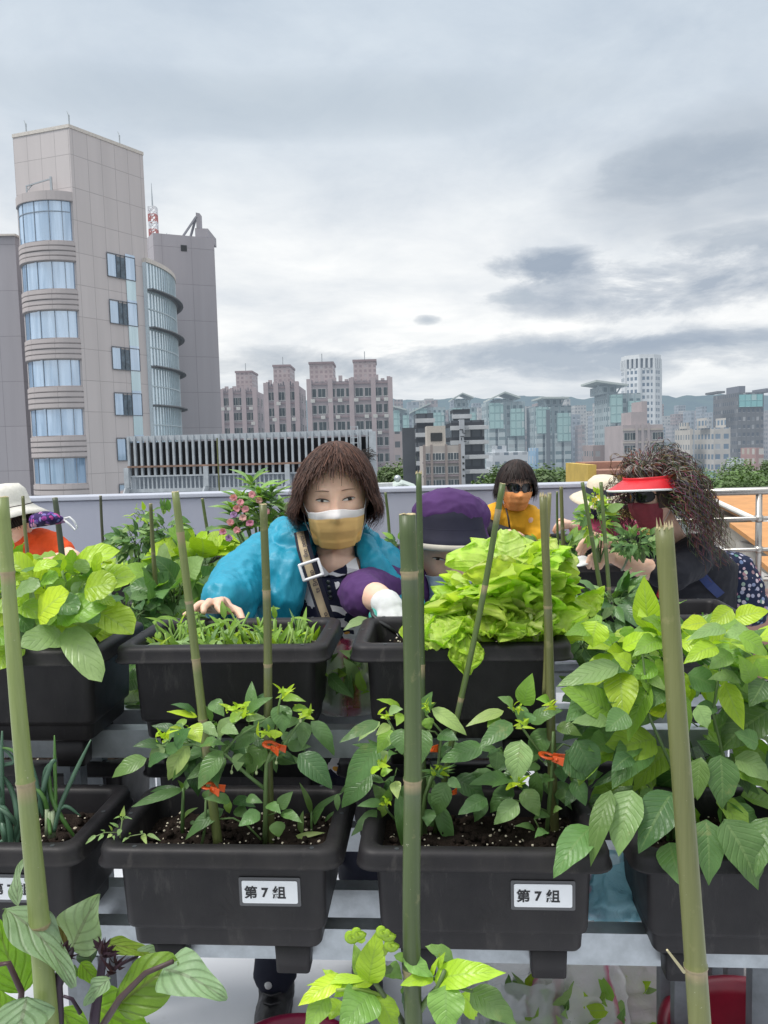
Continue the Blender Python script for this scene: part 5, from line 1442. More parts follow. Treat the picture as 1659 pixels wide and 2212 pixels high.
p.fill(120, 1480, 1560, 220, 195, 1.52, .10, .095, 'ovate', 'mlmlmd', .58)
p.fill(60, 1490, 1420, 190, 70, 1.50, .10, .09, 'ovate', 'lbbl', .6, up=.9)
p.done(BEAN)

# scallions
p = Plant("scallion_clump", on_planter("L0", .1, 0), "clump of blue green hollow scallion leaves in the left front planter")
SC = (.075, .15, .095); SCP = (.16, .25, .14)
def quill(pts, w0, w1, Y, c):
    q = [P(*ZD(x, y), Y + rl.uniform(-.015, .015)) for x, y in pts]
    sm = []
    for i in range(len(q) - 1):
        for k in range(4):
            t = k / 4; p0, p1, p2, p3 = q[max(i - 1, 0)], q[i], q[i + 1], q[min(i + 2, len(q) - 1)]
            sm.append(.5 * ((2 * p1) + (-p0 + p2) * t + (2 * p0 - 5 * p1 + 4 * p2 - p3) * t * t + (-p0 + 3 * p1 - 3 * p2 + p3) * t ** 3))
    sm.append(q[-1]); n = len(sm)
    p.f.tube(sm, [(w0 * (.8 + .2 * math.sin(math.pi * min(1, i / n * 1.3))) * (1 if i < n - 3 else (n - i) / 4 + .12)) * .3111 / 2 * Y / FOC for i in range(n)], 8, c=tint(c, .15))
for pts, w_ in (([(350, 760), (330, 600), (290, 480), (150, 330)], 30), ([(370, 760), (385, 560), (382, 300), (378, 70)], 26), ([(375, 740), (420, 560), (520, 330), (632, 100)], 34), ([(365, 750), (330, 600), (335, 350), (345, 350)], 34), ([(338, 350), (360, 500), (440, 660), (555, 828)], 36),
                ([(360, 740), (300, 560), (310, 330), (365, 250)], 30), ([(260, 640), (300, 440), (360, 260), (392, 250)], 36), ([(370, 650), (450, 560), (560, 632)], 28), ([(300, 640), (260, 420), (215, 260), (190, 120)], 30), ([(90, 870), (120, 640), (80, 450), (0, 330)], 40), ([(80, 870), (60, 650), (10, 560), (-60, 520)], 44), ([(60, 870), (30, 740), (10, 640)], 50),
                ([(40, 880), (10, 500), (15, 40)], 44), ([(110, 860), (150, 700), (250, 640)], 34), ([(100, 850), (40, 800), (-40, 840)], 36), ([(120, 700), (60, 620), (-30, 560)], 34), ([(0, 500), (-20, 300), (100, 250), (0, 140)], 30), ([(230, 600), (240, 420), (120, 200), (0, 150)], 30)):
    quill(pts, w_, 6, 1.44, SC if rl.random() < .75 else (.10, .22, .05))
for x, y in ((350, 760), (370, 755), (90, 870), (330, 740)):
    p.s.tube([P(*ZD(x, y + 20), 1.44), P(*ZD(x - 2, y - 60), 1.44), P(*ZD(x - 4, y - 160), 1.44)], [.0055, .0045, .004], 8, c=(.30, .36, .22))
p.done(attr_mat("scallion_skin", .38, .12, 0, .5, bump=.1), STEM, "leaves", "stalk")

# eggplant in the foreground
p = Plant("eggplant_plant", P(110, 2330, .98), "eggplant with broad purple veined leaves at the bottom left corner")
E_ = lambda x, y, Y=1.0: P(*ZD(x, y), Y)
PUR = (.035, .018, .035)
p.stem([E_(400, 2260, 1.0), E_(405, 2000), E_(400, 1800), E_(440, 1620)], .0085, .006, PUR)
p.stem([E_(640, 2260, 1.02), E_(660, 2000, 1.02), E_(690, 1800, 1.03), E_(720, 1580, 1.04)], .0085, .005, PUR)
p.stem([E_(690, 2120, .98), E_(830, 1900, .97), E_(1010, 1720, .96), E_(1200, 1640, .95)], .005, .003, (.06, .035, .035))
p.stem([E_(400, 1850, 1.0), E_(470, 1660, 1.02), E_(510, 1540, 1.03)], .004, .003, PUR)
p.stem([E_(130, 2100, 1.03), E_(150, 1850, 1.03), E_(60, 1650, 1.02), E_(0, 1660, 1.02)], .005, .003, (.07, .035, .04))
p.stem([E_(560, 2000, 1.05), E_(500, 1900, 1.05), E_(440, 1880, 1.05)], .003, .002, PUR)
p.stem([E_(690, 1800, 1.03), E_(800, 1680, 1.06), E_(960, 1600, 1.08)], .003, .002, PUR)
def egg(b, e, w_, c, hint, arch=.05, fold=.1, wave=.05, droop=0.0, Yb=1.0, Ye=.98, wf=1.6, shape='ovate'):
    p.f.leaf(E_(*b, Yb), E_(*e, Ye), V(hint), w_ * 1.13 * .3111 * (Yb + Ye) / 2 / FOC, shape, arch, fold, wave * 1.7, tint(c, .10), 18, wf, droop, rl.uniform(0, 6))
PG, BG = (.30, .41, .25), (.22, .42, .02)
egg((495, 1560), (690, 1170), 360, PG, (.1, -.8, .6), .04, .12, .05, 0, 1.03, 1.02)
egg((30, 1270), (520, 1810), 330, (.22, .33, .20), (.55, -.25, .8), .10, .05, .05, .02, 1.0, .95)
egg((160, 1860), (-30, 1330), 330, BG, (.1, -1, -.25), .03, .10, .03, 0, 1.05, 1.05)
egg((190, 1880), (120, 2230), 420, (.25, .36, .22), (0, -.65, .75), .06, -.1, .04, 0, .97, .93)
egg((800, 1960), (1240, 1640), 330, (.15, .27, .03), (-.35, -.75, .4), .06, -.25, .06, 0, .98, .97, shape='round')
egg((1130, 1690), (1570, 1890), 290, (.30, .42, .25), (.15, -.55, .85), .12, .10, .05, .05, .97, .93, shape='spade')
egg((640, 1930), (1060, 2160), 380, BG, (0, -.9, .3), .04, .15, .05, 0, 1.06, 1.03)
egg((440, 1980), (560, 2250), 300, BG, (0, -.9, .3), .04, .15, .05, 0, 1.07, 1.06)
egg((760, 1760), (590, 1950), 150, PG, (-.2, -.6, .8), .12, .25, .06, 0, .99, .97)
egg((720, 1520), (1100, 1640), 140, (.21, .30, .04), (0, -.4, .9), .10, .2, .07, .05, 1.05, 1.09)
egg((960, 1560), (1150, 1620), 90, PG, (0, -.3, .9), .05, .3, .1, .05, 1.04, 1.07)
egg((440, 1600), (310, 1310), 130, (.18, .13, .05), (.5, -.8, .3), .05, .2, .06, 0, 1.02, 1.01)
egg((130, 1260), (165, 925), 120, PG, (-.4, -.8, .5), .1, .3, .06, 0, 1.03, 1.05)
egg((260, 1100), (190, 1010), 90, PG, (-.4, -.8, .5), .2, .3, .06, 0, 1.0, 1.0)
egg((560, 1650), (700, 1800), 130, BG, (.1, -1, .1), .03, .2, .04, 0, 1.05, 1.05)
egg((520, 1660), (480, 1760), 120, (.10, .2, .03), (.1, -1, .1), .03, .2, .04, 0, 1.05, 1.05)
egg((640, 1640), (560, 1480), 150, (.07, .11, .07), (.1, -.8, .5), .05, .2, .05, 0, 1.06, 1.07)
egg((60, 2050), (-60, 1800), 260, BG, (.1, -1, .1), .03, .2, .04, 0, 1.05, 1.05)
egg((960, 2050), (1060, 2260), 120, PG, (.3, -.8, .5), .03, .2, .1, 0, 1.05, 1.05)
for (cx, cy, n) in ((440, 1590, 26), (730, 1560, 24), (800, 1660, 14)):
    for k in range(n):
        a = rl.uniform(-.4, 3.5); L = rl.uniform(50, 120)
        b = E_(cx + rl.uniform(-22, 22), cy + rl.uniform(-10, 60), 1.01)
        p.f.leaf(b, E_(cx + math.cos(a) * L, cy - math.sin(a) * L, 1.0 + rl.uniform(-.03, .02)), V((rl.uniform(-.5, .5), -.8, .4)), rl.uniform(16, 34) * .3111 / FOC, 'lance', .1, .3, .02, tint((.055, .022, .045), .3), 6)
p.done(EGG)

# pepper in the centre foreground
p = Plant("pepper_plant", P(880, 2340, 1.02), "bright young pepper plant with curled top leaves at the bottom centre")
F_ = lambda x, y, Y=1.0: P(*ZB(x, y), Y)
p.stem([F_(460, 2300, 1.02), F_(480, 2110, 1.01), F_(560, 2000, 1.0), F_(640, 1900, .99), F_(680, 1800, .99)], .006, .003, (.10, .16, .05))
p.stem([F_(440, 2150, 1.02), F_(380, 2040, 1.01), F_(300, 1940, 1.0), F_(240, 1850, 1.0)], .005, .003, (.08, .11, .05))
p.stem([F_(620, 1850, 1.0), F_(520, 1860, 1.0), F_(420, 1890, .99)], .0025, .002)
p.stem([F_(640, 1900, .99), F_(740, 1900, .98), F_(850, 1930, .97)], .0028, .002)
p.stem([F_(300, 1950, 1.0), F_(150, 1910, .99), F_(20, 1920, .98)], .0025, .002, (.2, .3, .05))
BL2, BL3 = (.40, .60, .04), (.22, .40, .09)
p.hand([(215, 1880, 285, 1545, 215, BL2, 0, .01), (190, 1850, 130, 1640, 120, BL3, .02, .03), (300, 1700, 375, 1620, 70, (.3, .4, .08), 0, -.01), (200, 1620, 95, 1590, 60, BL2, 0, 0), (430, 1725, 610, 1840, 130, BL3, 0, -.01), (612, 1835, 410, 1890, 110, BL2, 0, -.02), (370, 1710, 520, 1770, 70, BL3, .01, .02),
        (612, 1860, 1050, 1815, 190, BL2, 0, -.03), (685, 1890, 690, 2200, 260, BL3, -.02, -.06), (240, 1925, 40, 2160, 290, BL3, 0, -.05), (270, 1950, 390, 2190, 170, BL2, 0, -.01), (790, 1950, 890, 2080, 200, BL2, .01, .02), (830, 1925, 1125, 2130, 200, (.14, .24, .08), 0, -.03), (730, 1730, 560, 1650, 110, BL3, .03, .04),
        (250, 1880, -10, 1890, 90, BL2, 0, 0), (640, 1770, 720, 1740, 130, BL2, .02, .03), (660, 1800, 800, 1760, 120, BL2, .02, .03), (640, 1790, 680, 1690, 50, BL2, 0, 0), (600, 1840, 640, 1720, 40, BL2, 0, 0), (330, 1780, 420, 1850, 130, BL3, .02, .0), (320, 1830, 300, 1760, 130, (.15, .22, .09), 0, .01), (440, 1880, 480, 1960, 110, BL3, .02, .01),
        (60, 1850, -215, 2010, 140, BL2, 0, -.02), (-30, 1940, -170, 2170, 160, BL3, 0, -.03), (200, 1860, -160, 1880, 70, BL2, 0, 0), (40, 1900, -60, 1790, 90, BL2, .01, .02), (100, 1900, 0, 1960, 80, BL2, 0, 0), (60, 1990, -20, 2100, 150, BL2, .02, .0), (470, 1900, 440, 2060, 90, (.10, .17, .1), .01, .0)], ZB, 1.0, 'ovate', .01, wave=.07, fold=.2)
for k in range(5):     # curled tips
    cx, cy = ((110, 1590), (300, 1560), (350, 1640), (330, 1580), (150, 1570))[k]
    sp = [F_(cx + 28 * math.cos(a) * (1 - a / 9), cy + 28 * math.sin(a) * (1 - a / 9), .99) for a in [j * .5 for j in range(14)]]
    p.f.tube(sp, [.004 * (1 - j / 22) for j in range(14)], 6, c=BL2, flat=1.8)
p.done(PEP)

# upper row: spinach, cut water spinach, lettuce
p = Plant("spinach_plant", on_planter("U0", .05, 0), "broad glossy spinach leaves overflowing the upper left planter")
p.stem([P(*ZE(245, 1160), 1.66), P(*ZE(225, 1000), 1.65), P(*ZE(195, 860), 1.66)], .012, .008, (.20, .30, .09))
p.stem([P(*ZE(440, 890), 1.7), P(*ZE(425, 800), 1.7), P(*ZE(400, 700), 1.7)], .005, .003, (.20, .32, .08))
p.stem([P(*ZE(190, 780), 1.7), P(*ZE(185, 700), 1.7), P(*ZE(185, 650), 1.7)], .006, .004, (.20, .32, .08))
p.stem([P(*ZE(620, 920), 1.72), P(*ZE(640, 870), 1.72), P(*ZE(650, 800), 1.72)], .004, .003, (.20, .32, .08))
sp = [(430, 1150, 130, 1205, 195, 'p'), (275, 1140, 350, 1000, 165, 'l'), (428, 1085, 650, 1415, 190, 'p'), (465, 1080, 640, 1075, 135, 'p'), (370, 1010, 690, 945, 250, 'l'), (245, 1020, 440, 845, 210, 'b'), (440, 900, 580, 760, 160, 'l'), (545, 840, 755, 790, 210, 'b'), (640, 750, 650, 590, 90, 'b'), (715, 780, 780, 835, 100, 'l'), (635, 900, 748, 935, 80, 'b'),
      (90, 860, 245, 800, 160, 'p'), (70, 720, 175, 740, 110, 'l'), (185, 665, 180, 595, 64, 'b'), (215, 705, 372, 660, 86, 'b'), (400, 715, 412, 640, 54, 'b'), (70, 1200, 0, 1335, 210, 'l'), (255, 790, 375, 760, 130, 'l'), (120, 930, 270, 1010, 150, 'l'), (515, 720, 555, 640, 110, 'p'), (0, 900, 110, 960, 160, 'l'), (30, 1080, -60, 1190, 200, 'l'), (190, 900, 60, 870, 150, 'b'), (180, 960, 90, 1060, 170, 'l'),
      (500, 960, 640, 1040, 140, 'm'), (350, 900, 500, 980, 180, 'm'), (560, 920, 700, 880, 120, 'l'), (300, 860, 420, 780, 140, 'l'), (60, 780, -20, 720, 140, 'l'), (100, 1000, 200, 1100, 140, 'm'), (540, 900, 480, 790, 120, 'p'), (600, 760, 690, 740, 130, 'l')]
sp = [(r_ + (-.04, -.125)) if r_[3] > 1180 else r_ for r_ in sp]
p.hand(sp, ZE, 1.63, 'round', .07, up=.6, wave=.05, fold=.12)
p.fill(40, 90, 1290, 130, 70, 1.72, .08, .09, 'round', 'lmb', .7, up=.8)
p.done(SPI)
p = Plant("water_spinach", on_planter("U1", 0, 0), "cropped bright water spinach shoots in the planter under the bare hand")
for k in range(190):
    b = on_planter("U1", rl.uniform(-.17, .17), rl.uniform(-.095, .095)); h = rl.uniform(.025, .075)
    q = b + V((rl.uniform(-.03, .03), rl.uniform(-.03, .02), h))
    if rl.random() < .45:
        p.s.tube([b, (b + q) / 2 + V((rl.uniform(-.004, .004), 0, 0)), q], [.0028, .0026, .0024], 6, c=tint((.20, .33, .07), .2))
        if rl.random() < .5: p.f.leaf(q, q + V((rl.uniform(-.05, .05), rl.uniform(-.04, .02), rl.uniform(-.01, .04))), V((0, -.5, 1)), rl.uniform(.008, .016), 'lance', .1, .2, .02, tint(LT, .2), 6)
    else:
        p.f.leaf(b + V((0, 0, .01)), q + V((rl.uniform(-.03, .03), rl.uniform(-.03, .03), rl.uniform(-.02, .01))), V((rl.uniform(-1, 1), -1, .4)), rl.uniform(.007, .015), 'grass', rl.uniform(-.1, .2), .2, .02, tint(rl.choice((LT, LT, BR, MD)), .2), 7)
for k in range(40):
    b = on_planter("U1", rl.uniform(-.17, .17), rl.uniform(-.10, .06), -.02)
    p.f.leaf(b, b + V((rl.uniform(-.06, .06), rl.uniform(-.05, .04), rl.uniform(0, .03))), V((0, -.4, 1)), rl.uniform(.012, .024), 'ovate', .1, .2, .03, tint(rl.choice((LT, PA, BR)), .2), 6)
p.done(SMALL)
def frill_leaf(mb, base, d, hint, L, W, c, curl=.3, seed=0.0):
    d, s, n = frame_of(V(d), V(hint)); base = V(base)
    nu, nv = 34, 14
    def fn(u, v):
        q = u * 2 - 1
        prof = (.16 + .84 * math.sin(min(1, v * 1.12) * math.pi / 2) ** 1.2)
        if v > .8: prof *= max(.02, 1 - ((v - .8) / .2) ** 2 * .38 * (1 + abs(q)))
        edge = max(abs(q) ** 2, max(0, (v - .55) / .45) ** 1.4)
        a = q * 1.15
        r_ = V((seed * 3 + q * 2.6, v * 3.1 + seed, seed * 7))
        ruff = (math.sin(q * 11 + seed * 5 + v * 6) * .6 + math.sin(q * 21 + seed * 9) * .28 + noise.noise(r_ * 1.6) * .9) * edge * W * .12
        p = base + s * (W * .5 * prof * math.sin(a) / math.sin(1.15)) + d * (L * v * (1 - .26 * q * q) + ruff * .5 - L * .04 * abs(q) * v) + n * (-W * .22 * prof * (1 - math.cos(a)) * -1 * (1) + ruff - curl * L * v ** 3)
        p += n * (noise.noise(r_ * 3.4) * .010 * prof)
        return p
    mb.grid(fn, nu, nv, c)
p = Plant("lettuce", on_planter("U2", 0, 0), "mound of frilly yellow green lettuce heads in the upper right planter")
LC = ((.58, .76, .10), (.66, .80, .15), (.50, .70, .07), (.70, .80, .24))
sd_ = 0
for ring, (h, n, L, W) in enumerate(((-.005, 12, .10, .19), (.030, 11, .11, .20), (.064, 9, .115, .20), (.095, 7, .11, .19), (.118, 4, .10, .17), (.130, 2, .10, .15))):
    q = math.sqrt(max(0, 1 - (h / .150) ** 2))
    for k in range(n):
        sd_ += 1; a = 2 * math.pi * (k + .5 * (ring % 2) + rl.uniform(-.25, .25)) / n
        o = V((math.cos(a), math.sin(a), 0)); q2 = q * rl.uniform(.82, 1.02)
        b = on_planter("U2", .088 + .10 * max(0, h - .02) + .100 * q2 * o.x, .005 + .075 * q2 * o.y, -.02 + h + rl.uniform(-.012, .012) - .10 * max(0, -o.x - .2))
        dd = V((0, 0, 1)) + o * rl.uniform(.25, .75) * (1.1 - h * 2)
        frill_leaf(p.f, b, dd, o + V((rl.uniform(-.35, .35), rl.uniform(-.35, .1), .2)), L * rl.uniform(.8, 1.2), W * rl.uniform(.8, 1.15), tint(rl.choice(LC), .12), -rl.uniform(-.05, .30), sd_ * .37)
for (bx_, by_, tx, ty, ww, dY0, dY1) in ((560, 880, 625, 1090, .13, -.06, -.135), (660, 880, 715, 1080, .11, -.06, -.13), (800, 990, 818, 1250, .075, -.10, -.145), (900, 870, 960, 1000, .12, -.06, -.12), (1060, 870, 1170, 1000, .13, -.06, -.12), (1180, 880, 1230, 1000, .12, -.06, -.12), (1350, 860, 1420, 980, .12, -.05, -.10), (1480, 780, 1615, 860, .10, .05, 0), (560, 880, 690, 1000, .10, -.02, -.06)):
    T = lambda x, y: (718.9 + .3556 * x, 1013.8 + .3556 * y)
    b, e = P(*T(bx_, by_), 1.63 + dY0), P(*T(tx, ty), 1.63 + dY1); sd_ += 1
    frill_leaf(p.f, b, e - b, V((0, -.8, .6)), (e - b).length, ww, tint(rl.choice(LC[:3]) if ww > .07 else (.16, .30, .05), .1), .05, sd_ * .41)
for k in range(24):
    b = on_planter("U2", rl.uniform(-.05, .18), rl.uniform(-.1, .02)); p.s.tube([b, b + V((rl.uniform(-.01, .01), -.01, .05)), b + V((rl.uniform(-.03, .03), -.03, .10))], [.006, .005, .004], 6, c=tint((.38, .48, .16), .1))
p.done(LET)

# plants farther back
def scatter(name, key, n, label, shape, tones, L, wr, h, mat=SMALL, spread=(.19, .11), up=.8, stems=True, group=None, bend=0.0):
    c = on_planter(key, 0, 0)
    p = Plant(name, c, label, group=group)
    for k in range(n):
        b = on_planter(key, rl.uniform(-spread[0], spread[0]), rl.uniform(-spread[1], spread[1]), -.04)
        hh = h * rl.uniform(.35, 1.05); a = rl.uniform(0, 6.283)
        q = b + V((math.cos(a) * .03, math.sin(a) * .03 - .01, hh)); ll = L * rl.uniform(.6, 1.25)
        e = q + V((math.cos(a) * ll, math.sin(a) * ll * .8 - .2 * ll, rl.uniform(-.35, .5) * ll - bend * ll))
        p.f.leaf(q, e, V((rl.uniform(-.4, .4), -.55, up)), ll * wr, shape, rl.uniform(.02, .2), rl.uniform(.05, .3), .04, tint(TONE[rl.choice(tones)], .2), 7)
        if stems: p.s.tube([b, (b + q) / 2 + V((0, 0, .01)), q], [.003, .0025, .0018], 5, c=tint((.11, .19, .05), .2))
    return p.done(mat)
scatter("sweet_potato", "K3", 60, "round leaved sweet potato beside the teal sleeve", 'spade', 'mllpm', .085, .85, .15, BEAN)
scatter("pale_lettuce", "K0", 70, "small bright pale lettuce before the parapet's left half", 'round', 'bbl', .075, .8, .10, SMALL)
t = dup(bpy.data.objects["pale_lettuce"], (0, 0, 0)) if False else None
def bush(name, x, y, rx, ry, Y, n, L, shape, tones, label, base, wr=.4, mat=SMALL, up=.5, dy=.10, group=None, **kw):
    p = Plant(name, P(*base, Y), label, group=group)
    b = P(*base, Y)
    for k in range(7):
        a = rl.uniform(0, 6.28); q = P(x + rx * .7 * math.cos(a), y + ry * .7 * math.sin(a), Y + rl.uniform(-dy, dy) * .5)
        p.s.tube([b, (b + q) / 2 + V((rl.uniform(-.02, .02), 0, .02)), q], [.004, .003, .0018], 5, c=tint((.12, .19, .06), .2))
    p.fill(n, x, y, rx, ry, Y, dy, L, shape, tones, wr, up, **kw)
    return p
bush("yellow_lettuce", 430, 1215, 85, 28, 3.0, 70, .10, 'round', 'bbbl', "bright yellow green leaves left of the teal shoulder", (430, 1275), .8, SMALL, .9, .12).done(SMALL)
bush("tomato_vine", 300, 1170, 55, 42, 3.1, 150, .055, 'ovate', 'pmpd', "grey green bushy tomato vine before the left of the parapet", (300, 1250), .5).done(SMALL)
p = bush("climbing_tomato", 352, 1140, 35, 45, 3.05, 60, .05, 'ovate', 'pmm', "wispy tomato shoot reaching up over the parapet's face", (345, 1210), .5)
p.stem([P(345, 1200, 3.05), P(330, 1150, 3.05), P(310, 1115, 3.05), P(290, 1108, 3.05)], .004, .002); p.fill(18, 305, 1115, 22, 14, 3.05, .03, .035, 'ovate', 'bl', .5); p.done(SMALL)
p = Plant("long_leaf_plant", P(460, 1205, 4.1), "plant with long dark arching blades close to the parapet")
for (pts) in (((455, 1200), (420, 1165), (388, 1152), 26), ((455, 1200), (470, 1150), (520, 1158), 30), ((500, 1155), (530, 1165), (556, 1200), 30), ((440, 1195), (405, 1180), (370, 1195), 24), ((460, 1200), (480, 1175), (500, 1195), 24), ((450, 1200), (430, 1150), (470, 1140), 28), ((520, 1195), (545, 1180), (575, 1195), 22), ((400, 1205), (380, 1180), (360, 1175), 20)):
    a, b, c, w_ = pts
    A_, B_, C_ = P(*a, 4.1), P(*b, 4.05), P(*c, 4.0)
    p.f.leaf(A_, B_, V((0, -.6, 1)), w_ * 4.1 / FOC, 'lance', .12, .2, .04, tint(MD, .2), 7); p.f.leaf(A_ * .3 + B_ * .7, C_, V((0, -.6, 1)), w_ * 4.1 / FOC, 'lance', .15, .25, .05, tint(MD, .2), 7)
p.done(SMALL)
bush("sweet_potato_vine", 385, 1290, 75, 45, 2.6, 46, .105, 'spade', 'lmpmd', "large heart shaped leaves between spinach and the bare hand", (380, 1345), .9, BEAN, .4).done(BEAN)
bush("dark_herb", 285, 1330, 60, 45, 2.5, 70, .06, 'ovate', 'dmd', "dark low leaves in the gap behind the spinach planter", (285, 1370), .6).done(SMALL)
bush("gap_weed", 258, 1500, 16, 60, 1.95, 26, .075, 'round', 'ldm', "round leaves showing in the gap between upper planters", (258, 1560), .9).done(BEAN)
# balsam with pink flowers
p = Plant("balsam_plant", P(560, 1230, 3.0), "tall balsam with narrow leaves and pink flowers left of the brown haired woman")
tops = [(545, 1040), (520, 1062), (588, 1060), (500, 1090), (560, 1085), (610, 1090), (630, 1110), (535, 1120), (585, 1125), (640, 1150), (505, 1135), (560, 1055), (600, 1140)]
for (x, y) in tops:
    b = P(565, 1240, 3.0); q = P(x, y, 3.0 + rl.uniform(-.1, .1)); mdl = P((x + 565) / 2 + (x - 565) * .2, (y + 1220) / 2, 3.0)
    p.s.tube([b, mdl, q], [.006, .005, .003], 6, c=(.16, .24, .09))
    for k in range(20):
        a = k * 2.4; ll = rl.uniform(.06, .105)
        o = q - (q - mdl) * rl.uniform(0, .5)
        d = V((math.cos(a), math.sin(a) * .9, rl.uniform(.0, .7)))
        p.f.leaf(o, o + d.normalized() * ll, V((0, -.4, 1)), ll * .24, 'lance', .1, .25, .02, tint(rl.choice((MD, LT, PA)), .2), 6)
p.done(SMALL)
PK = [(.72, .30, .34), (.75, .42, .40), (.62, .22, .36), (.45, .25, .55)]
for k, (x, y) in enumerate(((505, 1075), (520, 1085), (512, 1098), (530, 1100), (498, 1128), (512, 1145), (482, 1148), (495, 1162), (545, 1068), (560, 1080), (540, 1130), (505, 1112), (575, 1105), (525, 1118))):
    c = P(x, y, 2.9); m = MB(); cc = PK[0 if k < 6 else k % 4]
    for j in range(6):
        a = j * 1.05 + k; e = c + V((math.cos(a) * .015, rl.uniform(-.012, .004), math.sin(a) * .014))
        m.leaf(c, e, V((0, -1, .3)), .015, 'round', .1, .1, .06, tint(cc, .12), 5)
    m.build("flower", PETAL, p.t, True)
# greenery round the red visored woman
p = bush("tomato_bush", 1285, 1125, 36, 42, 3.05, 75, .055, 'ovate', 'lmpb', "young tomato with yellow buds before the straw hatted person", (1295, 1215), .5)
p.fill(16, 1290, 1078, 24, 16, 3.0, .05, .02, 'ovate', 'b', .7); p.done(SMALL)
for (x, y) in ((1283, 1080), (1293, 1073), (1302, 1086), (1288, 1092)):
    m = MB(); c = P(x, y, 2.98)
    for j in range(5): m.leaf(c, c + V((math.cos(j * 1.26) * .014, -.006, math.sin(j * 1.26) * .014)), V((0, -1, 0)), .008, 'lance', 0, 0, 0, (.75, .62, .05), 4)
    m.build("flower", PETAL, p.t)
bush("potato_bush", 1375, 1172, 50, 24, 2.95, 130, .042, 'ovate', 'dmmp', "dark leaved bush between the red visored woman's face and her arms", (1390, 1215), .5).done(SMALL)
bush("pepper_bush", 1320, 1300, 65, 32, 2.5, 80, .085, 'ovate', 'dmmp', "leafy pepper bush right of the pale lettuce heads", (1320, 1345), .5, PEP).done(PEP)
bush("small_greens", 1180, 1185, 45, 16, 3.9, 70, .06, 'ovate', 'lbm', "small bright greens below the hand in the black sleeve", (1180, 1205), .6).done(SMALL)
bush("small_greens", 1225, 1180, 28, 14, 3.6, 40, .06, 'ovate', 'lm', "small greens behind the planter being weeded", (1225, 1200), .6).done(SMALL)
bush("small_greens", 862, 1185, 26, 26, 4.0, 40, .07, 'ovate', 'lmd', "small leafy plant between teal jacket and purple hat", (862, 1215), .5).done(SMALL)
bush("edge_greens", 30, 1225, 40, 26, 2.5, 40, .085, 'round', 'lb', "bright leaves below the orange shirt at the left edge", (30, 1290), .8).done(SMALL)
bush("low_bean_greens", 1250, 1380, 34, 30, 1.9, 60, .05, 'round', 'lmd', "small rounded greens tucked between lettuce and bean leaves", (1250, 1430), .8).done(SMALL)
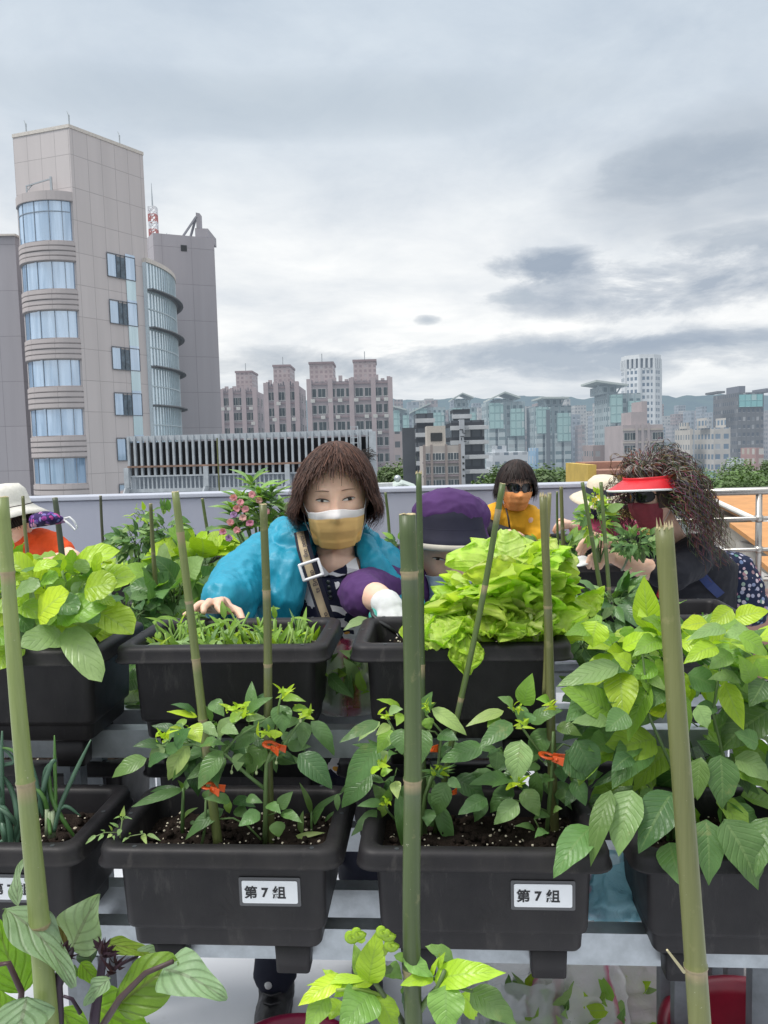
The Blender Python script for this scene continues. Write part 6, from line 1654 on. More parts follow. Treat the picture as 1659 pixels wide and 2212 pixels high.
# ------------------------------------------------------------------ people
def skin_mat():
    t = NT("skin")
    n = t.noise(22, 5, .6)
    c = t.mix(t.ramp(n, [(.35, 0.0), (.7, 1.0)]), (.70, .435, .315), (.80, .53, .40))
    return t.done(t.bsdf(c, .5, 0, .4, t.bump(t.noise(260, 3), .12, .001), Subsurface_Weight=.12, Subsurface_Scale=.01))
SKIN = skin_mat()
def cloth(name, c, rough=.75, weave=420, bump=.15, var=.15, scale=14): return M(name, c, rough, var, scale, bump, bscale=weave, bdist=.001, spec=.3)
class Head:
    def __init__(self, c, s=1.0, yaw=0.0, pitch=0.0, roll=0.0, fat=1.0):
        self.fat = fat
        self.c = V(c); self.s = s
        self.m = Matrix.Rotation(yaw, 3, 'Z') @ Matrix.Rotation(roll, 3, 'Y') @ Matrix.Rotation(pitch, 3, 'X')
    def w(self, p): return self.c + self.m @ (V(p) * self.s)
    def d(self, v): return (self.m @ V(v)).normalized()
    def rx(self, z): return .0745 * self.fat * (1 - (.30 - (self.fat - 1) * 1.5) * (max(0, -z / .115)) ** 1.6)
    def bumps(self, x, z):
        a = abs(x)
        g = lambda q: math.exp(-q)
        return (.021 * g((x / .0125) ** 2 + ((z + .034) / .015) ** 2) + .011 * g((x / .010) ** 2 + ((z + .008) / .026) ** 2)
                - .0085 * g(((a - .032) / .017) ** 2 + ((z - .006) / .012) ** 2) + .004 * g(((a - .030) / .022) ** 2 + ((z - .030) / .010) ** 2)
                + .006 * g(((a - .040) / .018) ** 2 + ((z + .030) / .020) ** 2) + .007 * g((x / .020) ** 2 + ((z + .100) / .014) ** 2) + .006 * g((x / .022) ** 2 + ((z + .066) / .012) ** 2))
    def face_y(self, x, z):
        q = 1 - (x / self.rx(z)) ** 2 - (z / .118) ** 2
        return -(.090 * math.sqrt(max(.06, q)) + self.bumps(x, z))
    def skull(self, mb):
        def fn(u, v):
            a = u * 2 * math.pi; b = math.pi * (v * .996 + .002)
            nx, ny, nz = math.sin(b) * math.sin(a), -math.sin(b) * math.cos(a), math.cos(b)
            z = nz * .118; x = nx * self.rx(z); y = ny * (.090 if ny < 0 else .098)
            if z < 0 and ny > 0: y *= 1 - .35 * (-nz) ** 1.5
            if ny < 0: y -= self.bumps(x, z) * min(1, -ny * 2.2)
            return self.w((x, y, z))
        mb.grid(fn, 72, 56, close_u=True)
        # close the two poles
        n = 72; k = len(mb.v)
        mb.f.append(tuple(range(k - n, k))); mb.mi.append(mb.cur)
        s0 = k - n * 57; mb.f.append(tuple(range(s0 + n - 1, s0 - 1, -1))); mb.mi.append(mb.cur)
        for sx in (-1, 1):
            mb.tube([self.w((sx * .074, .012, -.028)), self.w((sx * .080, .016, .004)), self.w((sx * .079, .018, .022))], [.009 * self.s, .012 * self.s, .009 * self.s], 8, round_ends=True, flat=1.3)
    def eyes(self, parent, gaze=0.0, open_=1.0, dark=(.02, .012, .01)):
        W_, I_, L_ = M("eye_white", (.62, .58, .55), .25, .05, 40), M("iris", (.018, .010, .008), .12, .1, 40), M("lash", (.03, .018, .015), .7)
        for sx in (-1, 1):
            x0, z0 = sx * .032, .006
            m = MB(); arc = []
            pts = []
            for k in range(14):
                a = 2 * math.pi * k / 14; x = x0 + .0150 * math.cos(a); z = z0 + (.0050 if math.sin(a) > 0 else .0038) * open_ * math.sin(a) + .0012 * sx * math.cos(a)
                pts.append(self.w((x, self.face_y(x, z) - .0022 - .0015 * (1 - math.cos(a) ** 2), z)))
            m.add([self.w((x0, self.face_y(x0, z0) - .0046, z0))] + pts, [(0, k + 1, (k + 1) % 14 + 1) for k in range(14)])
            e = m.build("eye", W_, parent, True)
            ir = MB(); xi = x0 + gaze
            ir.add([self.w((xi, self.face_y(x0, z0) - .0062, z0))] + [self.w((xi + .0066 * math.cos(a), self.face_y(x0, z0) - .0052, z0 + min(.0050, max(-.0044, .0066 * math.sin(a))) * open_)) for a in [2 * math.pi * k / 16 for k in range(16)]], [(0, k + 1, (k + 1) % 16 + 1) for k in range(16)])
            ir.build("iris", I_, e, True)
            ld = MB(); ld.tube([self.w((x0 + .0165 * c_, self.face_y(x0 + .0165 * c_, z0) - .0048, z0 + (.0056 * open_) * math.sqrt(max(0, 1 - c_ * c_)) + .0012 * sx * c_)) for c_ in [-1 + k / 5 for k in range(11)]], [.0007 + .0010 * math.sin(math.pi * k / 10) for k in range(11)], 5)
            ld.build("eyelid_line", L_, e, True)
            br = MB()
            br.tube([self.w((sx * q, self.face_y(sx * q, .029) - .0012, .0275 + .0035 * math.sin((q - .010) / .042 * 3.0))) for q in (.015, .022, .032, .042, .049)], [.0010, .0018, .0018, .0013, .0005], 6, flat=.7)
            br.build("eyebrow", M("eyebrow_brown", (.20, .115, .085), .8), parent, True)
    def mask(self, parent, mat, top=-.014, bot=-.122, wid=.071, colf=None, pleats=3, name="face_mask", nosey=.012, loopcol=None):
        m = MB()
        def pt(u, v):
            q = u * 2 - 1
            wv = wid * (1 - .10 * v - .16 * max(0, v - .6))
            z = top + nosey * math.exp(-(q / .3) ** 2) * (1 - v) ** 2 * .6 + (bot - top) * v + .014 * abs(q) ** 2 * v
            x = wv * math.sin(q * 1.45) / math.sin(1.45)
            zf = max(z, -.096)
            yb = min(self.face_y(x * .86, zf), self.face_y(x * .5, zf) * .93 if abs(q) < .6 else 0)
            puff = .010 * math.sin(math.pi * min(1, v * .95 + .05)) * math.exp(-(q / .55) ** 2)
            y = yb - .004 - puff + (.010 * max(0, v - .8) / .2)
            y += -.0012 * (1 - ((v * (pleats + 1)) % 1)) * (1 if .18 < v < .86 else 0) * (1 - abs(q) ** 4)
            return self.w((x, y, z))
        m.grid(pt, 26, 36)
        if colf:
            k = 0
            for j in range(37):
                for i in range(27): m.c[k] = colf(i / 26, j / 36); k += 1
        o = m.build(name, mat, parent, True)
        s = o.modifiers.new("t", 'SOLIDIFY'); s.thickness = .0012
        lp = MB()
        for sx, u in ((-1, 0), (1, 1)):
            a, b = pt(u, .04), pt(u, .92); e1 = self.w((sx * .080, .010, .012)); e2 = self.w((sx * .082, .022, -.02))
            lp.tube([a, (a + e1) / 2 + self.d((sx, 0, 0)) * .004, e1, e2, (b + e2) / 2 + self.d((sx, 0, 0)) * .006, b], .0013 * self.s, 5)
        lp.build("ear_loop", M("ear_loop_white", (.7, .7, .7), .7), o, True)
        return o
def strip(mb, pts, w0, w1, normals, c):
    vs = []; n = len(pts)
    for i, p in enumerate(pts):
        d = (pts[min(i + 1, n - 1)] - pts[max(i - 1, 0)])
        s = d.cross(normals[i])
        if s.length < 1e-7: s = V((1, 0, 0))
        s.normalize(); w = (w0 + (w1 - w0) * (i / (n - 1))) / 2
        vs += [p - s * w, p + normals[i] * w * .35, p + s * w]
    mb.add(vs, [(i * 3 + k, i * 3 + k + 1, i * 3 + k + 4, i * 3 + k + 3) for i in range(n - 1) for k in (0, 1)], [(k * .5, i / (n - 1)) for i in range(n) for k in range(3)], c)
def hair_mat(name, rough=.38):
    t = NT(name); a = t.n('Attribute', attribute_name="Col").outputs['Color']
    return t.done(t.bsdf(a, .55, 0, .22))
HAIR = hair_mat("hair")
def bob(H, parent, zend, base, hi, n=1500, ax=.096, ay=.112, az=.136, crown=(.010, .012), bulge=.06, seed=1, sweep=.5, wd=.0065, tuck=.35, jit=.012, name="hair"):
    r2 = random.Random(seed); m = MB()
    def path(ph0, k, ze, wob):
        pts = []; nr = []
        N = 12
        te = math.acos(max(-.0, min(.98, ze / (az * k)))) if ze > 0 else math.pi / 2
        drop = max(0, -ze); tot = te * .11 + drop
        for i in range(N + 1):
            t = i / N; d = t * tot
            ph = ph0 + sweep * math.sin(ph0) * math.exp(-(ph0 / .8) ** 2) * t * 1.2
            if d <= te * .11: th = d / .11; z = math.cos(th) * az * k; rr = math.sin(th)
            else:
                z = -(d - te * .11); q = (d - te * .11) / max(drop, .001)
                rr = 1 + bulge * math.sin(q * 2.2) - tuck * max(0, q - .55) ** 1.6 * (1 if drop > .04 else 0)
            cx, cy = crown[0] * (1 - t), crown[1] * (1 - t)
            x = cx + math.sin(ph + wob * t) * ax * k * rr; y = cy - math.cos(ph + wob * t) * ay * k * rr
            pts.append(H.w((x, y, z))); nr.append(H.d((math.sin(ph) * max(.15, rr), -math.cos(ph) * max(.15, rr), math.cos(min(1.57, d / .11)) + .05)))
        return pts, nr
    # solid under layer
    cap = MB(); NU = 64
    rows = [path(2 * math.pi * u / NU - math.pi, .955, zend(2 * math.pi * u / NU - math.pi) + .006, 0)[0] for u in range(NU)]
    cap.add([rows[u][i] for u in range(NU) for i in range(13)], [(u * 13 + i, u * 13 + i + 1, ((u + 1) % NU) * 13 + i + 1, ((u + 1) % NU) * 13 + i) for u in range(NU) for i in range(12)], c=tuple(x * .55 for x in base))
    m = cap
    for s_ in range(n):
        ph = r2.uniform(-math.pi, math.pi); q = r2.random() ** 1.5
        g = r2.uniform(.55, 1.3); c = tuple((base[j] + (hi[j] - base[j]) * q) * g for j in range(3))
        k = r2.uniform(.965, 1.045)
        pts, nr = path(ph, k, zend(ph) + r2.gauss(0, jit) + (r2.uniform(0, .07) if abs(ph) > .8 and r2.random() < .4 else 0), r2.gauss(0, .10))
        wa, wf, wp = r2.uniform(.001, .005), r2.uniform(2, 6), r2.uniform(0, 6)
        fl = r2.uniform(-.004, .016)
        pts = [q + nn_ * (wa * math.sin(wf * i / 12 * 3 + wp) * i / 12 + fl * (i / 12) ** 5) for i, (q, nn_) in enumerate(zip(pts, nr))]
        st = r2.choice((0, 0, 1, 2))
        strip(m, pts[st:], wd * H.s * r2.uniform(.6, 1.2), .0012, nr[st:], c)
    return m.build(name, HAIR, parent, True)
def lerpf(tab):
    def f(a):
        a = abs(a)
        for (x0, y0), (x1, y1) in zip(tab, tab[1:]):
            if x0 <= a <= x1: return y0 + (y1 - y0) * (a - x0) / (x1 - x0)
        return tab[-1][1]
    return f
def cap(mb, pts, rad, n=14, flat=1.0, hint=V((0, 0, 1)), c=(1, 1, 1)): return mb.tube(pts, rad, n, True, c, flat, hint, True)
def hand(mb, wrist, knuckles, tips, thumb, r=.0082, palm=.017, s=1.0):
    """palm fan from wrist to four knuckles, each finger bends between knuckle and tip"""
    w = V(wrist)
    for kx in knuckles: cap(mb, [w, (w + V(kx)) / 2, V(kx)], [palm * .95 * s, palm * .85 * s, r * 1.25 * s], 10)
    cap(mb, [w * .4 + V(knuckles[0]) * .6, w * .4 + V(knuckles[3]) * .6], [palm * .8 * s, palm * .7 * s], 10)
    for i, (k, tp) in enumerate(zip(knuckles, tips)):
        k = V(k); q = [V(x) for x in tp]
        f = (1.0, 1.05, .98, .84)[i]
        rr = [r * f * s * x for x in ((1.12, 1.05, .92, .78) if len(q) == 3 else (1.1, .98, .8))]
        cap(mb, [k] + q, rr[:len(q) + 1], 10)
    q = [V(x) for x in thumb]
    cap(mb, [w * .55 + V(knuckles[0]) * .45] + q, [r * 1.5 * s] + [r * 1.25 * s, r * 1.05 * s, r * .85 * s][:len(q)], 10)
def folds(amp=.006, f=9.0, stretch=(1, 1, 1), fine=.25):
    def w(p):
        q = V((p.x * stretch[0], p.y * stretch[1], p.z * stretch[2])) * f
        a = noise.noise(q + V((0, 0, noise.noise(q * .6) * 1.4)))
        b = 1 - abs(noise.noise(q * 1.9 + V((7, 3, 1)))) * 2
        return amp * (.7 * a + .5 * b * abs(b) + fine * noise.noise(q * 4.7))
    return w
def ell(c, rx, ry, n=28, ax=V((1, 0, 0)), ay=V((0, 1, 0)), pw=1.0):
    return [V(c) + ax * (rx * math.copysign(abs(math.cos(a)) ** pw, math.cos(a))) + ay * (ry * math.copysign(abs(math.sin(a)) ** pw, math.sin(a))) for a in [2 * math.pi * k / n for k in range(n)]]
def legs(t, hips, feet, r0, r1, mat, name="trousers", knee=V((0, -.03, 0)), voxel=.012, amp=.008):
    m = MB()
    for h, f in zip(hips, feet):
        h, f = V(h), V(f); cap(m, [h, h * .5 + f * .5 + knee, f], [r0, (r0 + r1) * .48, r1], 14)
    cap(m, [V(hips[0]), V(hips[1])], [r0 * 1.12, r0 * 1.12], 14)
    return blob(m, name, mat, t, voxel, 3, folds(amp, 8))
def shoes(t, feet, mat, d=V((0, -1, 0)), L=.11):
    for f in feet:
        f = V(f); m = MB(); z = .045
        a = V((f.x, f.y + .03, z)); 
        cap(m, [V((f.x, f.y, f.z + .02)), V((f.x, f.y + .005, .06))], [.048, .05], 14)
        cap(m, [a, a + d * .06 + V((0, 0, -.002)), a + d * L + V((0, 0, -.008))], [.046, .045, .037], 14)
        m.box((f.x - .045, f.y + .075, .003), (f.x + .045, f.y - L + .0, .022))
        blob(m, "shoe", mat, t, .007, 3)
BLKSHOE = M("black_shoe", (.016, .016, .018), .45, .2, 20, .1)

# ---- woman in the turquoise jacket
def teal_woman():
    t = thing("person", P(722, 1300, 2.3) * 1 - V((0, 0, P(722, 1300, 2.3).z)), "brown haired woman in turquoise jacket and orange face mask reaching over the cropped greens", "person")
    H = Head(P(722, 1076, 2.2), 1.10, R(6), R(4), R(-2), 1.09)
    b = MB(); H.skull(b)
    cap(b, [P(722, 1120, 2.24), P(724, 1180, 2.25), P(724, 1250, 2.27)], [.056, .055, .062])
    cap(b, [P(690, 1232, 2.235), P(722, 1215, 2.205), P(758, 1232, 2.235)], [.042, .042, .042])
    cap(b, [P(722, 1290, 2.32), P(725, 1420, 2.34), P(725, 1560, 2.36)], [.09, .09, .09])
    cap(b, [P(600, 1205, 2.28), P(505, 1275, 2.12), P(488, 1296, 2.0)], [.05, .042, .032])
    cap(b, [P(505, 1275, 2.12), P(478, 1303, 1.95)], [.036, .026])
    cap(b, [P(840, 1235, 2.3), P(868, 1340, 2.25), P(832, 1405, 2.05), P(815, 1403, 1.97)], [.05, .042, .030, .024])
    hand(b, P(482, 1306, 1.93), [P(492, 1318, 1.872), P(470, 1308, 1.858), P(450, 1307, 1.865), P(433, 1315, 1.88)],
         [[P(484, 1302, 1.835), P(468, 1318, 1.80), P(452, 1336, 1.785)] if False else [P(478, 1296, 1.835), P(470, 1311, 1.803), P(478, 1322, 1.79)],
          [P(452, 1300, 1.818), P(440, 1312, 1.79), P(440, 1322, 1.778)],
          [P(434, 1304, 1.83), P(421, 1313, 1.805), P(416, 1322, 1.795)],
          [P(418, 1318, 1.86), P(405, 1325, 1.845), P(398, 1328, 1.84)]],
         [P(516, 1322, 1.885), P(523, 1338, 1.858), P(514, 1356, 1.84)], .0095, .022)
    hand(b, P(822, 1404, 1.98), [P(812, 1396, 1.945), P(812, 1400, 1.94), P(812, 1405, 1.94), P(812, 1410, 1.945)], [[P(822, 1394, 1.91)], [P(823, 1400, 1.905)], [P(824, 1406, 1.905)], [P(823, 1411, 1.915)]], [P(815, 1392, 1.96), P(822, 1388, 1.93)], .0085, .017)
    for x in (690, 755): cap(b, [P(x, 1560, 2.36), P(x, 1660, 2.36)], [.08, .06])
    blob(b, "body", SKIN, t, .0042, 3)
    H.eyes(t, .0012, .74)
    MSK = attr_mat("mask_fabric", .75, .12, 0, .2, bump=.15, mottle=.04)
    H.mask(t, MSK, -.021, -.122, .070, lambda u, v: (.80, .76, .77) if v < .17 else ((1.0, .66 - .04 * v, .28 - .06 * v)))
    zf = lerpf([(0, .092), (.40, .082), (.66, .056), (.86, .012), (1.0, -.030), (1.2, -.055), (1.8, -.068), (3.2, -.08)])
    bob(H, t, zf, (.036, .018, .014), (.135, .066, .045), 3400, .104, .116, .138, (.014, .0), .12, 3, .35, .0048, .85, .016)
    # printed shirt
    tn = NT("printed_shirt"); sc = tn.scaled(tn.obj(), (1, .6, 1))
    nz = tn.n('TexNoise', i_Scale=9.0, i_Detail=2.0); tn.link(sc, nz.inputs['Vector'])
    vm = tn.t.nodes.new('ShaderNodeVectorMath'); vm.operation = 'ADD'; tn.link(sc, vm.inputs[0])
    vs_ = tn.t.nodes.new('ShaderNodeVectorMath'); vs_.operation = 'SCALE'; tn.link(nz.outputs['Color'], vs_.inputs[0]); vs_.inputs['Scale'].default_value = .05; tn.link(vs_.outputs[0], vm.inputs[1])
    vo = tn.n('TexVoronoi', feature='DISTANCE_TO_EDGE', i_Scale=14.0); tn.link(vm.outputs[0], vo.inputs['Vector'])
    br = tn.noise(11, 3, .5, None)
    ln = tn.math('MULTIPLY', tn.math('LESS_THAN', vo.outputs['Distance'], .13), tn.math('GREATER_THAN', br, .47))
    c = tn.mix(ln, (.012, .014, .035), (.66, .66, .68))
    c = tn.mix(tn.math('GREATER_THAN', tn.noise(13, 1, .5, tn.scaled(tn.obj(), (1, 1, 1.4))), .70), c, (.62, .33, .06))
    SH = tn.done(tn.bsdf(c, .8, 0, .2, tn.bump(tn.noise(300, 3), .15, .001)))
    m = MB()
    rings = []
    for (x, y, Y, rx, ry) in ((722, 1232, 2.25, .07, .07), (722, 1242, 2.25, .105, .09), (722, 1262, 2.25, .135, .098), (722, 1310, 2.25, .165, .115), (722, 1370, 2.26, .175, .125), (724, 1430, 2.27, .175, .13), (724, 1520, 2.30, .17, .13), (724, 1640, 2.34, .18, .14)):
        rings.append(ell(P(x, y, Y), rx, ry))
    m.loft(rings)
    shirt = blob(m, "shirt", SH, t, .009, 4, folds(.007, 10))
    m = MB()      # collar flaps of the V neck
    for pts in ([(683, 1190), (672, 1228), (706, 1248), (712, 1240), (690, 1215)], [(768, 1205), (776, 1232), (716, 1252), (710, 1240), (740, 1226)]):
        q = [P(x, y, 2.165 if i > 0 else 2.22) for i, (x, y) in enumerate(pts)]
        m.add(q, [tuple(range(len(q)))])
    o = m.build("collar", SH, shirt); o.modifiers.new("t", 'SOLIDIFY').thickness = .004
    for k in range(4):
        m = MB(); m.ball(P(709 + k * 1.5, 1258 + k * 11, 2.118), (.0062, .0025, .0062), 10, 6); m.build("button", M("dark_button", (.02, .03, .03), .3), shirt, True)
    # jacket
    tj = NT("turquoise_nylon"); n1 = tj.noise(16, 4, .5, tj.scaled(tj.obj(), (1.5, 1.5, .5)), .8); n2 = tj.noise(75, 4, .6, tj.scaled(tj.obj(), (1, 1, .5)))
    cj = tj.mix(tj.ramp(n1, [(.3, 0.0), (.7, 1.0)]), (.008, .235, .355), (.014, .285, .42))
    TJ = tj.done(tj.bsdf(cj, .48, 0, .4, tj.bump(tj.math('ADD', n1, tj.math('MULTIPLY', n2, .35)), .5, .006)))
    m = MB()
    cap(m, [P(640, 1195, 2.30), P(575, 1212, 2.27), P(515, 1262, 2.14), P(497, 1292, 2.02)], [.085, .088, .080, .064])
    cap(m, [P(515, 1262, 2.14), P(484, 1296, 1.985)], [.072, .060])
    cap(m, [P(520, 1275, 2.12), P(512, 1322, 2.02)], [.055, .045])
    cap(m, [P(800, 1215, 2.33), P(845, 1240, 2.32), P(872, 1330, 2.27), P(845, 1395, 2.1)], [.075, .08, .072, .055])
    rings = []
    for (x, y, Y, rx, ry) in ((722, 1200, 2.37, .16, .055), (722, 1240, 2.38, .20, .07), (722, 1330, 2.39, .205, .085), (724, 1440, 2.41, .20, .09), (724, 1540, 2.43, .2, .09)): rings.append(ell(P(x, y, Y), rx, ry))
    m.loft(rings)
    cap(m, [P(640, 1165, 2.24), P(632, 1220, 2.165), P(612, 1290, 2.14), P(590, 1360, 2.16), P(585, 1480, 2.2)], [.035, .048, .060, .062, .055], flat=.7)
    cap(m, [P(600, 1230, 2.2), P(590, 1330, 2.2), P(590, 1480, 2.24)], [.07, .075, .07])
    cap(m, [P(786, 1170, 2.25), P(806, 1215, 2.2), P(838, 1270, 2.2), P(850, 1340, 2.22), P(850, 1480, 2.24)], [.030, .042, .05, .06, .06], flat=.7)
    cap(m, [P(606, 1150, 2.30), P(640, 1152, 2.25), P(662, 1158, 2.25)], [.036, .036, .030])
    cap(m, [P(590, 1178, 2.27), P(625, 1165, 2.22), P(655, 1170, 2.2)], [.03, .032, .024])
    cap(m, [P(610, 1140, 2.34), P(680, 1150, 2.36), P(770, 1150, 2.36), P(800, 1170, 2.30)], [.03, .045, .045, .03])
    jk = blob(m, "jacket", TJ, t, .0062, 2, folds(.0075, 9, (1.7, 1.7, .5), .3))
    m = MB()
    for k in range(9): a = k / 8; m.ball(P(601 + 3 * math.sin(k), 1130 + 5 * a, 2.26), .003, 6, 4)
    # sling strap and buckle
    NV, BG_ = cloth("strap_navy", (.015, .017, .03)), cloth("strap_beige", (.40, .32, .21))
    def band(pts, w_, mat, name, off, par):
        m = MB(); vs = []; q = [P(*p) for p in pts]
        for i, p in enumerate(q):
            d = (q[min(i + 1, len(q) - 1)] - q[max(i - 1, 0)]).normalized(); n = (CAMP - p).normalized(); s = d.cross(n).normalized()
            vs += [p + n * off - s * w_ / 2, p + n * off + s * w_ / 2]
        m.add(vs, [(2 * i, 2 * i + 1, 2 * i + 3, 2 * i + 2) for i in range(len(q) - 1)])
        o = m.build(name, mat, par, True); o.modifiers.new("t", 'SOLIDIFY').thickness = .0025; return o
    sp = [(650, 1148, 2.19), (657, 1185, 2.13), (668, 1222, 2.105), (682, 1265, 2.095), (697, 1310, 2.085), (715, 1360, 2.08), (745, 1420, 2.08)]
    st = thing("person_strap_x", (0, 0, 0), "x", "x") if False else None
    s1 = band(sp, .040, NV, "shoulder_strap", .004, t)
    s2 = band([(x - 2, y, Y) for x, y, Y in sp], .021, BG_, "strap_band", .0078, s1)
    DKB = M("strap_print", (.10, .08, .07), .7)
    for (i, f, s_) in ((0, .75, "Brosports"), (2, .55, "ts Brosp"), (4, .55, "orts Bro")):
        a, bq = P(*sp[i]), P(*sp[i + 1]); p = a + (bq - a) * f; d = (P(*sp[min(i + 2, 6)]) - a).normalized(); n = (CAMP - p).normalized()
        up_ = -d; rt = up_; y_ = n.cross(rt).normalized(); n2_ = rt.cross(y_).normalized()
        mt = Matrix((rt, y_, n2_)).transposed().to_4x4(); mt.translation = p + n * .0108 - rt * .045 - y_ * .006 - origin_of(t) - P(2, 0, 2.1) * 0
        text_mesh(s_, .0185, "strap_lettering", DKB, s1, mt, .0004)
    p = P(672, 1231, 2.085); d = (P(*sp[3]) - P(*sp[2])).normalized(); n = (CAMP - p).normalized(); s_ = d.cross(n).normalized()
    m = MB(); cs = [p + n * .008 + s_ * (.026 * i) + d * (.021 * j) for i, j in ((-1, -1), (1, -1), (1, 1), (-1, 1))]
    for i in range(4): cap(m, [cs[i], cs[(i + 1) % 4]], [.0042, .0042], 8)
    m.build("strap_buckle", M("white_buckle", (.72, .72, .74), .3), s1, True)
    NAVY = cloth("navy_trousers", (.012, .014, .028))
    ft = [V((P(592, 2140, 2.1).x, 2.14, .13)), V((P(800, 2140, 2.3).x, 2.32, .10))]
    legs(t, [P(680, 1600, 2.36), P(765, 1600, 2.36)], ft, .105, .062, NAVY)
    for f in ft:
        m = MB()
        cap(m, [f + V((0, .005, .035)), V((f.x, f.y + .008, .07))], [.050, .052], 16); cap(m, [V((f.x, f.y + .03, .048)), V((f.x - .008, f.y - .05, .046)), V((f.x - .014, f.y - .13, .036))], [.046, .046, .036], 16)
        m.box((f.x - .052, f.y + .08, .003), (f.x + .04, f.y - .155, .02))
        sh = blob(m, "ankle_boot", BLKSHOE, t, .006, 3, folds(.003, 30))
        m = MB()
        for k in range(4):
            z = .125 - k * .018; y = f.y - .045 - k * .012
            m.tube([V((f.x - .03, y + .004, z)), V((f.x - .004, y - .012, z + .004)), V((f.x + .022, y + .004, z))], .0022, 5)
        m.build("boot_lace", M("boot_lace", (.05, .05, .052), .7), sh, True)
    m = MB(); m.ball(V((ft[0].x - .012, ft[0].y - .058, .135)), .012, 8, 6); m.build("lace_lock", M("lace_lock", (.55, .55, .55), .4), t, True)
teal_woman()

# ---- person in the purple hood
PURP = cloth("purple_fleece", (.072, .028, .115), .85, 300, .25)
NVY2 = cloth("dark_navy_cloth", (.016, .016, .032), .8)
def purple_person():
    c = P(955, 1190, 2.05)
    t = thing("person", (P(975, 1300, 2.5).x, 2.55, 0), "person in purple hood over a navy brimmed hat, half hidden by lettuce, white glove forward", "person")
    H = Head(P(962, 1203, 2.40), 1.13, R(6), R(1), R(3))
    b = MB(); H.skull(b)
    cap(b, [P(962, 1230, 2.46), P(968, 1290, 2.50)], [.055, .06]); cap(b, [P(975, 1330, 2.55), P(980, 1560, 2.58)], [.09, .09])
    cap(b, [P(905, 1255, 2.42), P(778, 1280, 2.12), P(812, 1290, 1.915), P(828, 1297, 1.88)], [.05, .042, .037, .030])
    cap(b, [P(1050, 1270, 2.5), P(1065, 1390, 2.4)], [.05, .035])
    for x in (940, 1010): cap(b, [P(x, 1560, 2.58), P(x, 1650, 2.59)], [.07, .05])
    blob(b, "body", SKIN, t, .0045, 3)
    H.eyes(t, -.001, .62)
    H.mask(t, M("pale_blue_mask", (.46, .56, .66), .75, .05, 30), -.040, -.125, .070)
    # hat: navy crown band with pale edged brim
    m = MB()
    prof = [(.060, .155, 0), (.085, .138, 0), (.095, .112, .0), (.099, .085, .0), (.108, .060, .006), (.120, .042, .012)]
    rings = [[H.w((math.cos(a) * r_, math.sin(a) * r_ * 1.06 - .0 - sh * max(0, -math.sin(a)), z + (.012 * max(0, math.sin(a)) if r_ > .105 else 0))) for a in [2 * math.pi * k / 40 for k in range(40)]] for r_, z, sh in prof]
    m.loft(rings, True, False); hat = m.build("brimmed_hat", NVY2, t, True); hat.modifiers.new("t", 'SOLIDIFY').thickness = .003
    m = MB(); m.tube(rings[-1] + [rings[-1][0]], .0062, 8, flat=1.5); m.build("brim_edge", cloth("brim_beige", (.46, .43, .37)), hat, True)
    m = MB(); m.tube([p + (p - H.w((0, 0, .06))).normalized() * .002 for p in rings[3]] + [rings[3][0]], .0018, 6); m.build("hat_seam", NVY2, hat, True)
    # hood
    m = MB()
    for (x, y, z, r_) in ((.0, -.012, .122, .108), (.03, .02, .108, .104), (0, .05, .06, .105), (.045, .055, .0, .098)): m.ball(H.w((x, y, z)), (r_, r_ * .9, r_ * .68), 24, 16)
    cap(m, [H.w((.075, -.005, .085)), H.w((.105, -.01, .02)), H.w((.112, .0, -.045)), H.w((.10, .03, -.10))], [.038, .030, .028, .045], flat=.8)
    cap(m, [H.w((-.09, .03, .07)), H.w((-.095, .04, .0)), H.w((-.085, .05, -.08))], [.032, .035, .04])
    cap(m, [H.w((-.05, .08, -.09)), H.w((.08, .08, -.10))], [.06, .06])
    blob(m, "hood", PURP, t, .006, 4, folds(.007, 13, (1, 1, 1), .2))
    m = MB(); rings = []
    for (x, y, Y, rx, ry) in ((975, 1250, 2.5, .12, .08), (980, 1280, 2.52, .18, .11), (985, 1400, 2.55, .19, .13), (985, 1560, 2.58, .19, .14)): rings.append(ell(P(x, y, Y), rx, ry))
    m.loft(rings); blob(m, "jacket", NVY2, t, .010, 4, folds(.007, 9))
    m = MB()
    cap(m, [P(925, 1258, 2.46), P(880, 1262, 2.36), P(806, 1274, 2.17), P(778, 1282, 2.07), P(786, 1288, 1.98)], [.068, .066, .062, .060, .054])
    cap(m, [P(786, 1288, 1.98), P(800, 1293, 1.945)], [.055, .047])
    sl = blob(m, "sleeve", PURP, t, .006, 3, folds(.006, 15, (1, 1, 1), .2))
    cap_m = MB(); cap(cap_m, [P(1040, 1268, 2.5), P(1070, 1330, 2.48), P(1065, 1400, 2.4)], [.06, .058, .05]); blob(cap_m, "sleeve", PURP, t, .008, 3, folds(.006, 15))
    m = MB()
    cap(m, [P(834, 1303, 1.872), P(842, 1312, 1.86)], [.039, .037], flat=.85)
    hand(m, P(838, 1306, 1.865), [P(868, 1338, 1.825), P(852, 1342, 1.815), P(838, 1340, 1.822), P(826, 1334, 1.83)],
         [[P(872, 1358, 1.81), P(872, 1376, 1.80)], [P(856, 1364, 1.798), P(857, 1384, 1.79)], [P(841, 1361, 1.805), P(843, 1381, 1.795)], [P(828, 1352, 1.815), P(832, 1370, 1.805)]], [P(878, 1330, 1.86), P(890, 1352, 1.84)], .0112, .026, 1.0)
    gl = blob(m, "glove", M("white_glove", (.60, .61, .61), .85, .1, 30, .3, bscale=300, bdist=.0015), t, .0042, 2)
    m = MB()
    cap(m, [P(818, 1310, 1.872), P(810, 1330, 1.85), P(814, 1352, 1.83), P(824, 1368, 1.822), P(836, 1386, 1.81), P(850, 1394, 1.80)], [.013, .017, .014, .011, .0105, .009])
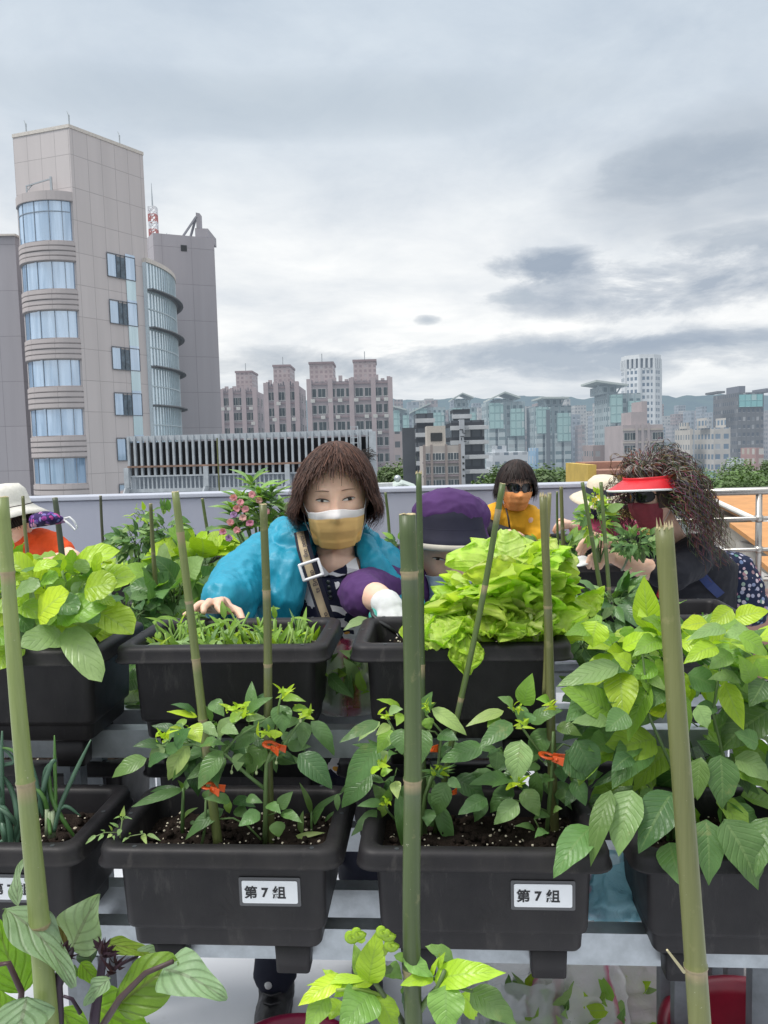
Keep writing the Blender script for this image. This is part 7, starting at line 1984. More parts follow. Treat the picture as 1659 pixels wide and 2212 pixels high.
    cap(m, [P(848, 1396, 1.80), P(868, 1384, 1.806)], [.010, .009])
    blob(m, "glove_palm", M("teal_rubber", (.04, .30, .25), .55, .15, 30), gl, .005, 2)
    m = MB()
    for pts in (((818, 1330, 1.806), (827, 1334, 1.800), (836, 1331, 1.80)), ((829, 1345, 1.797), (838, 1350, 1.79)), ((845, 1352, 1.785), (848, 1368, 1.782))):
        m.tube([P(*p) for p in pts], .0016, 5)
    t2 = thing("garden_shears", P(835, 1352, 1.79), "dark curved shear handle gripped in the white glove", "shears")
    m = MB(); m.tube([P(802, 1318, 1.82), P(806, 1330, 1.80), P(820, 1344, 1.787), P(838, 1354, 1.782), P(856, 1368, 1.782)], [.0045, .0048, .005, .0048, .004], 8); m.build("handle", M("black_rubber", (.015, .015, .016), .5), t2, True)
    m = MB(); m.tube([P(856, 1368, 1.782), P(872, 1392, 1.785), P(880, 1410, 1.79)], [.004, .0035, .001], 6, flat=.4); m.build("blade", STEEL, t2, True)
    m = MB(); m.leaf(P(800, 1338, 1.80), P(742, 1362, 1.77), V((0, -.6, 1)), .030, 'lance', .12, .2, .04, (.25, .36, .14), 9)
    m.build("x", PEP) if False else prop(m.build("cut_leaf", PEP, None, True), "single pale cut leaf held out from the shears", "leaf")
    legs(t, [P(940, 1600, 2.58), P(1015, 1600, 2.58)], [V((P(940, 1600, 2.58).x, 2.6, .10)), V((P(1015, 1600, 2.58).x, 2.6, .10))], .10, .062, cloth("dark_trousers", (.02, .02, .025)))
    shoes(t, [V((P(940, 1600, 2.58).x, 2.6, .08)), V((P(1015, 1600, 2.58).x, 2.6, .08))], BLKSHOE)
purple_person()

def sunglasses(H, parent, w_=.024, h_=.019, z=.006, fr=(.012, .012, .013)):
    g = MB(); L = MB()
    for sx in (-1, 1):
        x0 = sx * .031
        ring = []
        for k in range(20):
            a = 2 * math.pi * k / 20; x = x0 + w_ * math.copysign(abs(math.cos(a)) ** .7, math.cos(a)); zz = z + h_ * math.copysign(abs(math.sin(a)) ** .7, math.sin(a))
            ring.append(H.w((x, -.104 + 2.2 * x * x * 6, zz)))
        L.add([H.w((x0, -.108 + 13 * x0 * x0, z))] + ring, [(0, k + 1, (k + 1) % 20 + 1) for k in range(20)])
        g.tube(ring + [ring[0]], .0026 * H.s, 6)
        g.tube([H.w((sx * (.031 + w_), -.09 + .03, z + .006)), H.w((sx * .077, -.03, z + .008)), H.w((sx * .079, .012, z + .006))], .0024 * H.s, 6)
    g.tube([H.w((-.009, -.106, z + .005)), H.w((.009, -.106, z + .005))], .0024 * H.s, 6)
    o = g.build("sunglasses", M("glasses_frame", fr, .25), parent, True)
    L.build("lens", M("dark_lens", (.01, .01, .012), .06), o, True)
    return o

# ---- short haired person in the yellow shirt
def yellow_person():
    Y = 4.05
    t = thing("person", (P(1113, 1150, Y).x, Y, 0), "dark haired person in yellow shirt with sunglasses and bright orange mask by the parapet", "person")
    H = Head(P(1114, 1050, Y), 1.02, R(5), R(6), R(2), 1.05)
    b = MB(); H.skull(b)
    cap(b, [P(1113, 1085, Y + .04), P(1112, 1115, Y + .06)], [.05, .052]); cap(b, [P(1105, 1150, Y + .15), P(1105, 1300, Y + .2)], [.085, .085])
    cap(b, [P(1055, 1122, Y), P(1054, 1142, Y - .08), P(1098, 1153, Y - .20)], [.04, .034, .026])
    cap(b, [P(1152, 1128, Y), P(1165, 1170, Y - .05)], [.04, .034])
    hand(b, P(1098, 1152, Y - .20), [P(1114, 1153, Y - .24), P(1110, 1157, Y - .25), P(1106, 1160, Y - .25), P(1102, 1162, Y - .25)], [[P(1125, 1160, Y - .26), P(1131, 1170, Y - .26)], [P(1120, 1166, Y - .28), P(1123, 1174, Y - .27)], [P(1113, 1168, Y - .28), P(1115, 1176, Y - .27)], [P(1107, 1168, Y - .28), P(1107, 1175, Y - .27)]], [P(1120, 1152, Y - .23), P(1130, 1158, Y - .23)], .0085, .02)
    for x in (1085, 1130): cap(b, [P(x, 1290, Y + .2), P(x, 1330, Y + .2)], [.07, .05])
    blob(b, "body", SKIN, t, .006, 2)
    H.mask(t, M("orange_mask", (.92, .36, .12), .75, .12, 40), -.018, -.118, .069)
    sunglasses(H, t, .027, .021, .004)
    zf = lerpf([(0, .045), (.5, .04), (.8, .02), (1.0, -.03), (1.4, -.055), (3.2, -.10)])
    bob(H, t, zf, (.010, .007, .007), (.05, .03, .025), 1000, .098, .110, .130, (.0, .0), .08, 9, .3, .008, .3)
    YS = cloth("yellow_cotton", (.74, .37, .022), .8)
    m = MB(); rings = []
    for (x, y, dY, rx, ry) in ((1110, 1098, .07, .10, .07), (1105, 1108, .08, .19, .09), (1102, 1135, .10, .20, .12), (1102, 1170, .14, .19, .13), (1104, 1240, .2, .18, .13), (1104, 1310, .2, .18, .13)): rings.append(ell(P(x, y, Y + dY), rx, ry))
    m.loft(rings)
    cap(m, [P(1075, 1112, Y + .06), P(1050, 1124, Y + .0)], [.068, .062]); cap(m, [P(1138, 1114, Y + .06), P(1153, 1132, Y + .02), P(1164, 1162, Y - .03)], [.064, .062, .060])
    blob(m, "shirt", YS, t, .009, 3, folds(.007, 10))
    m = MB(); cap(m, [P(1053, 1128, Y - .01), P(1054, 1142, Y - .08), P(1095, 1152, Y - .19)], [.043, .040, .032]); blob(m, "arm_sleeve", cloth("black_sleeve", (.012, .012, .014)), t, .008, 2)
    m = MB(); m.tube([P(1093, 1098, Y - .03), P(1098, 1120, Y - .05), P(1101, 1142, Y - .05)], .005, 5); m.build("neck_cord", cloth("dark_cord", (.06, .045, .04)), t, True)
    legs(t, [P(1080, 1300, Y + .2), P(1130, 1300, Y + .2)], [V((P(1085, 1290, Y).x, Y + .2, .08)), V((P(1130, 1290, Y).x, Y + .2, .08))], .10, .06, cloth("grey_trousers", (.05, .05, .055)), voxel=.02)
    shoes(t, [V((P(1085, 1290, Y).x, Y + .2, .08)), V((P(1130, 1290, Y).x, Y + .2, .08))], BLKSHOE)
yellow_person()

# ---- person in the straw hat
def straw_person():
    Y = 4.5
    t = thing("person", (P(1300, 1150, Y + .1).x, Y + .1, 0), "person in pale straw hat and pink sleeves bending behind the red visored woman", "person")
    H = Head(P(1303, 1082, Y), 1.0, R(-20), R(22), 0)
    b = MB(); H.skull(b)
    cap(b, [P(1306, 1110, Y + .06), P(1312, 1130, Y + .1)], [.05, .055]); cap(b, [P(1318, 1150, Y + .16), P(1318, 1300, Y + .2)], [.085, .085])
    cap(b, [P(1280, 1135, Y + .05), P(1262, 1150, Y - .1), P(1235, 1135, Y - .2)], [.04, .035, .027])
    hand(b, P(1235, 1133, Y - .2), [P(1219, 1126, Y - .22), P(1216, 1130, Y - .24), P(1214, 1135, Y - .24), P(1214, 1140, Y - .23)], [[P(1204, 1130, Y - .24), P(1197, 1140, Y - .24)], [P(1202, 1135, Y - .26), P(1195, 1146, Y - .25)], [P(1203, 1141, Y - .26), P(1198, 1151, Y - .25)], [P(1206, 1146, Y - .25), P(1203, 1154, Y - .25)]], [P(1215, 1122, Y - .2), P(1204, 1124, Y - .2)], .0088, .021)
    for x in (1300, 1340): cap(b, [P(x, 1290, Y + .2), P(x, 1330, Y + .2)], [.07, .05])
    blob(b, "body", SKIN, t, .006, 2)
    H.mask(t, M("navy_mask", (.015, .03, .075), .75, .1, 30), -.012, -.12, .07)
    zf = lerpf([(0, .03), (.9, .01), (1.2, -.06), (3.2, -.10)])
    bob(H, t, zf, (.012, .009, .008), (.05, .035, .03), 500, .093, .106, .124, (0, 0), .06, 14, .3, .008, .3)
    ST = M("straw_weave", (.62, .55, .42), .85, .12, 40, .5, bscale=160, bdist=.002)
    Hh = Head(P(1303, 1082, Y), 1.0, R(-18), R(10), R(2))
    prof = [(.02, .142), (.06, .138), (.085, .115), (.094, .075), (.098, .050), (.13, .040), (.17, .022), (.188, .008)]
    rings = [[Hh.w((math.cos(a) * r_, math.sin(a) * r_ * 1.1, z + (.012 * math.sin(a * 2 + 1) if r_ > .12 else 0))) for a in [2 * math.pi * k / 36 for k in range(36)]] for r_, z in prof]
    m = MB(); m.loft(rings, True, False); hat = m.build("straw_hat", ST, t, True); hat.modifiers.new("t", 'SOLIDIFY').thickness = .003
    m = MB(); bd = [[p + (p - Hh.w((0, 0, .06))).normalized() * .003 for p in [Hh.w((math.cos(a) * r_, math.sin(a) * r_ * 1.1, z)) for a in [2 * math.pi * k / 36 for k in range(36)]]] for r_, z in ((.0985, .050), (.097, .062), (.0945, .075), (.091, .088))]
    m.loft(bd, False, False); m.build("hat_band", cloth("navy_band", (.02, .025, .045)), hat, True)
    PKS = cloth("pink_cloth", (.50, .085, .15), .8)
    m = MB(); rings = []
    for (x, y, dY, rx, ry) in ((1314, 1118, .1, .10, .07), (1316, 1130, .12, .17, .1), (1318, 1160, .16, .19, .12), (1318, 1300, .2, .18, .13)): rings.append(ell(P(x, y, Y + dY), rx, ry))
    m.loft(rings); cap(m, [P(1292, 1128, Y + .08), P(1268, 1150, Y - .08), P(1247, 1143, Y - .16)], [.062, .055, .045])
    blob(m, "jacket", PKS, t, .009, 2, folds(.009, 12))
    legs(t, [P(1295, 1300, Y + .2), P(1345, 1300, Y + .2)], [V((P(1300, 1290, Y).x, Y + .2, .08)), V((P(1345, 1290, Y).x, Y + .2, .08))], .10, .06, cloth("grey_trousers", (.05, .05, .055)), voxel=.02)
    shoes(t, [V((P(1300, 1290, Y).x, Y + .2, .08)), V((P(1345, 1290, Y).x, Y + .2, .08))], BLKSHOE)
straw_person()

# ---- woman in the red visor
def visor_woman():
    Y = 3.2
    t = thing("person", (P(1490, 1250, 3.4).x, 3.4, 0), "curly haired woman in red sun visor and black jacket weeding a planter at right", "person")
    H = Head(P(1408, 1070, Y), 1.03, R(-56), R(3), R(-2))
    b = MB(); H.skull(b)
    cap(b, [P(1430, 1125, Y + .06), P(1450, 1165, Y + .12)], [.055, .06]); cap(b, [P(1490, 1215, 3.42), P(1500, 1420, 3.48)], [.08, .08])
    cap(b, [P(1485, 1205, 3.22), P(1437, 1240, 3.10), P(1420, 1236, 3.09), P(1372, 1222, 3.11), P(1330, 1205, 3.13)], [.055, .046, .044, .040, .029])
    cap(b, [P(1420, 1195, 3.38), P(1370, 1185, 3.25), P(1318, 1172, 3.22)], [.05, .036, .026])
    hand(b, P(1328, 1204, 3.13), [P(1300, 1190, 3.10), P(1294, 1196, 3.085), P(1292, 1204, 3.085), P(1296, 1211, 3.09)],
         [[P(1282, 1196, 3.08), P(1272, 1212, 3.08)], [P(1274, 1202, 3.06), P(1267, 1220, 3.07)], [P(1273, 1211, 3.06), P(1272, 1227, 3.07)], [P(1280, 1218, 3.07), P(1282, 1229, 3.08)]], [P(1305, 1208, 3.08), P(1296, 1226, 3.07)], .0098, .024)
    hand(b, P(1316, 1170, 3.22), [P(1288, 1156, 3.20), P(1280, 1162, 3.19), P(1276, 1170, 3.19), P(1278, 1178, 3.20)],
         [[P(1268, 1160, 3.18), P(1252, 1176, 3.17)], [P(1260, 1170, 3.17), P(1247, 1188, 3.17)], [P(1259, 1180, 3.17), P(1251, 1198, 3.17)], [P(1264, 1188, 3.18), P(1258, 1202, 3.18)]], [P(1278, 1152, 3.2), P(1262, 1160, 3.2)], .0098, .024)
    for x in (1480, 1540): cap(b, [P(x, 1410, 3.45), P(x, 1460, 3.45)], [.07, .05])
    blob(b, "body", SKIN, t, .005, 2)
    H.mask(t, M("maroon_mask", (.20, .025, .04), .75, .15, 30), -.024, -.125, .071)
    sunglasses(H, t, .027, .021, .004)
    # curly hair
    r2 = random.Random(44); m = MB(); gray = (.27, .24, .22); brn = (.055, .035, .028); lit = (.19, .125, .092)
    def shell(): return [H.w((math.sin(ph) * .098 * math.sin(th), -math.cos(ph) * .11 * math.sin(th), math.cos(th) * .130)) for th in [k * .2 for k in range(10)] for ph in [2 * math.pi * j / 32 for j in range(32)]]
    def okph(ph): return 1
    cm = MB(); NU, NV_ = 40, 14
    def capf(u, v):
        ph = 2 * math.pi * u; th = .02 + v * 1.9 * (1 if abs(((ph + math.pi) % (2 * math.pi)) - math.pi) > .9 else .55)
        return H.w((math.sin(ph) * .094 * math.sin(th), -math.cos(ph) * .107 * math.sin(th) + .006, math.cos(th) * .128))
    m.grid(capf, NU, NV_, tuple(x * .8 for x in brn), True)
    for k in range(1750):
        ph = r2.uniform(-math.pi, math.pi); th = math.acos(r2.uniform(-.35, 1))
        if abs(ph) < 1.15: th = min(th, .45 + .2 * r2.random())
        root = H.w((math.sin(ph) * .096 * math.sin(th), -math.cos(ph) * .108 * math.sin(th), math.cos(th) * .128))
        out = (H.m @ V((math.sin(ph) * math.sin(th), -math.cos(ph) * math.sin(th), math.cos(th) * .8)))
        if abs(ph) < 1.0: out = out + H.m @ V((math.copysign(.5, ph), .5, .1))
        front = abs(ph) < 1.2 and r2.random() < .6
        out = H.m @ V((r2.uniform(-.8, .8), -.5, .35)) if front else out + V((.55, .12, .0)) * r2.uniform(0, 1)
        out.normalize(); L = r2.uniform(.07, .12) if front else r2.uniform(.20, .38) * (.62 if abs(ph) < 1.0 else 1); N = 34
        pts = []; nr = []; p = root.copy(); rad = r2.uniform(.004, .0085); fr = r2.uniform(2.8, 4.8); p0 = r2.uniform(0, 6.28)
        v_ = out * 1.0
        for i in range(N):
            s_ = i / (N - 1)
            dirn = (out * max(0, 1 - s_ * 1.9) + V((.34 * (.4 + s_), .05, -1.0)) * (s_ * 1.15 + .05)).normalized()
            p = p + dirn * (L / N)
            _, a_, b_ = frame_of(dirn, V((.3, 1, .2))); an = p0 + s_ * fr * 6.28 * (L / .3); rr = rad * min(1, s_ * 5)
            pts.append(p + a_ * (math.cos(an) * rr) + b_ * (math.sin(an) * rr)); nr.append((a_ * math.cos(an) + b_ * math.sin(an)).normalized())
        g = r2.uniform(.75, 1.2); top = math.cos(th) > .55
        base = gray if (top and r2.random() < .25) else tuple(brn[j] + (lit[j] - brn[j]) * r2.random() ** 1.3 for j in range(3))
        strip(m, pts, .0034, .0012, nr, tuple(x * g for x in base))
    m.build("curly_hair", HAIR, t, True)
    # visor
    RED = M("red_visor", (.55, .012, .02), .35, .1, 20); 
    m = MB()
    def brim(u, v):
        a = (u * 2 - 1) * 1.50; r0 = .100
        rx_, ry_ = r0 + .022 * v, r0 + .010 + (.115) * v * math.cos(a) ** .6 if math.cos(a) > 0 else r0
        return H.w((math.sin(a) * rx_, -math.cos(a) * ry_, .067 - .028 * v - .016 * abs(u * 2 - 1) ** 2 * v))
    m.grid(brim, 36, 10); vz = m.build("sun_visor", RED, t, True); vz.modifiers.new("t", 'SOLIDIFY').thickness = .003
    m = MB(); m.tube([brim(k / 36, 1.0) for k in range(37)], .0045, 8); m.build("visor_edge", M("white_trim", (.7, .7, .7), .4), vz, True)
    m = MB(); m.grid(lambda u, v: H.w((math.sin((u * 2 - 1) * 1.9) * (.101), -math.cos((u * 2 - 1) * 1.9) * .114, .063 + .016 * v)), 36, 4); o = m.build("visor_band", RED, vz, True); o.modifiers.new("t", 'SOLIDIFY').thickness = .004
    m = MB()
    m.grid(lambda u, v: brim(.03 + .94 * u, .03 + .94 * v) - H.m @ V((0, 0, .006)), 30, 8); m.build("visor_lining", cloth("black_lining", (.012, .011, .012)), vz, True)
    BJ = cloth("black_jacket", (.011, .012, .018), .75)
    m = MB(); rings = []
    for (x, y, dY, rx, ry) in ((1455, 1172, .14, .08, .07), (1478, 1188, .18, .16, .11), (1490, 1220, .2, .20, .14), (1495, 1290, .25, .185, .15), (1500, 1360, .28, .18, .15), (1502, 1440, .3, .18, .15)): rings.append(ell(P(x, y, Y + dY), rx, ry))
    m.loft(rings)
    cap(m, [P(1500, 1195, 3.3), P(1490, 1210, 3.2), P(1455, 1238, 3.11), P(1428, 1238, 3.09)], [.085, .082, .070, .058])
    cap(m, [P(1430, 1185, 3.4), P(1375, 1184, 3.27), P(1340, 1175, 3.235)], [.065, .05, .038])
    blob(m, "jacket", BJ, t, .0075, 3, folds(.008, 9))
    m = MB(); q = P(1351, 1213, 3.115); d = (P(1372, 1222, 3.11) - P(1330, 1205, 3.13)).normalized(); _, a_, b_ = frame_of(d)
    m.tube([q + a_ * math.cos(k * .4189) * .037 + b_ * math.sin(k * .4189) * .037 for k in range(16)], .0048, 6); m.build("wrist_band", M("jade_band", (.22, .27, .18), .35), t, True)
    m = MB(); q = P(1322, 1174, 3.222); m.tube([q + a_ * math.cos(k * .4189) * .030 + b_ * math.sin(k * .4189) * .030 for k in range(16)], .004, 6); m.build("wrist_band", M("dark_beads", (.08, .04, .035), .4), t, True)
    # rucksack
    tf = NT("floral_fabric"); v1 = tf.n('TexVoronoi', i_Scale=42.0); tf.link(tf.obj(), v1.inputs['Vector'])
    wn = tf.n('TexWhiteNoise'); tf.link(v1.outputs['Color'], wn.inputs['Vector'])
    c = tf.mix(tf.math('LESS_THAN', v1.outputs['Distance'], .38), (.012, .018, .045), tf.ramp(wn.outputs['Value'], [(0.0, (.10, .16, .30)), (.4, (.45, .40, .45)), (.65, (.35, .12, .18)), (.85, (.08, .20, .16)), (1.0, (.6, .55, .5))]))
    FL = tf.done(tf.bsdf(c, .8, 0, .2))
    bp = thing("rucksack", P(1585, 1290, 3.5), "dark floral rucksack hanging on the black jacketed woman's back", "rucksack")
    m = MB(); rings = []
    for (x, y, rx, ry) in ((1568, 1192, .05, .06), (1574, 1205, .085, .10), (1583, 1250, .115, .13), (1590, 1300, .125, .14), (1592, 1335, .11, .12), (1592, 1345, .06, .07)): rings.append(ell(P(x, y, 3.52), rx, ry, pw=.75))
    m.loft(rings); blob(m, "bag_body", FL, bp, .009, 3, folds(.008, 9))
    m = MB(); BST = cloth("blue_webbing", (.015, .03, .11))
    q = [P(1468, 1178, 3.24), P(1500, 1225, 3.175), P(1535, 1265, 3.22), P(1572, 1300, 3.36)]
    vs = []
    for i, p in enumerate(q):
        d = (q[min(i + 1, 3)] - q[max(i - 1, 0)]).normalized(); n = (CAMP - p).normalized(); s_ = d.cross(n).normalized(); vs += [p - s_ * .019, p + s_ * .019]
    m.add(vs, [(2 * i, 2 * i + 1, 2 * i + 3, 2 * i + 2) for i in range(3)]); o = m.build("strap", BST, bp); o.modifiers.new("t", 'SOLIDIFY').thickness = .004
    m = MB(); m.tube([P(1428, 1262, 3.12), P(1420, 1285, 3.13), P(1432, 1300, 3.14), P(1420, 1320, 3.15)], .008, 6, flat=.4)
    m.build("apron_tie", cloth("red_tie", (.40, .02, .03)), t, True)
    TR = cloth("black_trousers", (.012, .012, .015)); ft = [V((P(1480, 1410, 3.45).x, 3.45, .08)), V((P(1540, 1410, 3.45).x, 3.5, .08))]
    legs(t, [P(1475, 1420, 3.46), P(1540, 1420, 3.46)], ft, .11, .065, TR, voxel=.016); shoes(t, ft, BLKSHOE)
    tr = thing("hand_trowel", P(1262, 1215, 3.1), "small pale trowel blade at the fingertips in the weeded planter", "trowel")
    m = MB(); m.leaf(P(1275, 1206, 3.1), P(1240, 1222, 3.06), V((0, -.6, 1)), .055, 'round', .05, .15, 0, (1, 1, 1), 8); o = m.build("blade", M("pale_enamel", (.66, .66, .66), .35), tr, True); o.modifiers.new("t", 'SOLIDIFY').thickness = .002
    m = MB(); m.tube([P(1274, 1207, 3.1), P(1295, 1196, 3.13)], .007, 8); m.build("handle", M("dark_handle", (.05, .03, .02), .6), tr, True)
visor_woman()

# ---- person at the left edge
def orange_person():
    Y = 3.6
    t = thing("person", (P(60, 1250, Y + .15).x, Y + .15, 0), "person in white bucket hat and orange polo shirt cut off at the left edge", "person")
    H = Head(P(16, 1120, Y), 1.0, R(-70), R(25), 0)
    b = MB(); H.skull(b)
    cap(b, [P(30, 1135, Y + .05), P(52, 1165, Y + .1)], [.055, .06]); cap(b, [P(70, 1200, Y + .2), P(70, 1340, Y + .25)], [.085, .085])
    cap(b, [P(110, 1180, Y + .05), P(158, 1207, Y - .05)], [.046, .040]); cap(b, [P(158, 1207, Y - .05), P(90, 1216, Y - .12), P(20, 1222, Y - .18)], [.040, .034, .027])
    hand(b, P(16, 1223, Y - .18), [P(-4, 1222, Y - .2), P(-5, 1227, Y - .2), P(-5, 1232, Y - .2), P(-3, 1236, Y - .2)], [[P(-18, 1228, Y - .2), P(-26, 1238, Y - .2)], [P(-18, 1234, Y - .2), P(-26, 1244, Y - .2)], [P(-17, 1240, Y - .2), P(-22, 1248, Y - .2)], [P(-14, 1244, Y - .2), P(-17, 1251, Y - .2)]], [P(-2, 1216, Y - .2), P(-12, 1220, Y - .2)], .009, .022)
    for x in (50, 95): cap(b, [P(x, 1330, Y + .25), P(x, 1380, Y + .25)], [.07, .05])
    blob(b, "body", SKIN, t, .006, 2)
    zf = lerpf([(0, .03), (.9, .0), (1.2, -.05), (3.2, -.07)])
    bob(H, t, zf, (.012, .009, .008), (.05, .035, .03), 400, .088, .102, .120, (0, 0), .04, 17, .3, .008, .3)
    m = MB(); H2 = Head(P(16, 1117, Y), 1.0, R(-70), R(8), 0)
    prof = [(.02, .150), (.07, .142), (.090, .115), (.098, .07), (.102, .045), (.135, .020), (.165, -.002)]
    rings = [[H2.w((math.cos(a) * r_, math.sin(a) * r_ * 1.08, z + (.008 * math.sin(a * 3) if r_ > .12 else 0))) for a in [2 * math.pi * k / 36 for k in range(36)]] for r_, z in prof]
    m.loft(rings, True, False); hat = m.build("bucket_hat", M("white_straw", (.62, .60, .54), .85, .1, 60, .5, bscale=200, bdist=.002), t, True); hat.modifiers.new("t", 'SOLIDIFY').thickness = .003
    m = MB(); m.tube([p + (p - H2.w((0, 0, .05))).normalized() * .003 for p in rings[4]] + [rings[4][0]], .004, 6); m.build("hat_cord", cloth("dark_cord", (.06, .045, .04)), hat, True)
    OS = cloth("orange_polo", (.66, .075, .012), .8)
    m = MB(); rings = []
    for (x, y, dY, rx, ry) in ((52, 1152, .1, .075, .065), (62, 1165, .12, .14, .09), (72, 1190, .17, .17, .11), (72, 1250, .22, .17, .12), (72, 1340, .25, .17, .13)): rings.append(ell(P(x, y, Y + dY), rx, ry))
    m.loft(rings); cap(m, [P(85, 1172, Y + .1), P(115, 1180, Y + .05), P(136, 1194, Y + .0)], [.07, .066, .056])
    cap(m, [P(36, 1160, Y + .03), P(62, 1168, Y + .03)], [.03, .034])
    blob(m, "polo_shirt", OS, t, .008, 3, folds(.007, 10))
    legs(t, [P(48, 1335, Y + .26), P(98, 1335, Y + .26)], [V((P(50, 1330, Y + .25).x, Y + .25, .08)), V((P(95, 1330, Y + .25).x, Y + .25, .08))], .10, .06, cloth("grey_trousers", (.05, .05, .055)), voxel=.02)
    shoes(t, [V((P(50, 1330, Y + .25).x, Y + .25, .08)), V((P(95, 1330, Y + .25).x, Y + .25, .08))], BLKSHOE)
orange_person()
# cloth mask hung on the dark cane
tf = NT("purple_floral"); v1 = tf.n('TexVoronoi', i_Scale=60.0); tf.link(tf.obj(), v1.inputs['Vector'])
wn = tf.n('TexWhiteNoise'); tf.link(v1.outputs['Color'], wn.inputs['Vector'])
c = tf.mix(tf.math('LESS_THAN', v1.outputs['Distance'], .45), (.035, .02, .09), tf.ramp(wn.outputs['Value'], [(0.0, (.12, .05, .30)), (.45, (.50, .06, .22)), (.7, (.08, .16, .40)), (1.0, (.55, .25, .40))]))
PF = tf.done(tf.bsdf(c, .8, 0, .2))
t = thing("cloth_mask", P(105, 1128, 2.5), "purple floral cloth mask with white ear loop hung on the dark cane", "face mask")
m = MB()
def cm(u, v):
    x = 64 + 76 * u; yt = 1136 - 30 * math.sin(math.pi * min(1, u * .62 + .22)) + 0; yb = 1140 - 12 * u
    yy = yt + (yb - yt) * v
    return P(x, yy, 2.47 - .05 * math.sin(math.pi * u) * math.sin(math.pi * v * .8 + .3) + .004 * math.sin(u * 30))
m.grid(cm, 24, 10); o = m.build("mask_cloth", PF, t, True); o.modifiers.new("t", 'SOLIDIFY').thickness = .003
m = MB(); m.tube([P(138, 1120, 2.46), P(150, 1117, 2.46), P(160, 1126, 2.46), P(167, 1140, 2.46), P(162, 1145, 2.46), P(152, 1134, 2.46), P(138, 1122, 2.46)], .0032, 6); m.build("ear_loop", M("ear_loop_white", (.7, .7, .7), .7), t, True)
# ------------------------------------------------------------------ plastic bags, basins
def bag_mat(name, alpha=.5):
    if name in _mc: return _mc[name]
    t = NT(name); a = t.n('Attribute', attribute_name="Col").outputs['Color']
    nm = t.bump(t.noise(26, 4, .6, None, 1.2), .55, .015)
    sh = t.bsdf(a, .18, 0, .6, nm)
    tl = t.n('BsdfTranslucent'); t.link(a, tl.inputs['Color']); m0 = t.n('MixShader', i_0=.4); t.link(sh, m0.inputs[1]); t.link(tl.outputs[0], m0.inputs[2]); sh = m0.outputs[0]
    tr = t.n('BsdfTransparent')
    mx = t.n('MixShader', i_0=alpha); t.link(tr.outputs[0], mx.inputs[1]); t.link(sh, mx.inputs[2])
    _mc[name] = t.done(mx.outputs[0]); return _mc[name]
def bag(base, w_, d_, h, label, body=(.72, .73, .75), stripe=(.62, .10, .20), ns=3, seed=1, alpha=.45, greens=True, lean=0.0, ears=True, sw=.16):
    t = thing("plastic_bag", base, label, "plastic bag", "plastic carrier bags of picked vegetables")
    r2 = random.Random(seed); m = MB(); base = V(base)
    NU, NV_ = 60, 34
    def pt(u, v):
        a = u * 2 * math.pi; sq = .62
        r_ = (math.sin(min(1, v * 6 + .15) * 1.57)) * (1 - .30 * max(0, v - .45) / .55)
        x = w_ / 2 * math.copysign(abs(math.cos(a)) ** sq, math.cos(a)) * r_; y = d_ / 2 * math.copysign(abs(math.sin(a)) ** sq, math.sin(a)) * r_ * (1 - .55 * max(0, v - .5))
        q = V((math.cos(a) * 2.2, math.sin(a) * 2.2, v * 2.6 + seed * 3))
        cr = 1 + .22 * noise.noise(q) + .16 * (1 - abs(noise.noise(q * 2.3)) * 2)
        z = h * v + h * .10 * noise.noise(q * 1.4) * v
        if ears and v > .85: z += h * .28 * max(0, math.cos(2 * a)) * (v - .85) / .15
        return base + V((x * cr + lean * v * h, y * cr, max(.001, z)))
    m.grid(pt, NU, NV_, close_u=True)
    k = 0
    for j in range(NV_ + 1):
        for i in range(NU):
            s = (i / NU * ns * 2) % 1
            m.c[k] = stripe if s < sw else body
            k += 1
    m.build("bag_film", bag_mat("bag_film_%d" % int(alpha * 100), alpha), t, True)
    if greens:
        g = MB()
        for k in range(60):
            p = base + V((r2.uniform(-.42, .42) * w_, r2.uniform(-.56, .30) * d_, r2.uniform(.12, .7) * h)); d = V((r2.gauss(0, 1), r2.gauss(0, 1), r2.gauss(.3, .8))).normalized()
            g.leaf(p, p + d * r2.uniform(.04, .09), V((r2.uniform(-1, 1), -1, .5)), r2.uniform(.018, .04), 'ovate', .15, .2, .06, tint(r2.choice((LT, BR, MD, PA)), .2), 7)
        g.build("vegetables", SMALL, t, True)
    return t
bag(V((P(752, 1545, 1.79).x, 1.79, P(752, 1545, 1.79).z)), .13, .09, .17, "clear bag with red stripes hanging between the two upper planters", (.70, .72, .70), (.55, .05, .13), 2, 3, .42, True, .02)
bag(V((P(1332, 1985, 1.52).x, 1.53, P(1332, 1985, 1.52).z)), .125, .09, .125, "crumpled sky blue bag with pink edge between two front planters", (.45, .88, 1.0), (.95, .5, .68), 1, 5, .85, False, .0, False, .12)
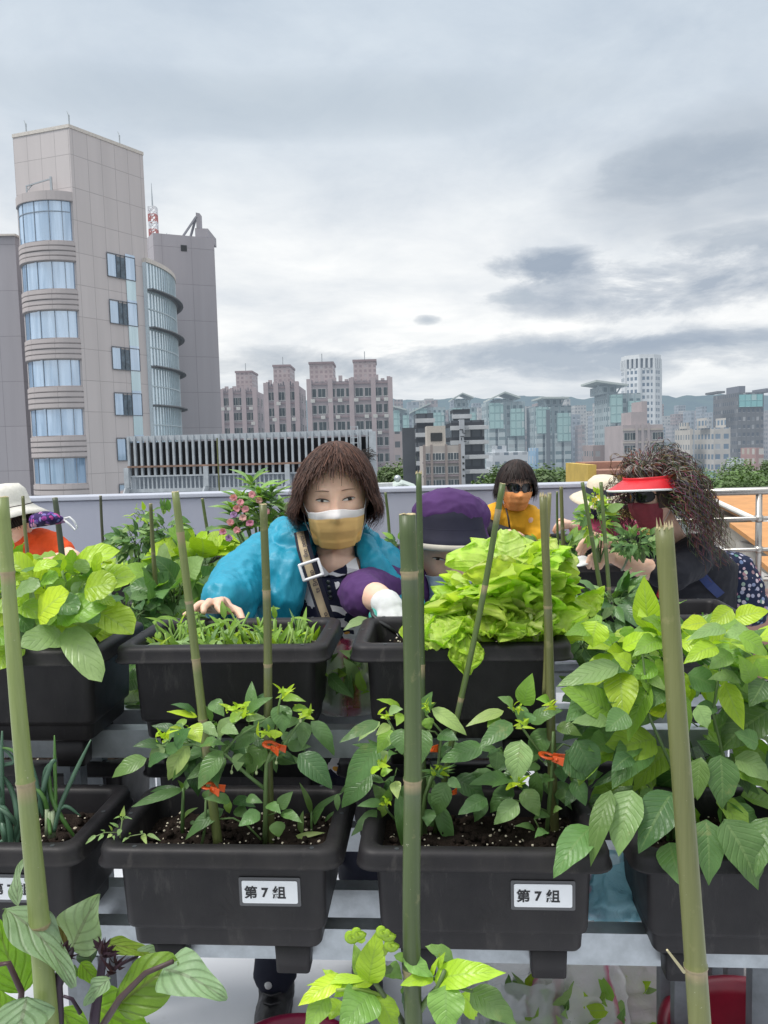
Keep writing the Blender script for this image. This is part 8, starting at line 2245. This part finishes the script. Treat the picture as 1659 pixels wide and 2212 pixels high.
for (x, Y, w_, h, seed, body, st, lab, al) in ((1120, 1.98, .26, .22, 7, (.80, .82, .83), (.80, .82, .83), "clear bag of dark green cuttings on the floor behind the young pepper", .45),
                                      (1245, 2.02, .24, .26, 9, (.95, .93, .94), (.80, .25, .38), "white bag with pink stripes on the floor left of the red basin", .78),
                                      (1350, 2.1, .24, .28, 11, (.95, .90, .91), (.80, .30, .42), "pink striped bag standing just behind the red basin's rim", .78),
                                      (1560, 2.15, .24, .28, 13, (.84, .78, .80), (.74, .2, .32), "pinkish bag of greens behind the olive cane's foot", .78),
                                      (1640, 2.2, .22, .26, 15, (.80, .75, .76), (.74, .2, .32), "striped bag at the right edge behind the red basin", .78)):
    b = P(x, 2150, Y); bag(V((b.x, Y, .004)), w_, .18, h, lab, body, st, 3, seed, al, True)
def basin(cx, cy, r_, h, label, mat, fill=True):
    t = thing("basin", (cx, cy, 0), label, "basin")
    prof = [(.70, .004), (.74, .02), (.93, h - .03), (.955, h - .008), (1.0, h - .012), (1.03, h - .006), (1.03, h + .002), (.99, h + .006), (.93, h), (.90, h - .03), (.70, .03), (.3, .026), (.02, .026)]
    m = MB(); n = 48
    m.loft([[V((cx + math.cos(2 * math.pi * k / n) * r_ * q, cy + math.sin(2 * math.pi * k / n) * r_ * q, z)) for k in range(n)] for q, z in prof], True, True)
    m.build("bowl", mat, t, True)
    return t
RB = M("crimson_plastic", (.22, .010, .028), .32, .15, 15)
bs = basin(.80, 1.62, .215, .30, "big crimson basin at the bottom right behind the olive cane", RB)
m = MB(); m.tube([V((.74, 1.72, .20)), V((.80, 1.66, .225)), V((.86, 1.60, .25))], [.03, .028, .02], 10, flat=.6)
t = thing("scoop", (.8, 1.66, .2), "red plastic scoop lying inside the crimson basin", "scoop")
m.build("handle", M("bright_red_plastic", (.42, .015, .025), .35), t, True)
m = MB(); m.grid(lambda u, v: V((.74 + .09 * (u - .5) - .06 * v, 1.72 + .10 * v, .18 + .05 * (2 * u - 1) ** 2)), 12, 6); m.build("pan", M("bright_red_plastic", (.42, .015, .025), .35), t, True)
m = MB()
for k in range(26): m.leaf(V((.80 + rl.uniform(-.13, .13), 1.70 + rl.uniform(-.13, .13), .06 + rl.uniform(0, .08))), V((.80 + rl.uniform(-.15, .15), 1.70 + rl.uniform(-.15, .15), .08 + rl.uniform(0, .12))), V((0, -.4, 1)), .03, 'ovate', .1, .2, .06, tint(LT, .2), 7)
prop(m.build("vegetable_scraps", SMALL, None, True), "wilted leaf scraps in the crimson basin", "scraps", kind="stuff")
basin(P(625, 2190, 1.66).x, 1.64, .17, .25, "smaller crimson basin peeking up at the bottom centre", M("crimson_pink_plastic", (.30, .012, .06), .35, .15, 15))
bpy.context.view_layer.update()
